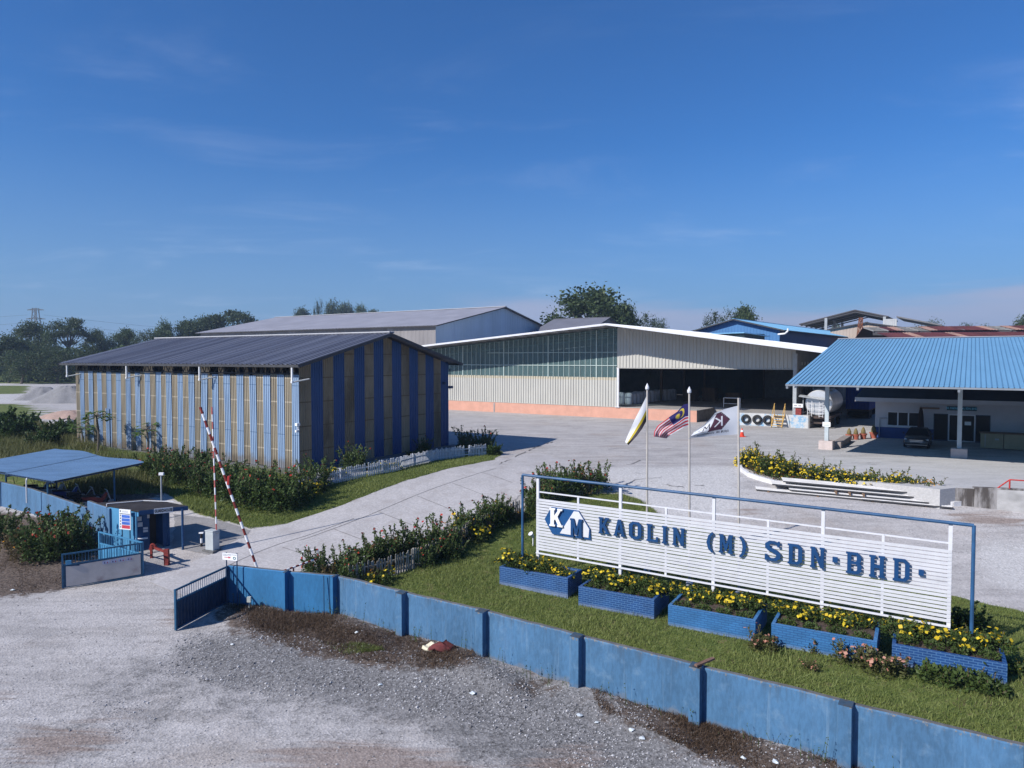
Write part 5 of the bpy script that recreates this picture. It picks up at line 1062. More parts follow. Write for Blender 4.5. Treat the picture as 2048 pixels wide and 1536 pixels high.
# stack of roofing sheets on the gravel
a, b = ag(1512, 982), ag(1905, 1019); g = a; d = b-a; l = np.hypot(*d[:2]); root = thing('sheet_stack', 'long stack of pale ribbed roofing sheets lying on the gravel by the kerb', 'sheet stack', tuple(g), math.atan2(d[1], d[0])); zs = d[2]/l
M_stack = mat('stacked_sheet_metal', (.60, .58, .56), .5, .1, 1.5, 0, dirt=(.42, .40, .38), dscale=.8); M_edge = mat('dark_sheet_edge', (.06, .06, .065), .7, .2, 4)
for k, (x0, x1, y0, y1, z) in enumerate(((0, 7.4, 0, 1.25, .10), (1.8, l-.4, .12, 1.15, .24), (.9, l-1.4, .45, 1.7, .42), (1.5, l-1.9, .6, 1.75, .62), (5.5, l, -.1, .85, .13))):
    mb = MB(); e = zs; mb.corr((x0, y0, z+e*x0), (0, 1, 0), (-1, 0, -e), y1-y0, -(x1-x0), 6, .035)
    mb.beam((x0, y0, z+e*x0-.03), (x1, y0, z+e*x1-.03), .03, .07, 1); mb.beam((x1, y0, z+e*x1-.03), (x1, y1, z+e*x1-.03), .03, .07, 1)
    mb.build('sheet', [M_stack, M_edge], root)
mb = MB()
for x in (.6, 3.2, 6.0, 8.6): mb.box(x, x+.12, -.05, 1.7, -.1+zs*x, .06+zs*x)
for x in (4.2, 4.9, 5.6): mb.box(x, x+.08, .1, 1.7, .2+zs*x, .38+zs*x)
mb.build('bearer', M_wood, root)
# ------------------------------------------------------------------ car
q = OF.gz(1832, 897.5, .02); root = thing('parked_car', 'dark grey saloon car parked facing outward under the blue office shelter', 'car', tuple(OF.W(q[0], q[1]+2.3, .02)), OF.r)
M_car = mat('dark_grey_car_paint', (.045, .045, .052), .25, .05, 2, 0, spec=.6); M_chrome = mat('chrome', (.55, .56, .58), .2, .05, 2, 0, metal=1.0)
st = [(-2.35, .60, .34, .56), (-2.30, .74, .24, .70), (-2.1, .84, .2, .78), (-1.6, .885, .18, .87), (-1.0, .90, .18, .95), (0, .905, .18, .965), (1.0, .905, .18, .99), (1.7, .89, .19, 1.02), (2.15, .83, .24, .99), (2.33, .74, .34, .90)]
def loft(mb, st, m=0):
    sec = []
    for y, w_, zb, zt in st:
        h = zt-zb; pts = [(-.85, 0), (-1, .22), (-1.0, .55), (-.95, .82), (-.78, 1), (-.3, 1.035), (.3, 1.035), (.78, 1), (.95, .82), (1.0, .55), (1, .22), (.85, 0)]
        sec.append([(a*w_, y, zb+b*h) for a, b in pts])
    n = 12; vs = [p for s in sec for p in s]; fs = [(i*n+j, i*n+(j+1) % n, (i+1)*n+(j+1) % n, (i+1)*n+j) for i in range(len(sec)-1) for j in range(n)]
    fs += [tuple(range(n-1, -1, -1)), tuple((len(sec)-1)*n+j for j in range(n))]; mb.add(vs, fs, m)
mb = MB(); loft(mb, st); bo = mb.build('body', M_car, root, smooth=True)
B_ = [(-.8, -1.12, .93), (.8, -1.12, .93), (.82, 1.75, .98), (-.82, 1.75, .98)]; T_ = [(-.58, -.28, 1.40), (.58, -.28, 1.40), (.56, 1.0, 1.40), (-.56, 1.0, 1.40)]
mb = MB(); mb.add(B_+T_, [(0, 1, 5, 4), (1, 2, 6, 5), (2, 3, 7, 6), (3, 0, 4, 7)]); mb.build('windows', M_glassdark, root)
mb = MB(); mb.add([(x*1.02, y, z+.0) for x, y, z in T_]+[(x*.82, y*.9+.03, 1.445) for x, y, z in T_], [(0, 1, 5, 4), (1, 2, 6, 5), (2, 3, 7, 6), (3, 0, 4, 7), (4, 5, 6, 7)])
for i in range(4): mb.beam(B_[i], T_[i], .05, .05)
mb.build('roof', M_car, root, smooth=False)
for sx in (-1, 1):
    for y in (-1.45, 1.4):
        mb = MB(); mb.lathe([(.2, -.1), (.31, -.1), (.325, -.06), (.325, .06), (.31, .1), (.2, .1)], (sx*.80, y, .325), 20, 0, 'x'); w_ = mb.build('wheel', M_black, root, smooth=False)
        mb = MB(); mb.lathe([(0, .07), (.2, .085), (.21, .0), (0, 0)], (sx*.80, y, .325), 12, 0, 'x') if sx > 0 else mb.lathe([(0, -.07), (.2, -.085), (.21, 0), (0, 0)], (sx*.80, y, .325), 12, 0, 'x'); mb.build('rim', M_grey, w_)
    mb = MB(); mb.prism([(sx*.48, -2.31, .60), (sx*.80, -2.10, .64), (sx*.82, -2.08, .74), (sx*.52, -2.26, .70)], (0, -.03, .01)); mb.build('headlight', mat('headlight_glass', (.5, .54, .58), .1, .05, 2, spec=.8), root)
    mb = MB(); mb.prism([(sx*.92, -.72, .98), (sx*1.04, -.70, .99), (sx*1.04, -.66, 1.12), (sx*.92, -.68, 1.1)], (0, .12, 0)); mb.build('mirror', M_car, root, bevel=.02)
mb = MB(); mb.prism([(-.40, -2.36, .46), (.40, -2.36, .46), (.46, -2.335, .66), (-.46, -2.335, .66)], (0, -.02, 0)); mb.build('grille', mat('grille_mesh', (.10, .10, .11), .3, .2, 30, metal=.6), root)
mb = MB(); mb.beam((-.46, -2.375, .67), (.46, -2.375, .67), .02, .03); mb.beam((-.42, -2.39, .56), (.42, -2.39, .56), .02, .03); mb.beam((-.74, -2.33, .30), (.74, -2.33, .30), .03, .03); mb.build('chrome_trim', M_chrome, root)
mb = MB(); mb.box(-.26, .26, -2.41, -2.38, .38, .48); mb.build('number_plate', M_black, root)
# ------------------------------------------------------------------ tank trailer beside the dock
c = aty(1637, 806, 71.5); TK = Frame(c[0], c[1], -33.5, Z0); zc = c[2]-Z0
root = fthing('tank_trailer', 'silver cylindrical tank trailer standing beside the loading dock', 'tank trailer', TK)
M_silver = mat('dull_silver_tank', (.62, .63, .65), .34, .06, 1, 0, metal=.6, dirt=(.33, .33, .34), dscale=.7); M_dusty = mat('dusty_chassis', (.07, .05, .045), .85, .3, 2)
mb = MB(); mb.lathe([(0, -.02), (1.22, 0), (1.3, .06), (1.31, .3), (1.3, .32), (1.3, 6.4), (1.2, 6.7), (0, 6.8)], (0, 0, zc), 40, 0, 'y'); mb.build('tank', M_silver, root, smooth=False)
mb = MB(); mb.box(-1.15, 1.15, -.2, 7, .95, 1.2); mb.box(-.5, .5, .2, 7.5, .7, .95); mb.box(-1.2, 1.2, -.5, -.35, .45, .62)
for x in (-1.1, 1.1): mb.beam((x, -.42, .5), (x, .3, 1.0), .12)
mb.build('chassis', M_dusty, root)
for x in (-.95, .95):
    for y in (1.0, 2.3, 5.8): mb = MB(); mb.lathe([(.15, -.14), (.44, -.15), (.5, -.08), (.5, .08), (.44, .15), (.15, .14)], (x, y, .5), 20, 0, 'x'); mb.build('wheel', M_black, root, smooth=False)
mb = MB()
for x in (-.95, -.55, .15, .5): mb.tube((x, -.45, 1.1), (x, -.35, zc+.5-.4*abs(x)), .03)
for z in (1.5, zc-.6, zc): mb.tube((-.95, -.42, z), (.55, -.42, z), .025)
for k in range(6): mb.tube((.15, -.44, 1.2+k*.3), (.5, -.44, 1.2+k*.3), .02)
mb.build('rear_pipework', M_white, root)
mb = MB(); mb.prism([(-1.75, -.75, zc+.62), (1.1, -.75, zc+.28), (1.1, -.1, zc+.42), (-1.75, -.1, zc+.76)], (0, 0, .05)); mb.tube((-1.4, -.3, 1.0), (-1.4, -.3, zc+.6), .04); mb.build('shade_plate', M_grey, root)
mb = MB(); mb.box(-.75, .75, 1.5, 4.5, zc+1.28, zc+1.36)
for y in (1.4, 4.4):
    for x in (-.75, .75): mb.tube((x, y, zc+1.1), (x, y, zc+2.1), .03)
for x in (-.75, .75): mb.tube((x, 1.4, zc+2.1), (x, 4.4, zc+2.1), .025)
mb.tube((-.75, 1.4, zc+2.1), (.75, 1.4, zc+2.1), .025); mb.build('top_walkway', M_grey, root)
q = TK.W(-1.75, -.6, 0); root = thing('red_cabinet', 'rusty red cabinet with white board above, left of the silver tank', 'cabinet', (q[0], q[1], Z0), TK.r); mb = MB(); mb.box(-.28, .28, -.25, .25, .0, 1.95); mb.build('body', M_dkred, root, bevel=.02)
mb = MB(); mb.box(-.5, .42, -.3, -.26, 2.05, 2.42, 0); mb.box(-.4, -.1, -.305, -.3, 2.15, 2.3, 1); mb.box(0, .3, -.305, -.3, 2.15, 2.3, 1); mb.build('board', [M_cleanwhite, mat('board_grey_ink', (.3, .3, .32), .6)], root)
g = ag(1584, 851); root = thing('white_block', 'grubby white concrete block on timber between the yellow steps and the tank', 'concrete block', tuple(g), TK.r); mb = MB(); mb.box(-.5, .5, -.3, .5, .25, .85, 0); mb.box(-.6, -.35, -.35, .6, 0, .25, 1); mb.box(.35, .6, -.35, .6, 0, .25, 1); mb.build('block', [mat('grubby_white', (.45, .45, .45), .8, .2, 3, dirt=(.1, .09, .08), dscale=2.5), M_dusty], root, bevel=.02)
c = aty(1692, 800, 83); FR = Frame(c[0], c[1], -33.5, Z0); root = fthing('blue_container', 'dark blue box trailer standing behind the silver tank', 'trailer', FR); mb = MB(); mb.corr((0, 0, 1.1), (1, 0, 0), (0, 0, 1), 2.5, 2.9, 8, .04); mb.corr((2.5, 0, 1.1), (0, 1, 0), (0, 0, 1), 11, 2.9, 34, .04); mb.corr((0, 11, 1.1), (0, -1, 0), (0, 0, 1), 11, 2.9, 34, .04); mb.box(.02, 2.48, .02, 11, 3.9, 3.98); mb.build('box', mat('trailer_blue', (.02, .06, .30), .5, .1, 1), root)
mb = MB(); mb.box(.1, 2.4, 0, 11, .9, 1.1); mb.build('chassis', M_dusty, root)
for y in (1.2, 2.5, 9): mb = MB(); mb.tube((.1, y, .5), (2.4, y, .5), .5, n=18); mb.build('wheels', M_black, root)
# ------------------------------------------------------------------ company sign
a, b = ag(1003, 1169), ag(2015, 1363); SG = Frame(a[0], a[1], math.degrees(math.atan2(b[1]-a[1], b[0]-a[0])), 0)
root = fthing('company_sign', 'wide white slatted company sign with raised blue lettering in a blue pipe frame', 'sign', SG)
SY = .9; zt_ = lambda x: 3.695-.0122*x; zb_ = lambda x: 1.527-.0224*x; zf_ = lambda x: 4.6-.0163*(x-.6)
mb = MB(); mb.tube((.5, SY, .1), (.5, SY, zf_(.5)), .055); mb.tube((16.48, SY, .1), (16.48, SY, zf_(16.5)), .055); mb.tube((.5, SY, zf_(.5)), (16.48, SY, zf_(16.48)), .055); mb.build('pipe_frame', mat('frame_blue_paint', (.025, .085, .19), .5, .2, 2), root)
for x in (1.2, 4.86, 8.49, 12.18, 15.87): mb = MB(); mb.box(x-.055, x+.055, SY+.03, SY+.14, .1, zf_(x)-.05); mb.build('post', M_white, root)
mb = MB()
for x in (3.05, 6.7, 10.4, 14.0): mb.box(x-.04, x+.04, SY+.03, SY+.1, zb_(x)-.15, zt_(x)+.22)
mb.beam((1.2, SY+.08, zt_(1.2)+.26), (15.87, SY+.08, zt_(15.87)+.19), .05); mb.beam((1.15, SY, zb_(1.15)-.12), (15.92, SY, zb_(15.92)-.12), .05, .06); mb.build('rails', M_white, root)
mb = MB(); ns = 18
for k in range(ns):
    f = lambda x: zb_(x)+(zt_(x)-zb_(x))*(k+.5)/ns; hh = (zt_(8)-zb_(8))/ns*.40; xs_ = [1.15, 4.86, 8.49, 12.18, 15.92]
    for x0, x1 in zip(xs_, xs_[1:]):
        jz = random.uniform(-.006, .006); z0, z1 = f(x0)+jz, f(x1)+jz
        mb.add([(x0, SY+.012, z0-hh), (x1, SY+.012, z1-hh), (x1, SY, z1+hh), (x0, SY, z0+hh), (x0, SY+.024, z0-hh), (x1, SY+.024, z1-hh), (x1, SY+.012, z1+hh), (x0, SY+.012, z0+hh)], [(0, 1, 2, 3), (7, 6, 5, 4), (3, 2, 6, 7), (0, 4, 5, 1), (0, 3, 7, 4), (1, 5, 6, 2)])
mb.build('slats', M_white, root)
# letters: outlines on a 10 high grid
S = 1.0
def mir(p, w_): return [(w_-x, y) for x, y in p][::-1]
GL = {
 'K': (6.2, [[(0, 0), (2.6, 0), (2.6, .9), (2.1, .9), (2.1, 3.2), (2.7, 4.2), (4.1, .9), (3.7, .9), (3.7, 0), (6.2, 0), (6.2, .9), (5.7, .9), (3.8, 5.6), (5.3, 9.1), (6, 9.1), (6, 10), (3.7, 10), (3.7, 9.1), (4.0, 9.1), (2.1, 5.6), (2.1, 9.1), (2.6, 9.1), (2.6, 10), (0, 10), (0, 9.1), (.5, 9.1), (.5, .9), (0, .9)]]),
 'A': (6.4, [[(0, 0), (2.3, 0), (2.3, .9), (1.9, .9), (2.15, 2.3), (4.25, 2.3), (4.5, .9), (4.1, .9), (4.1, 0), (6.4, 0), (6.4, .9), (6.0, .9), (4.1, 10), (2.3, 10), (.4, .9), (0, .9)], [(2.4, 3.6), (4.0, 3.6), (3.2, 7.6)]]),
 'O': (5.8, [[(1.4, 0), (4.4, 0), (5.8, 1.6), (5.8, 8.4), (4.4, 10), (1.4, 10), (0, 8.4), (0, 1.6)], [(2.2, 1.3), (1.7, 2.1), (1.7, 7.9), (2.2, 8.7), (3.6, 8.7), (4.1, 7.9), (4.1, 2.1), (3.6, 1.3)]]),
 'L': (5.4, [[(0, 0), (5.4, 0), (5.4, 2.8), (4.5, 2.8), (4.5, 1.2), (2.1, 1.2), (2.1, 9.1), (2.8, 9.1), (2.8, 10), (0, 10), (0, 9.1), (.5, 9.1), (.5, .9), (0, .9)]]),
 'I': (2.8, [[(0, 0), (2.8, 0), (2.8, .9), (2.2, .9), (2.2, 9.1), (2.8, 9.1), (2.8, 10), (0, 10), (0, 9.1), (.6, 9.1), (.6, .9), (0, .9)]]),
 'N': (6.0, [[(0, 0), (2.2, 0), (2.2, .9), (1.8, .9), (1.8, 6.4), (4.3, 0), (5.7, 0), (5.7, 9.1), (6, 9.1), (6, 10), (3.9, 10), (3.9, 9.1), (4.3, 9.1), (4.3, 4.2), (2.0, 10), (0, 10), (0, 9.1), (.4, 9.1), (.4, .9), (0, .9)]]),
 'M': (6.6, [[(0, 0), (2.0, 0), (2.0, .9), (1.7, .9), (1.7, 6.2), (2.9, 1.2), (3.7, 1.2), (4.8, 6.2), (4.8, .9), (4.4, .9), (4.4, 0), (6.6, 0), (6.6, .9), (6.2, .9), (6.2, 9.1), (6.6, 9.1), (6.6, 10), (4.6, 10), (3.3, 4.6), (2.0, 10), (0, 10), (0, 9.1), (.4, 9.1), (.4, .9), (0, .9)]]),
 'S': (5.8, [[(0, 0), (.7, 0), (1.0, .5), (2.0, 0), (4.2, 0), (5.8, 1.6), (5.8, 4.0), (4.6, 5.4), (2.2, 6.6), (1.7, 7.4), (1.9, 8.4), (2.6, 8.8), (3.6, 8.8), (4.4, 8.2), (4.6, 7.2), (5.5, 7.2), (5.5, 10), (4.8, 10), (4.5, 9.5), (3.6, 10), (1.6, 10), (.1, 8.6), (.1, 6.4), (1.2, 5.1), (3.8, 3.8), (4.2, 3.0), (4.0, 1.8), (3.2, 1.2), (2.2, 1.2), (1.2, 1.9), (.9, 3.0), (0, 3.0)]]),
 'D': (6.0, [[(0, 0), (4.4, 0), (6, 1.6), (6, 8.4), (4.4, 10), (0, 10), (0, 9.1), (.5, 9.1), (.5, .9), (0, .9)], [(2.1, 1.2), (2.1, 8.8), (3.7, 8.8), (4.3, 8.0), (4.3, 2.0), (3.7, 1.2)]]),
 'B': (6.0, [[(0, 0), (4.6, 0), (6, 1.3), (6, 4.3), (5.3, 5.2), (5.8, 6.0), (5.8, 8.7), (4.5, 10), (0, 10), (0, 9.1), (.5, 9.1), (.5, .9), (0, .9)], [(2.1, 1.2), (2.1, 4.5), (3.8, 4.5), (4.3, 4.0), (4.3, 1.8), (3.8, 1.2)], [(2.1, 5.7), (2.1, 8.8), (3.7, 8.8), (4.1, 8.3), (4.1, 6.2), (3.7, 5.7)]]),
 'H': (6.2, [[(0, 0), (2.6, 0), (2.6, .9), (2.1, .9), (2.1, 4.3), (4.1, 4.3), (4.1, .9), (3.6, .9), (3.6, 0), (6.2, 0), (6.2, .9), (5.7, .9), (5.7, 9.1), (6.2, 9.1), (6.2, 10), (3.6, 10), (3.6, 9.1), (4.1, 9.1), (4.1, 5.7), (2.1, 5.7), (2.1, 9.1), (2.6, 9.1), (2.6, 10), (0, 10), (0, 9.1), (.5, 9.1), (.5, .9), (0, .9)]]),
 '(': (3, [[(2.3, -1), (3, -.3), (1.9, 1.5), (1.5, 4.6), (1.9, 7.8), (3, 9.6), (2.3, 10.4), (.8, 8.4), (0, 4.7), (.8, 1)]]),
 '.': (2, [[(0, 0), (2, 0), (2, 2), (0, 2)]]),
}
GL[')'] = (3, [mir(GL['('][1][0], 3)])
def glyph(mb, ch, x0, x1, z0, z1, y, th, m=0, put=None):
    w_, spl = GL[ch]; cu = bpy.data.curves.new('g', 'CURVE'); cu.dimensions = '2D'; cu.fill_mode = 'BOTH'; cu.extrude = th/2
    for pts in spl:
        s = cu.splines.new('POLY'); s.points.add(len(pts)-1); s.use_cyclic_u = True
        for k, (a, b) in enumerate(pts): s.points[k].co = (x0+(x1-x0)*a/w_, z0+(z1-z0)*b/10, 0, 1)
    o = bpy.data.objects.new('g', cu); C.objects.link(o); me_ = bpy.data.meshes.new_from_object(o.evaluated_get(bpy.context.evaluated_depsgraph_get())); bpy.data.objects.remove(o)
    mb.add([(v.co.x, y-v.co.z, v.co.y) for v in me_.vertices], [tuple(p.vertices) for p in me_.polygons], m); bpy.data.meshes.remove(me_)
M_letter = mat('letter_blue_paint', (.008, .05, .15), .5, .1, 3)
LT = [('K', 1197.4, 1218.6), ('A', 1227.5, 1250), ('O', 1258, 1283), ('L', 1293, 1316), ('I', 1324, 1334), ('N', 1345, 1369), ('(', 1413, 1427), ('M', 1438, 1466), (')', 1478, 1493), ('S', 1530, 1561.5), ('D', 1575.5, 1605), ('N', 1620.8, 1649.5), ('.', 1665.5, 1676), ('B', 1692.5, 1724), ('H', 1739, 1771), ('D', 1786.5, 1820.5), ('.', 1838, 1849)]
mb = MB(); ka = SG.on(1197.4, 1034, .82); kb = SG.on(1787, 1116, .82); kc = SG.on(1197.4, 1066, .82); kd = SG.on(1787, 1160, .82)
for ch, pa, pb in LT:
    xa, xb = SG.on(pa, 1090, .82)[0], SG.on(pb, 1090, .82)[0]; t = (xa-ka[0])/(kb[0]-ka[0]); z1 = ka[2]+(kb[2]-ka[2])*t; z0 = kc[2]+(kd[2]-kc[2])*t
    if ch == '.': hm = z1-z0; z0 = z0+hm*.40; z1 = z0+.9
    mb = MB(); glyph(mb, ch, xa, xb, z0, z1, .82, .07); mb.build('letter', M_letter, root)
ep = lambda x, y, d=.84: SG.on(1050+x/8.192, 960+y/8.192, d)
hexo = [ep(*p) for p in ((320, 640), (430, 445), (880, 508), (1062, 800), (1075, 980), (445, 882))]
mb = MB(); mb.prism([tuple(p) for p in hexo[::-1]], (0, .07, 0), 0); em = mb.build('emblem', mat('emblem_blue', (.010, .07, .205), .5, .1, 3), root)
mb = MB(); mb.prism([tuple(ep(*p, .836)) for p in ((800, 512), (880, 520), (1052, 805), (1040, 945), (572, 872))][::-1], (0, -.008, 0), 0); mb.build('emblem_field', M_white, em)
mb = MB(); a, b = ep(405, 735, .79), ep(610, 480, .79); glyph(mb, 'K', a[0], b[0]+.03, a[2]-.03, b[2]-.0, .79, .08); mb.build('emblem_letter', M_cleanwhite, em)
mb = MB(); a, b = ep(742, 915, .79), ep(945, 660, .79); glyph(mb, 'M', a[0], b[0], a[2]-.03, b[2]+.02, .79, .08); mb.build('emblem_letter', M_letter, em)
# brick planters in front of the sign
def brickmat(name, c, mc):
    m = bpy.data.materials.new(name); m.use_nodes = True; n = m.node_tree.nodes; L = m.node_tree.links; b = n['Principled BSDF']; b.inputs['Roughness'].default_value = .55
    g_ = n.new('ShaderNodeTexCoord'); s = n.new('ShaderNodeSeparateXYZ'); L.new(g_.outputs['Object'], s.inputs[0]); cb_ = n.new('ShaderNodeCombineXYZ'); ad = n.new('ShaderNodeMath'); L.new(s.outputs[0], ad.inputs[0]); L.new(s.outputs[1], ad.inputs[1]); L.new(ad.outputs[0], cb_.inputs[0]); L.new(s.outputs[2], cb_.inputs[1])
    br = n.new('ShaderNodeTexBrick'); L.new(cb_.outputs[0], br.inputs['Vector']); br.inputs['Color1'].default_value = (*c, 1); br.inputs['Color2'].default_value = (*[x*.82 for x in c], 1); br.inputs['Mortar'].default_value = (*mc, 1)
    br.inputs['Scale'].default_value = 1; br.inputs['Mortar Size'].default_value = .011; br.inputs['Brick Width'].default_value = .235; br.inputs['Row Height'].default_value = .079; br.inputs['Bias'].default_value = -.2
    nz = n.new('ShaderNodeTexNoise'); nz.inputs['Scale'].default_value = 1.4; nz.inputs['Detail'].default_value = 7; L.new(g_.outputs['Object'], nz.inputs[0]); mr = n.new('ShaderNodeMapRange'); mr.inputs[1].default_value = .3; mr.inputs[2].default_value = .7; mr.inputs[3].default_value = .8; mr.inputs[4].default_value = 1.15; L.new(nz.outputs[0], mr.inputs[0])
    mx = n.new('ShaderNodeMixRGB'); mx.blend_type = 'MULTIPLY'; mx.inputs[0].default_value = 1; L.new(br.outputs['Color'], mx.inputs[1]); L.new(mr.outputs[0], mx.inputs[2])
    zr_ = n.new('ShaderNodeMapRange'); L.new(s.outputs[2], zr_.inputs[0]); zr_.inputs[1].default_value = .16; zr_.inputs[2].default_value = .02; mm = n.new('ShaderNodeMath'); mm.operation = 'MULTIPLY'; L.new(zr_.outputs[0], mm.inputs[0]); L.new(nz.outputs[0], mm.inputs[1])
    m3 = n.new('ShaderNodeMixRGB'); L.new(mm.outputs[0], m3.inputs[0]); L.new(mx.outputs[0], m3.inputs[1]); m3.inputs[2].default_value = (.24, .28, .36, 1); L.new(m3.outputs[0], b.inputs['Base Color'])
    bp = n.new('ShaderNodeBump'); bp.inputs['Strength'].default_value = .5; bp.inputs['Distance'].default_value = .01; bp.invert = True; L.new(br.outputs['Fac'], bp.inputs['Height']); L.new(bp.outputs[0], b.inputs['Normal']); return m
M_brick1 = brickmat('royal_blue_brick', (.009, .056, .19), (.06, .15, .31)); M_brick2 = brickmat('sky_blue_brick', (.032, .145, .335), (.018, .085, .23))
M_soil = mat('planter_soil', (.07, .05, .04), .95, .4, 4, .5, 15)
PLANT = [(-.1, 3.05, 0, 0), (3.7, 6.72, -.42, 0), (7.33, 10.33, -.72, 1), (10.83, 13.95, -.70, 1), (14.35, 17.3, -.40, 0)]
for k, (x0, x1, y0, mi) in enumerate(PLANT):
    y1 = 1.35; p = SG.W(x0, y0); zz = gz(p[0], p[1]); h = .74 if k < 4 else .66
    lb = ('royal blue brick planter at the end of the sign nearest the gate', 'royal blue brick planter, second from the gate end of the sign', 'sky blue brick planter under the middle of the sign', 'sky blue brick planter under the last letters of the sign', 'royal blue brick planter at the far end of the sign, overgrown on one side')[k]
    root = thing('brick_planter', lb, 'planter', (p[0], p[1], zz), SG.r, 'brick planters under the company sign'); w_ = x1-x0; dp = y1-y0; t = .11
    mb = MB(); mb.box(0, w_, 0, t, -.3, h); mb.box(0, w_, dp-t, dp, -.3, h); mb.box(0, t, t, dp-t, -.3, h); mb.box(w_-t, w_, t, dp-t, -.3, h); mb.build('brick_walls', M_brick2 if mi else M_brick1, root, bevel=.008)
    mb = MB(); mb.box(t, w_-t, t, dp-t, 0, h-.08); mb.build('soil', M_soil, root)
# small floodlight on a stub left of the sign
g = ag(1066, 1092); root = thing('ground_spotlight', 'small white ground spotlight behind the left end of the company sign', 'spotlight', tuple(g)); mb = MB(); mb.tube((0, 0, 0), (0, 0, .45), .03); mb.tube((.02, .03, .4), (-.12, -.1, .62), .06, .12, n=10); mb.build('lamp_head', M_white, root)
# ------------------------------------------------------------------ flags
def seg_d(px, py, a, b):
    ax, ay = a; bx, by = b; dx, dy = bx-ax, by-ay; t = max(0, min(1, ((px-ax)*dx+(py-ay)*dy)/(dx*dx+dy*dy))); return math.hypot(px-ax-t*dx, py-ay-t*dy)
def col_perak(u, v): return (.78, .78, .80) if v < .55 else ((.55, .42, .03) if v < .72 else (.045, .035, .04))
def col_malaysia(u, v):
    if u < .5 and v < .53:
        x, y = (u-.2)*2, (v-.265)
        if math.hypot(x, y) < .19 and math.hypot(x-.07, y) > .155: return (.68, .52, .06)
        x2 = (u-.31)*2; r = math.hypot(x2, y); a = math.atan2(y, x2)
        if r < .07+.07*abs(math.cos(7*a)): return (.68, .52, .06)
        return (.028, .022, .14)
    return (.52, .035, .05) if int(v*14) % 2 == 0 else (.62, .60, .64)
TXT = [((.02, .0), (.02, 1))]
def inhex(u, v, cu_, cv, a, b): x = abs(u-cu_)/a; y = abs(v-cv)/b; return x <= 1 and y <= 1 and x+y*.5 <= 1.0
def col_company(u, v):
    # mirrored emblem: seen from the back of the cloth
    W_, P_, K_ = (.70, .71, .75), (.09, .03, .055), (.05, .045, .06)
    hexa = inhex(u, v, .52, .42, .34, .34)
    if hexa and u < .54+.30*(v-.42):
        for s in (((.33, .25), (.33, .60)), ((.35, .43), (.45, .25)), ((.36, .42), (.47, .60))):
            if seg_d(u, v, *s) < .018: return W_
        return P_
    for s in (((.60, .60), (.61, .30)), ((.61, .30), (.67, .52)), ((.67, .52), (.73, .28)), ((.73, .28), (.75, .58))):
        if seg_d(u, v, *s) < .014: return K_
    if inhex(u, v, .52, .42, .355, .36) and not inhex(u, v, .52, .42, .34, .345): return K_
    if .80 < v < .89 and .2 < u < .84:
        k = (u-.2)/.026; f = k-int(k)
        if int(k) in (6, 10): return W_
        return K_ if (f < .35 or (f < .8 and int((v-.80)/.022) % 2 == int(k) % 2)) else W_
    return W_
def flag(label, pole, topl, hoist, edge_t, edge_b, colf, nu, nv, sag, fl_label):
    g = ag(*pole); yb = g[1]; tp = aty(topl[0], topl[1], yb)
    root = thing('flagpole', label, 'flagpole', tuple(g), 0, 'flagpoles behind the company sign'); mb = MB(); e = tp-g
    mb.tube((0, 0, -.1), tuple(e), .05, .04, n=10); mb.build('pole', mat('weathered_pole_paint', (.42, .39, .36), .6, .12, 1.5, dirt=(.22, .19, .17), dscale=1.2), root, smooth=False)
    mb = MB(); mb.tube((0, 0, 0), (0, 0, .25), .14, n=12); mb.build('base_collar', M_white, root)
    if 'bare' not in label:
        mb = MB(); mb.lathe([(.05, 0), (.085, .04), (.085, .12), (.04, .22), (0, .3)], tuple(e-[0, 0, .02]), 10); mb.build('finial', M_white, root)
    def along(pts, n):
        P_ = np.array(pts, float); d_ = np.r_[0, np.cumsum(np.hypot(*np.diff(P_, axis=0).T))]; t = np.linspace(0, d_[-1], n); return np.stack([np.interp(t, d_, P_[:, 0]), np.interp(t, d_, P_[:, 1])], -1)
    T = along(edge_t, nu+1); B = along(edge_b, nu+1); vs = []
    for j in range(nv+1):
        for i in range(nu+1):
            a = j/nv; u = i/nu; p = T[i]*(1-a)+B[i]*a; y = yb+sag(u, a); q = aty(p[0], p[1], y); vs.append(tuple(q-g))
    fs = []; cols = []
    for j in range(nv):
        for i in range(nu): k = j*(nu+1)+i; fs.append((k, k+1, k+nu+2, k+nu+1)); cols.append(colf((i+.5)/nu, (j+.5)/nv))
    mb = MB(); mb.add(vs, fs); o = mb.build('flag', colmat('printed_flag_cloth', .75, .3), None, smooth=True); o.location = tuple(g)
    at2 = o.data.color_attributes.new('print', 'FLOAT_COLOR', 'CORNER'); arr = np.ones((len(fs)*4, 4), np.float32); arr[:, :3] = np.repeat(np.array(cols, np.float32), 4, axis=0); at2.data.foreach_set('color', arr.ravel())
    tag(o, fl_label, 'flag', 'flags flying behind the sign')
flag('weathered flagpole carrying the white, yellow and black flag', (1294, 1146), (1294.5, 779), None, [(1293, 792), (1282, 815), (1270, 838), (1259, 862), (1250, 884)], [(1293, 842), (1284, 858), (1273, 873), (1257, 890)], col_perak, 44, 30, lambda u, v: -.25*v*math.sin(u*2.4)+.07*math.sin(u*9+v*5)*u, 'white, yellow and black striped flag drooping from its pole')
flag('weathered flagpole carrying the red and white striped flag', (1379, 1176), (1378.6, 786), None, [(1378, 807), (1367, 809), (1355, 823), (1340, 833), (1328, 842), (1316, 851), (1309, 862), (1307.5, 873)], [(1378, 853), (1366, 856), (1354, 863), (1340, 871), (1333, 877)], col_malaysia, 110, 84, lambda u, v: .16*math.sin(u*11+v*3)*u+.05*math.sin(v*14+u*4)*u, 'red and white striped flag with navy canton, yellow crescent and star')
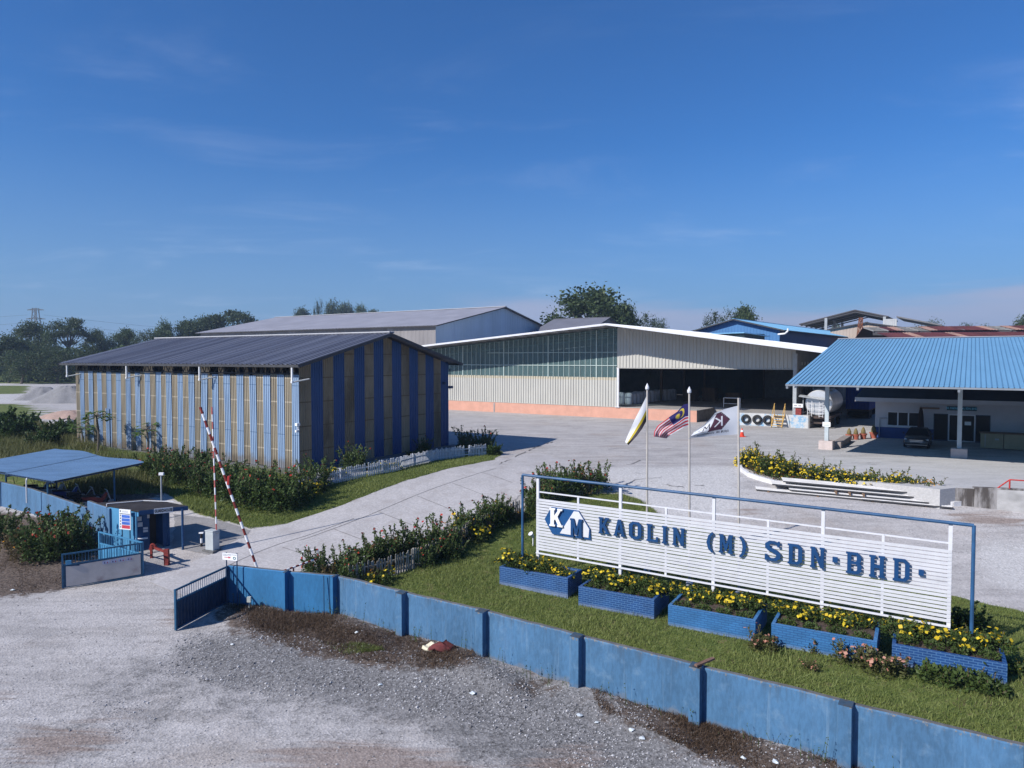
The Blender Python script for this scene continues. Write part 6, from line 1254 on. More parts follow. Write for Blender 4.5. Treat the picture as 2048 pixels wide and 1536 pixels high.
flag('weathered flagpole with bare top carrying the white company flag', (1478, 1196), (1477, 796), None, [(1477, 811), (1448, 818.5), (1430, 826), (1420, 838), (1408, 850), (1389, 863)], [(1477, 869), (1440, 871), (1410, 873), (1390, 875), (1377, 878)], col_company, 150, 90, lambda u, v: .14*math.sin(u*7+v*2)*u+.10*math.sin(v*6+1)*u, 'white flag with purple hexagon emblem, seen from its back')
# ------------------------------------------------------------------ heaps on the left
def heap(name, label, px0, px1, pyb, pyt, m, seed, cat='gravel heap', ds=.8, group=None, flatt=1.0):
    a, b = ag(px0, pyb), ag(px1, pyb); c = (a+b)/2; rx = np.hypot(*(b-a)[:2])/2; t = aty((px0+px1)/2, pyt, c[1]+rx*ds*.5); h = t[2]-Z0
    rg = np.random.default_rng(seed); n = 40; vs = []; fs = []
    for j in range(14):
        r = j/13
        for i in range(n):
            th = 2*math.pi*i/n; k = 1+.10*math.sin(3*th+seed)+.06*math.sin(7*th+seed*2); z = h*max(0, (1-r)**flatt)*(1+.03*rg.normal()*(j > 2))-.18*h*max(0, 1-r*5)-.05*(j == 13)
            vs.append((rx*r*k*math.cos(th)+rg.normal()*.05, rx*ds*r*k*math.sin(th), z))
    for j in range(13):
        for i in range(n): fs.append((j*n+i, j*n+(i+1) % n, (j+1)*n+(i+1) % n, (j+1)*n+i)[::-1])
    mb = MB(); mb.add(vs, fs); o = mb.build(name, m, None, smooth=True); o.location = (c[0], c[1]+rx*ds*.5, gz(c[0], c[1])); tag(o, label, cat, group); return o
M_heap = mat('grey_crushed_stone', (.22, .215, .22), .95, .2, 1.2, .6, 6, fine=.5); M_clay = mat('reddish_clay', (.34, .24, .20), .95, .2, 1.0, .6, 4, dirt=(.22, .13, .10), dscale=.6, fine=.4)
heap('gravel_heap', 'large grey gravel heap beside the end of the striped warehouse', 52, 190, 806, 764, M_heap, 3, ds=.7); heap('gravel_heap', 'smaller grey gravel heap sloping behind the large one', 18, 130, 800, 768, M_heap, 8, ds=.7)
heap('clay_heap', 'low reddish clay heap below the gravel heaps', 70, 190, 838, 818, M_clay, 5, 'clay heap', .6, flatt=.7)
mb = MB()
g = ag(85, 852)
for k in range(420):
    p = np.array([g[0]+rng.normal()*4.2, g[1]+rng.normal()*1.6]); s = abs(rng.normal())*.22+.08; z = gz(*p)
    pts = [(p[0]+s*rng.uniform(-1, 1), p[1]+s*rng.uniform(-1, 1), z+s*rng.uniform(-.2, 1)) for _ in range(4)]; mb.add(pts, [(0, 1, 2), (0, 2, 3), (0, 3, 1), (1, 3, 2)])
o = mb.build('rubble', mat('pale_rubble', (.46, .46, .47), .9, .3, 1.5)); tag(o, kind='stuff', label='strewn pale rubble between the grass and the clay heap')
# debris by the wall: sack, litter
g = ag(885, 1311); mb = MB(); mb.lathe([(0, 0), (.30, .02), (.36, .12), (.25, .24), (.08, .3), (0, .3)], (0, 0, 0), 14)
mb.v = [(x*1.25+.07*math.sin(y*17), y*.7+.05*math.sin(x*23), z*(.75+.45*math.sin(x*11+y*7)*math.sin(y*13))) for x, y, z in mb.v]; o = mb.build('sack', mat('maroon_cloth', (.12, .03, .03), .9, .25, 8), None, smooth=True); o.location = (g[0], g[1], gz(g[0], g[1])-.02); tag(o, 'dumped maroon cloth sack lying at the foot of the blue wall', 'sack')
g = ag(861, 1307); mb = MB(); mb.lathe([(0, .05), (.12, 0), (.2, .06), (.17, .16), (.05, .2), (0, .18)], (0, 0, 0), 9); mb.v = [(x*1.3+.04*math.sin(y*31), y+.03*math.sin(x*27), z*(1+.4*math.sin(x*19+y*8))) for x, y, z in mb.v]; o = mb.build('plastic_bag', mat('cream_plastic', (.62, .56, .42), .5, .1, 8), None); o.location = (g[0], g[1], gz(g[0], g[1])-.01); tag(o, 'crumpled cream plastic bag beside the maroon sack', 'bag')
LIT = [(760, 1371, 'white paper scrap on the grey gravel left of the sack'), (946, 1388, 'pale blue wrapper lying alone on the dark gravel'), (465, 1290, 'pale wrapper near the dark gate leaf'), (713, 1277, 'white litter below the corner of the wall'), (1160, 1435, 'pale blue scrap on the gravel beside the gully'), (1192, 1449, 'biggest white litter scrap beside the brown patch'), (1262, 1466, 'small white scrap at the edge of the weeds'), (26, 1181, 'white box scrap on the soil left of the gate'),
       (1487, 1518, 'white scrap in the weeds under the long wall'), (1551, 1530, 'crumpled white paper at the lower edge by the wall'), (1284, 1482, 'small pale litter piece right of the weed patch')]
M_lit = mat('litter_white', (.6, .64, .66), .6, .1, 9)
for k, (px_, py_, lb) in enumerate(LIT):
    g = ag(px_, py_); s = random.uniform(.06, .11); mb = MB(); vs = [(math.cos(t)*s*random.uniform(.6, 1.3), math.sin(t)*s*random.uniform(.6, 1.2), random.uniform(.01, .05)) for t in np.linspace(0, 6.28, 8)[:-1]]; n_ = len(vs)
    mb.add(vs+[(0, 0, .06)], [(i, (i+1) % n_, n_) for i in range(n_)]); o = mb.build('litter', M_lit); o.location = (g[0], g[1], gz(g[0], g[1])+.005); tag(o, lb, 'litter', 'litter scraps on the gravel')
# rods leaning on the wall
for px_, lb in ((650, 'dark rod leaning on the bright blue wall near its corner, the longer one'), (661, 'dark rod leaning on the bright blue wall, the thinner one')):
    g = ag(px_, 1231); t = aty(px_-1.5, 1153, g[1]+.05); g[1] -= .12; mb = MB(); mb.tube((0, 0, 0), (t[0]-g[0], .1, t[2]-g[2]+.05), .018 if px_ == 650 else .012, n=6); o = mb.build('rod', M_navysteel); o.location = tuple(g); tag(o, lb, 'rod')
# ------------------------------------------------------------------ pylon, wires, hills
c = aty(73, 700, 520); top_ = aty(73, 616, 520)[2]; root = thing('lattice_pylon', 'distant steel lattice power pylon rising over the left wood', 'pylon', (c[0], c[1], Z0)); h = top_-Z0; mb = MB(); M_pyl = mat('pylon_steel', (.13, .14, .155), .6)
wd = lambda t: 5.5*(1-t)**1.4+1.3
for sx in (-1, 1):
    for sy in (-1, 1):
        for k in range(10): t0, t1 = k/10, (k+1)/10; mb.beam((sx*wd(t0), sy*wd(t0), h*t0), (sx*wd(t1), sy*wd(t1), h*t1), .5)
for k in range(10):
    t0, t1 = k/10, (k+1)/10; a0, a1 = wd(t0), wd(t1)
    mb.beam((-a0, -a0, h*t0), (a1, -a1, h*t1), .28); mb.beam((a0, -a0, h*t0), (-a1, -a1, h*t1), .28)
mb.build('tower', M_pyl, root)
for z, l in ((h*.99, 6), (h*.84, 7), (h*.69, 7)): mb = MB(); mb.beam((-l, 0, z-1), (0, 0, z), .5); mb.beam((l, 0, z-1), (0, 0, z), .5); mb.beam((-l, 0, z-1), (l, 0, z-1), .4); mb.build('cross_arm', M_pyl, root)
mb = MB(); n_ = 24
for z in (h*.93, h*.80):
    for dirx, dy, drop in ((-1, -60, -6), (1, 160, 8)):
        L_ = 330; pts = [(dirx*(6+L_*t), dy*t, z-2-drop*t-18*4*t*(1-t)*.5) for t in np.linspace(0, 1, n_)]; mb.path(pts, .09, 4)
mb.build('power_lines', M_pyl, root)
mb = MB(); M_hill = mat('forested_hills', (.05, .075, .05), .95, .2, .002)
for (yy, xa, xb, base, amp, sd) in ((1750, -150, 1950, 68, 34, 1), (1350, 280, 1600, 34, 22, 4)):
    n_ = 90; vs = []
    for i in range(n_+1):
        x = xa+(xb-xa)*i/n_; z = base+amp*(.5*math.sin(i*.11+sd)+.3*math.sin(i*.29+sd*2)+.14*math.sin(i*.8))
        z *= min(1, i/14, (n_-i)/14) if True else 1; vs += [(x, yy-200, 0), (x, yy, max(z, 1)), (x, yy+250, 0)]
    mb.add(vs, [f_ for i in range(n_) for f_ in ((i*3, i*3+3, i*3+4, i*3+1), (i*3+1, i*3+4, i*3+5, i*3+2))])
o = mb.build('hills', M_hill, None, smooth=True); o['kind'] = 'structure'
# ------------------------------------------------------------------ plants
ORD = 'first second third fourth fifth sixth seventh eighth ninth tenth eleventh twelfth thirteenth fourteenth fifteenth sixteenth seventeenth eighteenth nineteenth twentieth'.split()
def npmesh(name, V, nper, mtl, tone=None):
    V = np.asarray(V, np.float32).reshape(-1, 3); n = len(V)//nper; me = bpy.data.meshes.new(name); me.vertices.add(len(V)); me.vertices.foreach_set('co', V.ravel())
    me.loops.add(n*nper); me.polygons.add(n); me.loops.foreach_set('vertex_index', np.arange(n*nper, dtype=np.int32)); me.polygons.foreach_set('loop_start', np.arange(n, dtype=np.int32)*nper); me.update()
    if tone is not None: a = me.attributes.new('tone', 'FLOAT', 'FACE'); a.data.foreach_set('value', np.asarray(tone, np.float32))
    me.materials.append(mtl); return me
def unit(a): return a/np.maximum(np.linalg.norm(a, axis=-1, keepdims=True), 1e-6)
def leaves(cen, size, rg, aspect=.55, out=None, flat=.5):
    """leaf shaped quads; 'out' gives the direction each one leans to"""
    n = len(cen); d = rg.normal(size=(n, 3)); d = unit(d)
    if out is not None: d = unit(d*.8+out*.9)
    nr = rg.normal(size=(n, 3)); nr[:, 2] = np.abs(nr[:, 2])+flat; s = unit(np.cross(d, nr)); s_ = np.asarray(size).reshape(-1, 1)*rg.uniform(.7, 1.3, (n, 1))
    b = cen-d*s_*.5; t = cen+d*s_*.5; m = cen-d*s_*.05; w_ = s*s_*aspect*.5
    return np.stack([b, m+w_, t, m-w_], 1)
def obj(name, me, parent=None):
    o = bpy.data.objects.new(name, me); C.objects.link(o); o.parent = parent; return o
L_hib = leafmat('hibiscus_leaf', (.028, .055, .014), (.12, .175, .052), .32); L_all = leafmat('allamanda_leaf', (.03, .055, .014), (.10, .145, .035), .3)
L_dry = leafmat('dry_leaf', (.10, .075, .03), (.20, .15, .07), .2); L_field = leafmat('field_bush_leaf', (.02, .045, .012), (.07, .12, .03), .3)
L_tree = leafmat('tree_leaf', (.026, .05, .022), (.105, .142, .055), .32, .2); L_airy = leafmat('airy_tree_leaf', (.03, .05, .024), (.085, .115, .05), .3, .15)
L_ixo = leafmat('ixora_leaf', (.05, .06, .02), (.13, .13, .045), .3); L_grass = leafmat('grass_blade', (.10, .145, .03), (.27, .30, .10), .35); L_weed = leafmat('dry_weed', (.05, .030, .021), (.15, .10, .065), .2)
L_tall = leafmat('tall_grass', (.06, .09, .025), (.20, .18, .075), .3); L_pap = leafmat('papaya_leaf', (.05, .10, .02), (.13, .20, .045), .35)
F_red = leafmat('red_petal', (.34, .018, .018), (.50, .06, .035), .3); F_yel = leafmat('yellow_petal', (.62, .42, .012), (.85, .66, .05), .3); F_pink = leafmat('pink_petal', (.55, .20, .14), (.65, .35, .26), .3); F_or = leafmat('orange_petal', (.65, .25, .01), (.8, .45, .03), .3)
M_stem = mat('plant_stem', (.10, .08, .045), .9, .25, 8); M_bark = mat('tree_bark', (.12, .10, .085), .9, .25, 3)
def flowers(cen, size, rg, out=None):
    n = len(cen); nr = unit(rg.normal(size=(n, 3))*.6+(out if out is not None else 0)+np.array([0, -.35, .75])); a = unit(np.cross(nr, rg.normal(size=(n, 3)))); b = np.cross(nr, a); s = size*rg.uniform(.7, 1.25, (n, 1))
    return np.stack([cen+(a*math.cos(t)+b*math.sin(t))*s*.5*r for t, r in ((0, 1), (.785, .8), (1.57, 1), (2.36, .8), (3.14, 1), (3.93, .8), (4.71, 1), (5.5, .8))], 1)
PROTO = {}
def bush_proto(key, seed, h, r, nst, per, ls, lm, fm, nf, fs, spread=.5, base=500, flow_low=False):
    rg = np.random.default_rng(seed); cen = []; outs = []; tips = []; st = MB()
    for i in range(nst):
        a = rg.uniform(0, 2*math.pi); rr = r*math.sqrt(rg.uniform(0, 1))*.5; p = np.array([rr*math.cos(a), rr*math.sin(a), 0]); hh = h*rg.uniform(.55, 1.1); d = np.array([math.cos(a)*spread*rg.uniform(.2, 1.3), math.sin(a)*spread*rg.uniform(.2, 1.3), 1.0]); d += rg.normal(0, .12, 3); pts = [p]
        for k in range(4): pts.append(pts[-1]+unit(d)*hh/4); d = d+rg.normal(0, .14, 3)+np.array([0, 0, -.05])
        st.path([tuple(q) for q in pts], .008+.004*h, 4); P = np.array(pts); t = rg.uniform(.18, 1, per)*4; k = np.minimum(t.astype(int), 3); q = P[k]+(P[k+1]-P[k])*(t-k)[:, None]
        cen.append(q+rg.normal(0, .035+.03*h*(1-t[:, None]/4), (per, 3))); outs.append(np.tile(unit(P[4]-P[2]), (per, 1))+unit(rg.normal(size=(per, 3)))*.8); tips.append(P[4]); tips.append(P[3])
    if base:
        u = unit(rg.normal(size=(base, 3))); u[:, 2] = np.abs(u[:, 2]); lump = 1+.22*np.sin(u[:, :1]*6+seed)*np.cos(u[:, 1:2]*5); rad = rg.uniform(.55, 1, (base, 1))**.5
        cen.append(u*np.array([r*.95, r*.95, h*.62])*lump*rad+np.array([0, 0, .04])); outs.append(u)
    cen = np.concatenate(cen); outs = np.concatenate(outs); V = leaves(cen, ls, rg, .6, outs); tone = np.clip(rg.beta(2, 2, len(cen))*.75+.35*np.clip(cen[:, 2]/h, 0, 1)-.1, 0, 1)  # tone: random per leaf, lighter towards the bush top
    fm_me = None
    if nf:
        src = cen if flow_low else np.array(tips); k = rg.integers(0, len(src), nf); fc = src[k]+rg.normal(0, .05, (nf, 3))
        if flow_low: u = unit(rg.normal(size=(nf, 3))); u[:, 2] = np.abs(u[:, 2]); fc = u*np.array([r, r, h*.75])*rg.uniform(.85, 1.1, (nf, 1)); fc[:, 2] += .05
        fm_me = npmesh('blossoms', flowers(fc, fs, rg, unit(fc-np.array([0, 0, h*.3]))*.8), 8, fm, rg.uniform(0, 1, nf))
    sm = bpy.data.meshes.new('stems'); sm.from_pydata(st.v, [], st.f); sm.materials.append(M_stem)
    PROTO[key] = (npmesh('foliage', V, 4, lm, tone), sm, fm_me)
for s in range(4): bush_proto(('hib', s), 20+s, 1.5, .75, 17, 72, .105, L_hib, F_red, 13, .10, .45, 900)
for s in range(3): bush_proto(('all', s), 40+s, .55, .6, 16, 40, .085, L_all, F_yel, 34, .12, .9, 480)
for s in range(3): bush_proto(('bed', s), 60+s, .95, .6, 12, 36, .085, L_all, F_yel, 120, .09, .4, 1000, True)
bush_proto(('bedo', 0), 66, .95, .6, 12, 36, .085, L_all, F_or, 150, .085, .4, 700, True)
for s in range(2): bush_proto(('ixo', s), 80+s, .6, .55, 12, 40, .07, L_ixo, F_pink, 36, .09, .6, 500)
for s in range(3): bush_proto(('fld', s), 90+s, 1.8, 1.2, 16, 70, .2, L_field, None, 0, 0, .5, 1300)
for s in range(2): bush_proto(('dry', s), 95+s, 1.1, .8, 16, 46, .09, L_dry, F_or, 6, .1, .6, 350)
for s in range(2): bush_proto(('low', s), 97+s, .35, .4, 9, 20, .09, L_all, None, 0, 0, .9, 200)
def bush(kind, x, y, s=1.0, sz=1.0, label='', cat='bush', group=None, name='hibiscus_bush', z=None):
    v = [k for k in PROTO if k[0] == kind]; k = v[random.randrange(len(v))]; fo, st, fl = PROTO[k]
    s = s*{'bed': 1.22}.get(kind, 1.0); root = thing(name, label, cat, (x, y, gz(x, y)-.02 if z is None else z), random.uniform(0, 6.28), group); root.scale = (s, s, s*sz)
    obj('foliage', fo, root); obj('stems', st, root)
    if fl: obj('blossoms', fl, root)
    return root
# hedge between the striped warehouse and the driveway
H1 = [(305, 948, 1.0), (335, 962, 1.15), (372, 968, 1.2), (352, 940, 1.0), (405, 985, 1.15), (440, 990, 1.25), (398, 955, 1.05), (472, 1000, 1.2), (500, 1008, 1.3), (455, 965, 1.0), (535, 1016, 1.25), (565, 1018, 1.35), (520, 985, 1.1), (592, 1008, 1.1), (575, 985, .9)]
for i, (px_, py_, s) in enumerate(H1):
    g = ag(px_, py_); bush('hib', g[0], g[1], s*1.12, 1.0, '%s dark hibiscus bush of the hedge before the striped warehouse, counted from the shelter' % ORD[i], 'bush', 'hibiscus hedge before the striped warehouse')
for i, (px_, py_, k, s, lb, nm) in enumerate(((632, 975, 'hib', 1.25, 'tall hibiscus bush at the near corner of the striped warehouse', 'hibiscus_bush'), (625, 985, 'all', 1.5, 'yellow flowered bush hanging over the near end of the white fence', 'allamanda_bush'), (672, 952, 'all', 1.3, 'low yellow flowered bush behind the white fence near its start', 'allamanda_bush'), (708, 940, 'hib', 1.15, 'upright hibiscus bush behind the middle of the white fence', 'hibiscus_bush'),
        (752, 938, 'all', 1.1, 'small yellow flowered bush on the white fence, left of its bare stretch', 'allamanda_bush'), (785, 938, 'all', 1.1, 'yellow flowered bush trailing through the white fence pickets', 'allamanda_bush'), (830, 915, 'low', 1.8, 'small dark shrub between white fence and gable wall', 'shrub'), (848, 905, 'hib', .8, 'thin hibiscus against the far part of the blue gable', 'hibiscus_bush'),
        (935, 900, 'hib', 1.25, 'open hibiscus bush at the far end of the white fence, left one', 'hibiscus_bush'), (968, 902, 'hib', 1.2, 'sparse hibiscus bush at the far tip of the white fence', 'hibiscus_bush'), (985, 910, 'fld', .55, 'low round dark shrub at the tip of the verge', 'shrub'))):
    g = ag(px_, py_); bush(k, g[0], g[1], s, 1.0, lb, 'bush', None, nm)
# hedge and picket fence between driveway and front lawn
H2 = [(632, 1150, .95, 'hib'), (662, 1158, .8, 'dry'), (690, 1150, 1.0, 'hib'), (700, 1165, .9, 'hib'), (735, 1140, 1.25, 'hib'), (765, 1128, 1.2, 'hib'), (748, 1160, .9, 'dry'), (793, 1118, 1.15, 'hib'), (800, 1135, .7, 'dry'), (838, 1118, 1.25, 'hib'), (868, 1112, 1.3, 'hib'), (850, 1130, .95, 'hib'), (893, 1098, 1.1, 'hib'), (912, 1085, .9, 'dry'), (905, 1115, .8, 'hib'), (940, 1070, 1.2, 'hib'), (962, 1066, .9, 'dry'), (985, 1052, 1.2, 'hib'), (1008, 1046, 1.05, 'hib'), (1030, 1040, .9, 'dry')]
for i, (px_, py_, s, k) in enumerate(H2):
    g = ag(px_, py_); bush(k, g[0], g[1], s*.92, 1.0, '%s %s of the lawn hedge along the driveway, counted from the gate' % (ORD[i], 'hibiscus bush' if k == 'hib' else 'dry bush'), 'bush', 'hedge between driveway and front lawn', 'hibiscus_bush' if k == 'hib' else 'dry_bush')
for px_, py_, s, lb in ((758, 1168, 1.1, 'yellow flowered bush at the gate end of the lawn picket fence'), (955, 1078, 1.2, 'yellow flowered bush on the bare stretch of lawn picket fence'), (945, 1062, 1.5, 'yellow flowered bush high in the lawn hedge'), (990, 1040, 1.5, 'wide yellow flowered bush near the left end of the sign')):
    g = ag(px_, py_); bush('all', g[0], g[1], s, 1.3, lb, 'bush', None, 'allamanda_bush')
H3 = [(1080, 1010, 1.2), (1108, 998, 1.3), (1138, 990, 1.35), (1165, 984, 1.3), (1192, 982, 1.2), (1092, 985, 1.0), (1125, 978, .9), (1072, 1030, 1.0)]
for i, (px_, py_, s) in enumerate(H3):
    g = ag(px_, py_); bush('hib' if i != 3 else 'dry', g[0], g[1], s*.95, 1.05, '%s red flowered bush of the clump rising behind the left end of the sign' % ORD[i], 'bush', 'bush clump behind the sign')
def picket(name, label, pts, h, m, gap, gaps=(), lean=.02):
    P = [ag(*p) for p in pts]; g = P[0]; root = thing(name, label, 'fence', tuple(g)); mb = MB(); mr = MB(); L_ = [0]
    for a, b in zip(P, P[1:]): L_.append(L_[-1]+np.hypot(*(b-a)[:2]))
    def on(s):
        for i in range(len(P)-1):
            if s <= L_[i+1] or i == len(P)-2: t = (s-L_[i])/(L_[i+1]-L_[i]); q = P[i]+(P[i+1]-P[i])*t; d = (P[i+1]-P[i])[:2]; return np.array([q[0], q[1], gz(q[0], q[1])])-g, d/np.hypot(*d)
    s = 0
    while s < L_[-1]:
        if random.random() > .04:
            q, d = on(s); hh = h*random.uniform(.9, 1.06); n_ = np.array([-d[1], d[0]])*.012; a = q[:2]-d*.035; b = q[:2]+d*.035; l_ = d*random.uniform(-lean, lean)
            for o_ in ((0, 0),):
                mb.add([(*(a-n_), q[2]), (*(b-n_), q[2]), (*(b-n_+l_), q[2]+hh), (*((a+b)/2-n_+l_), q[2]+hh+.04), (*(a-n_+l_), q[2]+hh), (*(a+n_), q[2]), (*(b+n_), q[2]), (*(b+n_+l_), q[2]+hh), (*((a+b)/2+n_+l_), q[2]+hh+.04), (*(a+n_+l_), q[2]+hh)], [(0, 1, 2, 3, 4), (9, 8, 7, 6, 5), (0, 5, 6, 1), (1, 6, 7, 2), (2, 7, 8, 3), (3, 8, 9, 4), (4, 9, 5, 0)])
        s += gap
    mb.build('pickets', m, root); k = np.linspace(0, L_[-1]-.01, max(6, int(L_[-1]/1.2)))
    for z in (.25, .75):
        for s0, s1 in zip(k, k[1:]): a, d = on(s0); b, _ = on(s1); n_ = np.array([-d[1], d[0]])*.03; mr.beam((a[0]+n_[0], a[1]+n_[1], a[2]+z*h), (b[0]+n_[0], b[1]+n_[1], b[2]+z*h), .03, .06)
    mr.build('rails', m, root)
    for s0 in k[::2]: a, d = on(s0); n_ = np.array([-d[1], d[0]])*.08; mp_ = MB(); mp_.box(a[0]+n_[0]-.04, a[0]+n_[0]+.04, a[1]+n_[1]-.04, a[1]+n_[1]+.04, a[2]-.1, a[2]+h*1.05); mp_.build('post', m, root)
M_pick = mat('chalky_white_picket_paint', (.55, .56, .60), .8, .12, 3, 0, dirt=(.25, .25, .26), dscale=2.2, dlo=.52, dhi=.7, dstr=.8); M_pick2 = mat('weathered_grey_picket', (.30, .28, .25), .85, .25, 4, 0, dirt=(.12, .10, .085), dscale=2)
picket('picket_fence', 'low white picket fence curving along the blue gable of the striped warehouse', ((599, 990), (612, 984), (640, 974), (690, 963), (740, 953), (800, 941), (872, 922), (930, 915), (974, 911)), .80, M_pick, .13)
picket('picket_fence', 'weathered grey picket fence between the driveway hedge and the front lawn', ((700, 1172), (775, 1155), (850, 1130), (900, 1100), (945, 1075), (1000, 1048), (1040, 1032)), .85, M_pick2, .13, lean=.05)
picket('picket_fence', 'short grey picket fence among the bushes behind the sign', ((1075, 1012), (1110, 1000), (1160, 990), (1195, 986)), .85, M_pick2, .14, lean=.06)
# planters
for k, (x0, x1, y0, mi) in enumerate(PLANT):
    nm = ('the planter nearest the gate', 'the second planter', 'the middle planter', 'the fourth planter', 'the farthest planter')[k]
    for j, t in enumerate({0: (.1, .26, .42, .58, .72, .9), 1: (.06, .22, .4, .58, .75, .92), 2: (.1, .28, .48, .62, .78, .93), 3: (.08, .24, .4, .56, .72, .9), 4: (.08, .24, .42, .6, .76, .93)}[k]):
        p = SG.W(x0+(x1-x0)*t, .75+.25*math.sin(j*2.3+k)); s = (1.25, 1.15, 1.05, 1.0, .7, .7)[j] if k == 0 else random.uniform(.9, 1.2)
        bush('all', p[0], p[1], s, 1.0, '%s yellow flowered plant in %s under the sign' % (ORD[j], nm), 'plant', 'yellow flowered planter plants', 'allamanda_plant', z=gz(*p[:2])+.62)
    for j in range(4): p = SG.W(x0+(x1-x0)*(.14+.24*j), y0+.4); bush('low', p[0], p[1], .8, 1.0, '%s leafy weed at the front of %s' % (ORD[j], nm), 'plant', 'leafy planter weeds', 'leafy_weed', z=gz(*p[:2])+.62)
IX = [(1528, 1298, 1.1, 'pink flowered bush in the gap between the two sky blue planters'), (1627, 1300, .95, 'pink flowered bush against the middle of the last sky blue planter'), (1560, 1306, .6, 'small leafy bush just right of the planter gap'), (1700, 1320, 1.25, 'broad pale pink bush before the last sky blue planter end'), (1730, 1318, 1.2, 'pale pink bush joining the broad one, nearest planter gap'), (1770, 1345, 1.35, 'largest pink flowered bush at the corner of the farthest planter'), (1620, 1340, .6, 'low pink flowered clump out on the grass')]
for px_, py_, s, lb in IX: g = ag(px_, py_); bush('ixo' if 'leafy' not in lb else 'low', g[0], g[1], s, 1.0, lb, 'bush', None, 'ixora_bush')
for i, (px_, py_, s) in enumerate(((1870, 1360, 1.5), (1910, 1368, 1.6), (1945, 1372, 1.5), (1985, 1385, 1.4), (1462, 1210, 1.0), (1890, 1352, 1.3))): g = ag(px_, py_); bush('low', g[0], g[1], s, 1.1, '%s leafy green weed clump by the farthest planter' % ORD[i] if i != 4 else 'tiny leafy weed clump under the sign middle', 'plant', None, 'leafy_weed')
for px_, py_, s, k, lb in ((1930, 1262, 1.0, 'fld', 'dark green shrub behind the right end of the sign'), (2030, 1345, .7, 'all', 'yellow flowered shrub spilling past the right end of the last planter')): g = ag(px_, py_); bush(k, g[0], g[1], s*.6 if k == 'fld' else s, 1.0, lb, 'bush', None, 'shrub')
# flower bed before the office
BED = [(1500, 934, 1.3, 'bed'), (1520, 938, 1.05, 'bed'), (1545, 948, 1.3, 'bed'), (1568, 953, 1.2, 'bed'), (1590, 953, 1.0, 'bed'), (1627, 963, 1.15, 'bed'), (1668, 970, 1.15, 'bed'), (1700, 975, 1.0, 'bed'), (1735, 978, 1.1, 'bed'), (1775, 985, .95, 'bed'), (1800, 985, 1.2, 'bed'), (1830, 990, .85, 'bed'), (1857, 995, 1.25, 'bedo')]
for i, (px_, py_, s, k) in enumerate(BED):
    g = ag(px_, py_); bush(k, g[0], g[1], s, 1.05, '%s %s flowered shrub in the kerbed bed, counted from the company flag' % (ORD[i], 'yellow' if k == 'bed' else 'orange'), 'shrub', 'flowering shrubs in the kerbed bed', 'flowering_shrub')
for i, (px_, py_) in enumerate(((1840, 996), (1885, 1000), (1905, 1002), (1870, 990), (1895, 993))): g = ag(px_, py_); bush('low', g[0], g[1], 1.4, 1.3, '%s leafy green plant at the far end of the kerbed bed' % ORD[i], 'plant', None, 'leafy_weed')
# left gate bushes and field bushes
for i, (px_, py_, s, k) in enumerate(((150, 1105, 1.25, 'hib'), (118, 1115, 1.3, 'hib'), (85, 1118, 1.25, 'hib'), (65, 1098, 1.15, 'hib'), (132, 1088, 1.3, 'hib'), (30, 1100, 1.0, 'dry'), (5, 1078, 1.1, 'hib'), (50, 1120, .9, 'dry'))):
    g = ag(px_, py_); bush(k, g[0], g[1], s, 1.05, '%s %s of the clump left of the pale bannered gate leaf' % (ORD[i], 'orange red flowered bush' if k == 'hib' else 'dry bush'), 'bush', 'bush clump left of the gate', 'hibiscus_bush')
for i, (px_, py_, s) in enumerate(((15, 868, 1.6), (38, 875, 1.4), (-15, 872, 1.7), (60, 850, .9), (118, 878, 1.2), (135, 872, 1.1), (95, 890, 1.0), (80, 895, .9), (150, 878, .8))):
    g = ag(px_, py_); bush('fld', g[0], g[1], s*.95, 1.0, '%s dark green bush in the rough grass left of the striped warehouse' % ORD[i], 'bush', 'bushes in the rough grass', 'wild_bush')
for px_, py_, s, lb in ((330, 905, .8, 'low green weed clump on the slab before the fourth downpipe'), (405, 920, .8, 'weed clump against the striped wall behind the barrier pole')): g = ag(px_, py_); bush('fld', g[0], g[1], s*.5, 1.2, lb, 'plant', None, 'weed_clump')
# papaya trees before the striped warehouse
for px_, pb, pt, lb in ((164, 893, 858, 'short papaya tree at the far corner of the striped warehouse'), (196, 905, 832, 'tall thin papaya tree before the striped wall'), (295, 907, 858, 'papaya tree with broad crown before the striped wall, nearest the shelter')):
    g = ag(px_, pb); h = aty(px_, pt, g[1])[2]-g[2]; rg = np.random.default_rng(px_); root = thing('papaya_tree', lb, 'tree', tuple(g), 0, 'papaya trees'); mb = MB(); mb.tube((0, 0, -.1), (.08, 0, h*.5), .09, .075, n=8); mb.tube((.08, 0, h*.5), (-.05, 0, h), .075, .055, n=8)
    V = []
    for i in range(26):
        a = rg.uniform(0, 6.28); e = rg.uniform(-.5, .7); d = np.array([math.cos(a)*math.cos(e), math.sin(a)*math.cos(e), math.sin(e)]); l = rg.uniform(.55, 1.0); p0 = np.array([-.05, 0, h]); p1 = p0+d*l; mb.tube(tuple(p0), tuple(p1), .014, n=4)
        for k in range(7): t = a+(k-3)*.62; dd = np.array([math.cos(t), math.sin(t), -.25+rg.normal()*.15]); s_ = unit(np.cross(dd, [0, 0, 1]))*.075; ll = .5*(1-.09*abs(k-3)); V.append([p1, p1+dd*ll*.55+s_, p1+dd*ll, p1+dd*ll*.55-s_])
    mb.build('trunk', M_bark, root); obj('crown', npmesh('crown', np.array(V), 4, L_pap, rg.uniform(0, 1, len(V))), root)
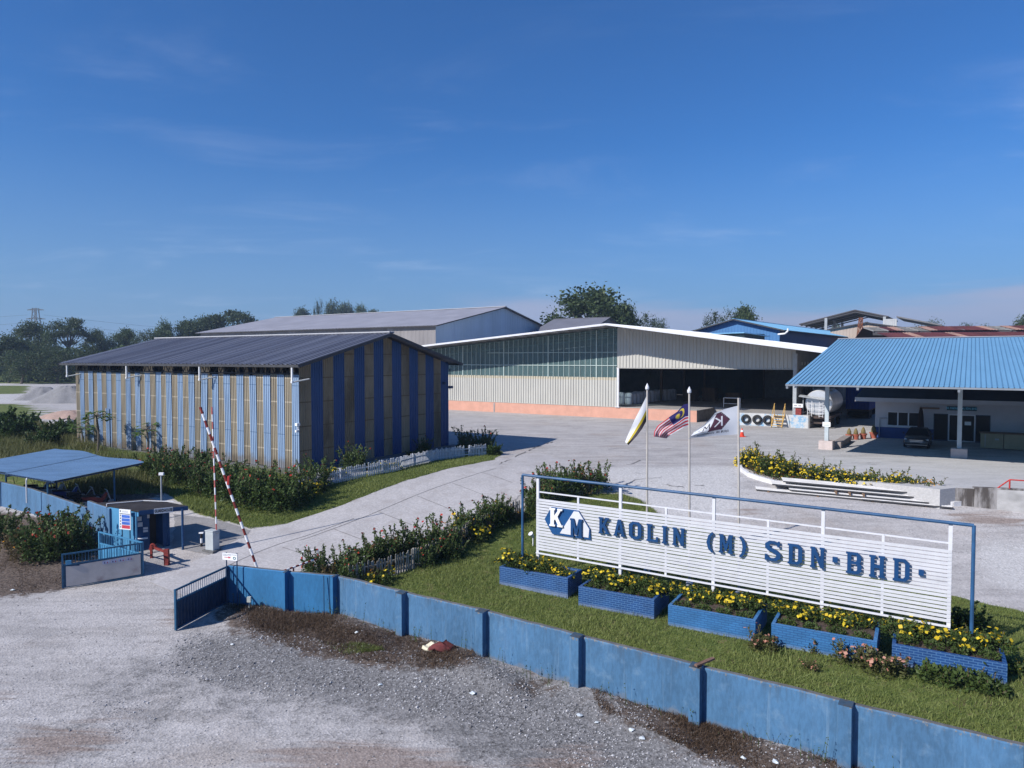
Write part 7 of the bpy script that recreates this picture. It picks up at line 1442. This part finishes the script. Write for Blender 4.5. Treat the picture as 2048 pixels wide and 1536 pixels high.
# ------------------------------------------------------------------ trees
def tree_proto(key, seed, H, RX, kind):
    rg = np.random.default_rng(seed); mb = MB(); cen = []; sz = []
    tr = H*(.34 if kind != 'umb' else .55); lean = rg.normal(0, .03, 2)*H; mb.tube((0, 0, -.5), (lean[0], lean[1], tr), H*.028, H*.018, n=8); nb = {'broad': 46, 'umb': 26, 'airy': 26, 'bushy': 30}[kind]
    for i in range(nb):
        a = rg.uniform(0, 6.28); u = rg.uniform(0, 1)
        if kind == 'broad': ph = rg.uniform(-.55, 1)**1; lob = 1+.22*math.sin(a*3+seed)+.12*math.sin(a*5+seed*2); r_ = RX*.92*lob*math.sqrt(max(0, 1-max(0, ph)**1.7))*rg.uniform(.35, 1); c = np.array([r_*math.cos(a), r_*math.sin(a), H*(.60+.33*ph*(1+.12*math.sin(a*2+seed)))]); rr = RX*rg.uniform(.14, .30); n = int(1900*(rr/RX)**1.6)+30; fl = .7
        elif kind == 'umb': r_ = RX*math.sqrt(u); c = np.array([r_*math.cos(a), r_*math.sin(a), H*(.93-.22*(r_/RX)**2-.22*rg.uniform(0, 1)**2)]); rr = RX*rg.uniform(.2, .3); n = 200; fl = .32
        elif kind == 'airy': r_ = RX*.8*math.sqrt(u); c = np.array([r_*math.cos(a), r_*math.sin(a), H*rg.uniform(.5, .95)]); rr = RX*rg.uniform(.15, .28); n = 110; fl = .8
        else: r_ = RX*.8*math.sqrt(u); c = np.array([r_*math.cos(a), r_*math.sin(a), H*rg.uniform(.2, .9)*(1-.25*r_/RX)]); rr = RX*rg.uniform(.18, .36); n = 190; fl = .8
        p0 = np.array([lean[0], lean[1], tr*rg.uniform(.75, 1)]); m_ = (p0+c)/2+np.array([0, 0, -H*.02]); mb.tube(tuple(p0), tuple(m_), H*.011, H*.007, n=5); mb.tube(tuple(m_), tuple(c), H*.007, H*.003, n=5)
        q = rg.normal(size=(n, 3))*rr*np.array([.62, .62, .62*fl]); cen.append(c+q)
    cen = np.concatenate(cen); V = leaves(cen, H*(.030 if kind != 'airy' else .026), rg, .75, None, .6); tone = np.clip(rg.beta(2, 2, len(cen)), 0, 1)
    tm = bpy.data.meshes.new('trunk'); tm.from_pydata(mb.v, [], mb.f); tm.materials.append(M_bark); PROTO[key] = (npmesh('crown', V, 4, L_airy if kind in ('airy', 'umb') else L_tree, tone), tm, H, RX)
for s in range(3): tree_proto(('broad', s), 200+s, 16, 7, 'broad')
for s in range(2): tree_proto(('umb', s), 210+s, 18, 7.5, 'umb'); tree_proto(('airy', s), 220+s, 14, 5, 'airy')
for s in range(3): tree_proto(('bushy', s), 230+s, 12, 5.5, 'bushy')
def tree(kind, px_, pt, pw_, y, label, group=None, v=None, nm=None):
    ks = [k for k in PROTO if k[0] == kind]; k = ks[(v if v is not None else random.randrange(9)) % len(ks)]; cr, tm, H0, R0 = PROTO[k]; t = aty(px_, pt, y); h = t[2]-Z0; r = pw_/2*y/F*(1.12 if kind == 'broad' else 1.0)
    root = thing(nm or {'broad': 'broadleaf_tree', 'umb': 'flat_topped_tree', 'airy': 'sparse_tree', 'bushy': 'bushy_tree'}[kind], label, 'tree', (t[0], y, Z0), random.uniform(0, 6.28), group); root.scale = (r/R0, r/R0, h/H0); obj('crown', cr, root); obj('trunk', tm, root)
GL_ = 'trees of the left wood'
for i, (k, a, b, c_, y) in enumerate((('broad', -60, 655, 110, 215), ('broad', 15, 672, 80, 205), ('broad', 60, 642, 75, 222), ('bushy', 88, 648, 60, 215), ('umb', 138, 629, 75, 226), ('bushy', 40, 695, 90, 196), ('bushy', 112, 690, 100, 198), ('bushy', 168, 680, 80, 200), ('broad', 190, 658, 46, 235), ('bushy', 228, 666, 60, 240), ('broad', 255, 657, 56, 244), ('airy', 292, 660, 60, 238), ('broad', 330, 647, 56, 250), ('broad', 318, 660, 50, 242), ('broad', 372, 640, 70, 256), ('broad', 405, 642, 60, 258), ('umb', 425, 622, 80, 262), ('umb', 466, 613, 95, 264), ('bushy', 480, 648, 70, 250))):
    nm = {'broad': 'round crowned tree', 'bushy': 'bushy tree', 'umb': 'flat topped tree', 'airy': 'thin crowned tree'}[k]; tree(k, a, b, c_, y, '%s tree of the left wood from the picture edge, %s' % (ORD[i], nm), GL_)
for i, (k, a, b, c_, y, lb) in enumerate((('broad', 606, 616, 50, 430, 'round tree showing over the left end of the grey warehouse ridge'), ('airy', 636, 599, 22, 430, 'thin bare looking tree sticking up over the grey warehouse ridge'), ('broad', 664, 608, 54, 430, 'round tree over the grey ridge, right of the thin bare one'), ('broad', 692, 605, 48, 440, 'highest round tree over the middle of the grey ridge'), ('broad', 722, 609, 36, 430, 'small separate round tree over the grey ridge'), ('umb', 752, 613, 52, 430, 'low flat tree over the grey ridge, nearest the gable peak'),
    ('broad', 1176, 574, 178, 172, 'great dark tree rising behind the white roof peak'), ('broad', 1243, 606, 84, 168, 'dark tree joined to the right flank of the great tree'), ('airy', 1285, 624, 66, 200, 'paler loose tree right of the great tree'), ('airy', 1322, 640, 46, 205, 'lowest pale tree at the end of the group beside the great tree'),
    ('airy', 1436, 620, 60, 185, 'sparse pale tree over the left end of the blue warehouse roof'), ('broad', 1486, 612, 66, 185, 'round dense tree over the blue warehouse peak'), ('broad', 2052, 630, 60, 185, 'tree at the right picture edge above the rusty roof'), ('airy', 1862, 640, 60, 230, 'faint tree tops above the dusty shed roof'), ('airy', 1945, 648, 70, 230, 'faint tree tops above the rusty roof'), ('broad', 1672, 648, 30, 250, 'small far tree seen through the open shed'))):
    tree(k, a, b, c_, y, lb)
# the wood as a mass behind the single trees
rg = np.random.default_rng(5); cen = []
for i in range(620):
    px_ = rg.uniform(-420, 640); y = rg.uniform(206, 330); x = (px_-1024)/F*y; hmax = 9.5 if px_ < 230 else 10.5; zt = rg.uniform(.15, 1)*hmax*rg.uniform(.75, 1.1)
    if y < 225: zt = rg.uniform(0, 1)*9
    q = unit(rg.normal(size=(90, 3)))*rg.uniform(.4, 1, (90, 1))**.5*np.array([3.4, 3.0, 2.3]); cen.append(np.array([x, y, Z0+zt])+q)
cen = np.concatenate(cen); cen = cen[cen[:, 2] > Z0]
o = obj('woodland', npmesh('woodland', leaves(cen, .95, rg, .8, None, .6), 4, L_tree, rg.beta(2, 2, len(cen)))); tag(o, kind='stuff', label='dense dark wood beyond the gravel heaps on the left')
# ------------------------------------------------------------------ grass, weeds
def scatter(name, polys, n, hl, wd_, mtl, label, lean=.5, world=False, clump=None, zoff=0, tone=None):
    rg = np.random.default_rng(len(name)*7+n); out = []
    for pts in polys:
        W_ = np.array([ag(*p)[:2] for p in pts]); lo, hi = W_.min(0), W_.max(0); lo = np.maximum(lo, [-60, 8]); hi = np.minimum(hi, [60, 112]); got = 0; want = n//len(polys); tries = 0
        while got < want and tries < 30:
            q = rg.uniform(lo, hi, (want*2, 2)); m = inpoly(q[:, 0], q[:, 1], [tuple(v) for v in W_])
            if clump: m &= (np.sin(q[:, 0]*clump+1)*np.sin(q[:, 1]*clump*1.3)+.5*np.sin(q[:, 0]*clump*2.7+q[:, 1]*2.1)+rg.normal(0, .5, len(q))) > 0
            q = q[m][:want-got]; out.append(q); got += len(q); tries += 1
    Q = np.concatenate(out); i = np.clip(np.searchsorted(xs, Q[:, 0])-1, 0, nx-2); j = np.clip(np.searchsorted(ys, Q[:, 1])-1, 0, ny-2); a = (Q[:, 0]-xs[i])/(xs[i+1]-xs[i]); b = (Q[:, 1]-ys[j])/(ys[j+1]-ys[j])
    z = (GZ[j, i]*(1-a)+GZ[j, i+1]*a)*(1-b)+(GZ[j+1, i]*(1-a)+GZ[j+1, i+1]*a)*b; m = len(Q); base = np.column_stack([Q, z-.01+zoff])
    patch = .5+.5*np.sin(Q[:, 0]*.9+1.3*np.sin(Q[:, 1]*.7))*np.sin(Q[:, 1]*.8+Q[:, 0]*.35); h = rg.uniform(hl[0], hl[1], m)*(.6+.7*patch); th = rg.uniform(0, 6.28, m); s = np.column_stack([np.cos(th), np.sin(th), np.zeros(m)])*(wd_*rg.uniform(.6, 1.4, m))[:, None]
    l = rg.normal(0, lean, (m, 2)); tip = base+np.column_stack([l[:, 0]*h, l[:, 1]*h, h]); V = np.stack([base-s/2, base+s/2, tip], 1)
    o = obj(name, npmesh(name, V, 3, mtl, np.clip(rg.beta(2, 2, m)*.7+.3*patch, 0, 1))); tag(o, kind='stuff', label=label); return o
scatter('lawn_grass', LAWN, 210000, (.05, .15), .022, L_grass, 'front lawn grass between blue wall, hedge and sign')
scatter('dead_grass', LAWN, 16000, (.03, .11), .02, L_weed, 'brown dead grass in worn patches of the front lawn', .9, clump=.7)
scatter('lawn_tufts', LAWN, 9000, (.14, .28), .03, L_grass, 'longer grass tufts standing out of the front lawn', .5, clump=1.3)
scatter('verge_grass', VERGE, 50000, (.06, .16), .03, L_grass, 'grass verge between white picket fence and driveway'); scatter('side_grass', SIDE, 50000, (.08, .25), .035, L_grass, 'grass strip along the striped warehouse')
scatter('rough_grass', FIELD[:1], 42000, (.3, .9), .05, L_tall, 'tall rough grass left of the striped warehouse', .35, clump=.5)
scatter('dry_weeds', [SOIL[0], SOIL[1], SOIL[2], SOIL[-1]], 42000, (.03, .15), .02, L_weed, 'dry brown weeds on the soil along the blue walls', .9, clump=1.1)
scatter('green_weeds', [[(640, 1285), (720, 1295), (770, 1310), (690, 1312)]], 1800, (.04, .16), .02, L_grass, 'green weed patches on the soil along the long blue wall', .6, clump=.8)
rg = np.random.default_rng(77); V = []                # tall stalks against the foot of the wall
for a, b, c_ in zip(WB, WB[1:], range(20)):
    d = (b-a)[:2]; l = np.hypot(*d); d = d/l; n_ = np.array([d[1], -d[0]])
    for k in range(int(l*7)):
        if rg.uniform() < .35: continue
        t = rg.uniform(0, l); p = a[:2]+d*t+n_*rg.uniform(.1, .45); z = gz(*p); h = rg.uniform(.15, .85)*(.5+.5*math.sin(t*1.7+c_)**2); tip = np.array([p[0]+rg.normal()*.08, p[1]+rg.normal()*.08, z+h]); base = np.array([p[0], p[1], z-.02]); V.append([base-[.008, 0, 0], base+[.008, 0, 0], tip])
        for q in range(int(h*14)): u = rg.uniform(.2, 1); c2 = base+(tip-base)*u; e = unit(rg.normal(size=3))*.06; s_ = unit(np.cross(e, rg.normal(size=3)))*.012; V.append([c2-s_, c2+s_, c2+e])
o = obj('wall_weeds', npmesh('wall_weeds', np.array(V), 3, L_hib, rg.uniform(0, 1, len(V)))); tag(o, kind='stuff', label='thin dark weed stalks along the foot of the blue wall')
def cover(name, pts, n, cols, label):
    W_ = np.array([ag(*p)[:2] for p in pts]); rg = np.random.default_rng(n); q = rg.uniform(W_.min(0), W_.max(0), (n*4, 2)); q = q[inpoly(q[:, 0], q[:, 1], [tuple(v) for v in W_])][:n]; z = np.array([gz(*p) for p in q]); cen = np.column_stack([q, z+rg.uniform(.02, .4, len(q))])
    o = obj(name, npmesh(name, leaves(cen, .1, rg, .6, None), 4, cols, rg.uniform(0, 1, len(q)))); tag(o, kind='stuff', label=label)
BP = [(1484, 930), (1500, 945), (1550, 962), (1620, 972), (1800, 990), (1915, 1004), (1880, 990), (1760, 972), (1640, 960), (1560, 945), (1500, 922)]
cover('bed_greenery', BP, 9000, L_all, 'leafy ground cover filling the kerbed flower bed'); cover('bed_red_leaves', BP, 1500, leafmat('red_ground_leaf', (.12, .03, .02), (.28, .07, .04), .3), 'reddish leaves among the ground cover of the kerbed bed')
# loose stones on the gravel outside the wall
rg = np.random.default_rng(9); V = []
def stones(poly, n, s0, s1):
    W_ = np.array([ag(*p)[:2] for p in poly]); q = rg.uniform(W_.min(0), W_.max(0), (n*5, 2)); q = q[inpoly(q[:, 0], q[:, 1], [tuple(v) for v in W_])][:n]
    for x, y in q:
        s = rg.uniform(s0, s1)*(1 if rg.uniform() < .93 else 1.8); z = gz(x, y); c = np.array([x, y, z]); a, b, e, f, g_, h_ = (np.array(v)*s*rg.uniform(.6, 1.2) for v in ((1, 0, .1), (-1, .2, 0), (.1, 1, 0), (0, -1, .15), (.2, .1, .8), (0, 0, -.4)))
        for t in ((a, e, g_), (e, b, g_), (b, f, g_), (f, a, g_)): V.append([c+t[0], c+t[1], c+t[2]])
stones([(370, 1265), (560, 1262), (800, 1315), (1010, 1330), (1250, 1430), (1480, 1540), (1300, 1600), (1000, 1470), (760, 1410), (500, 1390), (300, 1340)], 5200, .012, .038)
stones([(-20, 1200), (340, 1180), (340, 1290), (600, 1400), (1200, 1536), (-20, 1540)], 1500, .010, .026)
stones([(180, 1400), (300, 1405), (310, 1475), (240, 1480)], 220, .01, .03)
stones(SOIL[0], 900, .012, .03); stones(SOIL[1], 900, .012, .03)
o = obj('loose_stones', npmesh('loose_stones', np.array(V), 3, leafmat('stone_grey', (.10, .095, .10), (.46, .45, .46), 0, 0, .9), np.repeat(rg.uniform(0, 1, len(V)//4), 4))); tag(o, kind='stuff', label='loose stones scattered on the gravel outside the wall')
# ------------------------------------------------------------------ haze
mb = MB(); mb.box(-2200, 2200, -320, 2300, -3, 112); m = bpy.data.materials.new('haze'); m.use_nodes = True; n = m.node_tree.nodes; n.remove(n['Principled BSDF']); v = n.new('ShaderNodeVolumePrincipled'); v.inputs['Color'].default_value = (.52, .68, .92, 1); v.inputs['Density'].default_value = .00032; v.inputs['Anisotropy'].default_value = .1
m.node_tree.links.new(v.outputs[0], n['Material Output'].inputs['Volume']); o = mb.build('haze', m); o['kind'] = 'stuff'
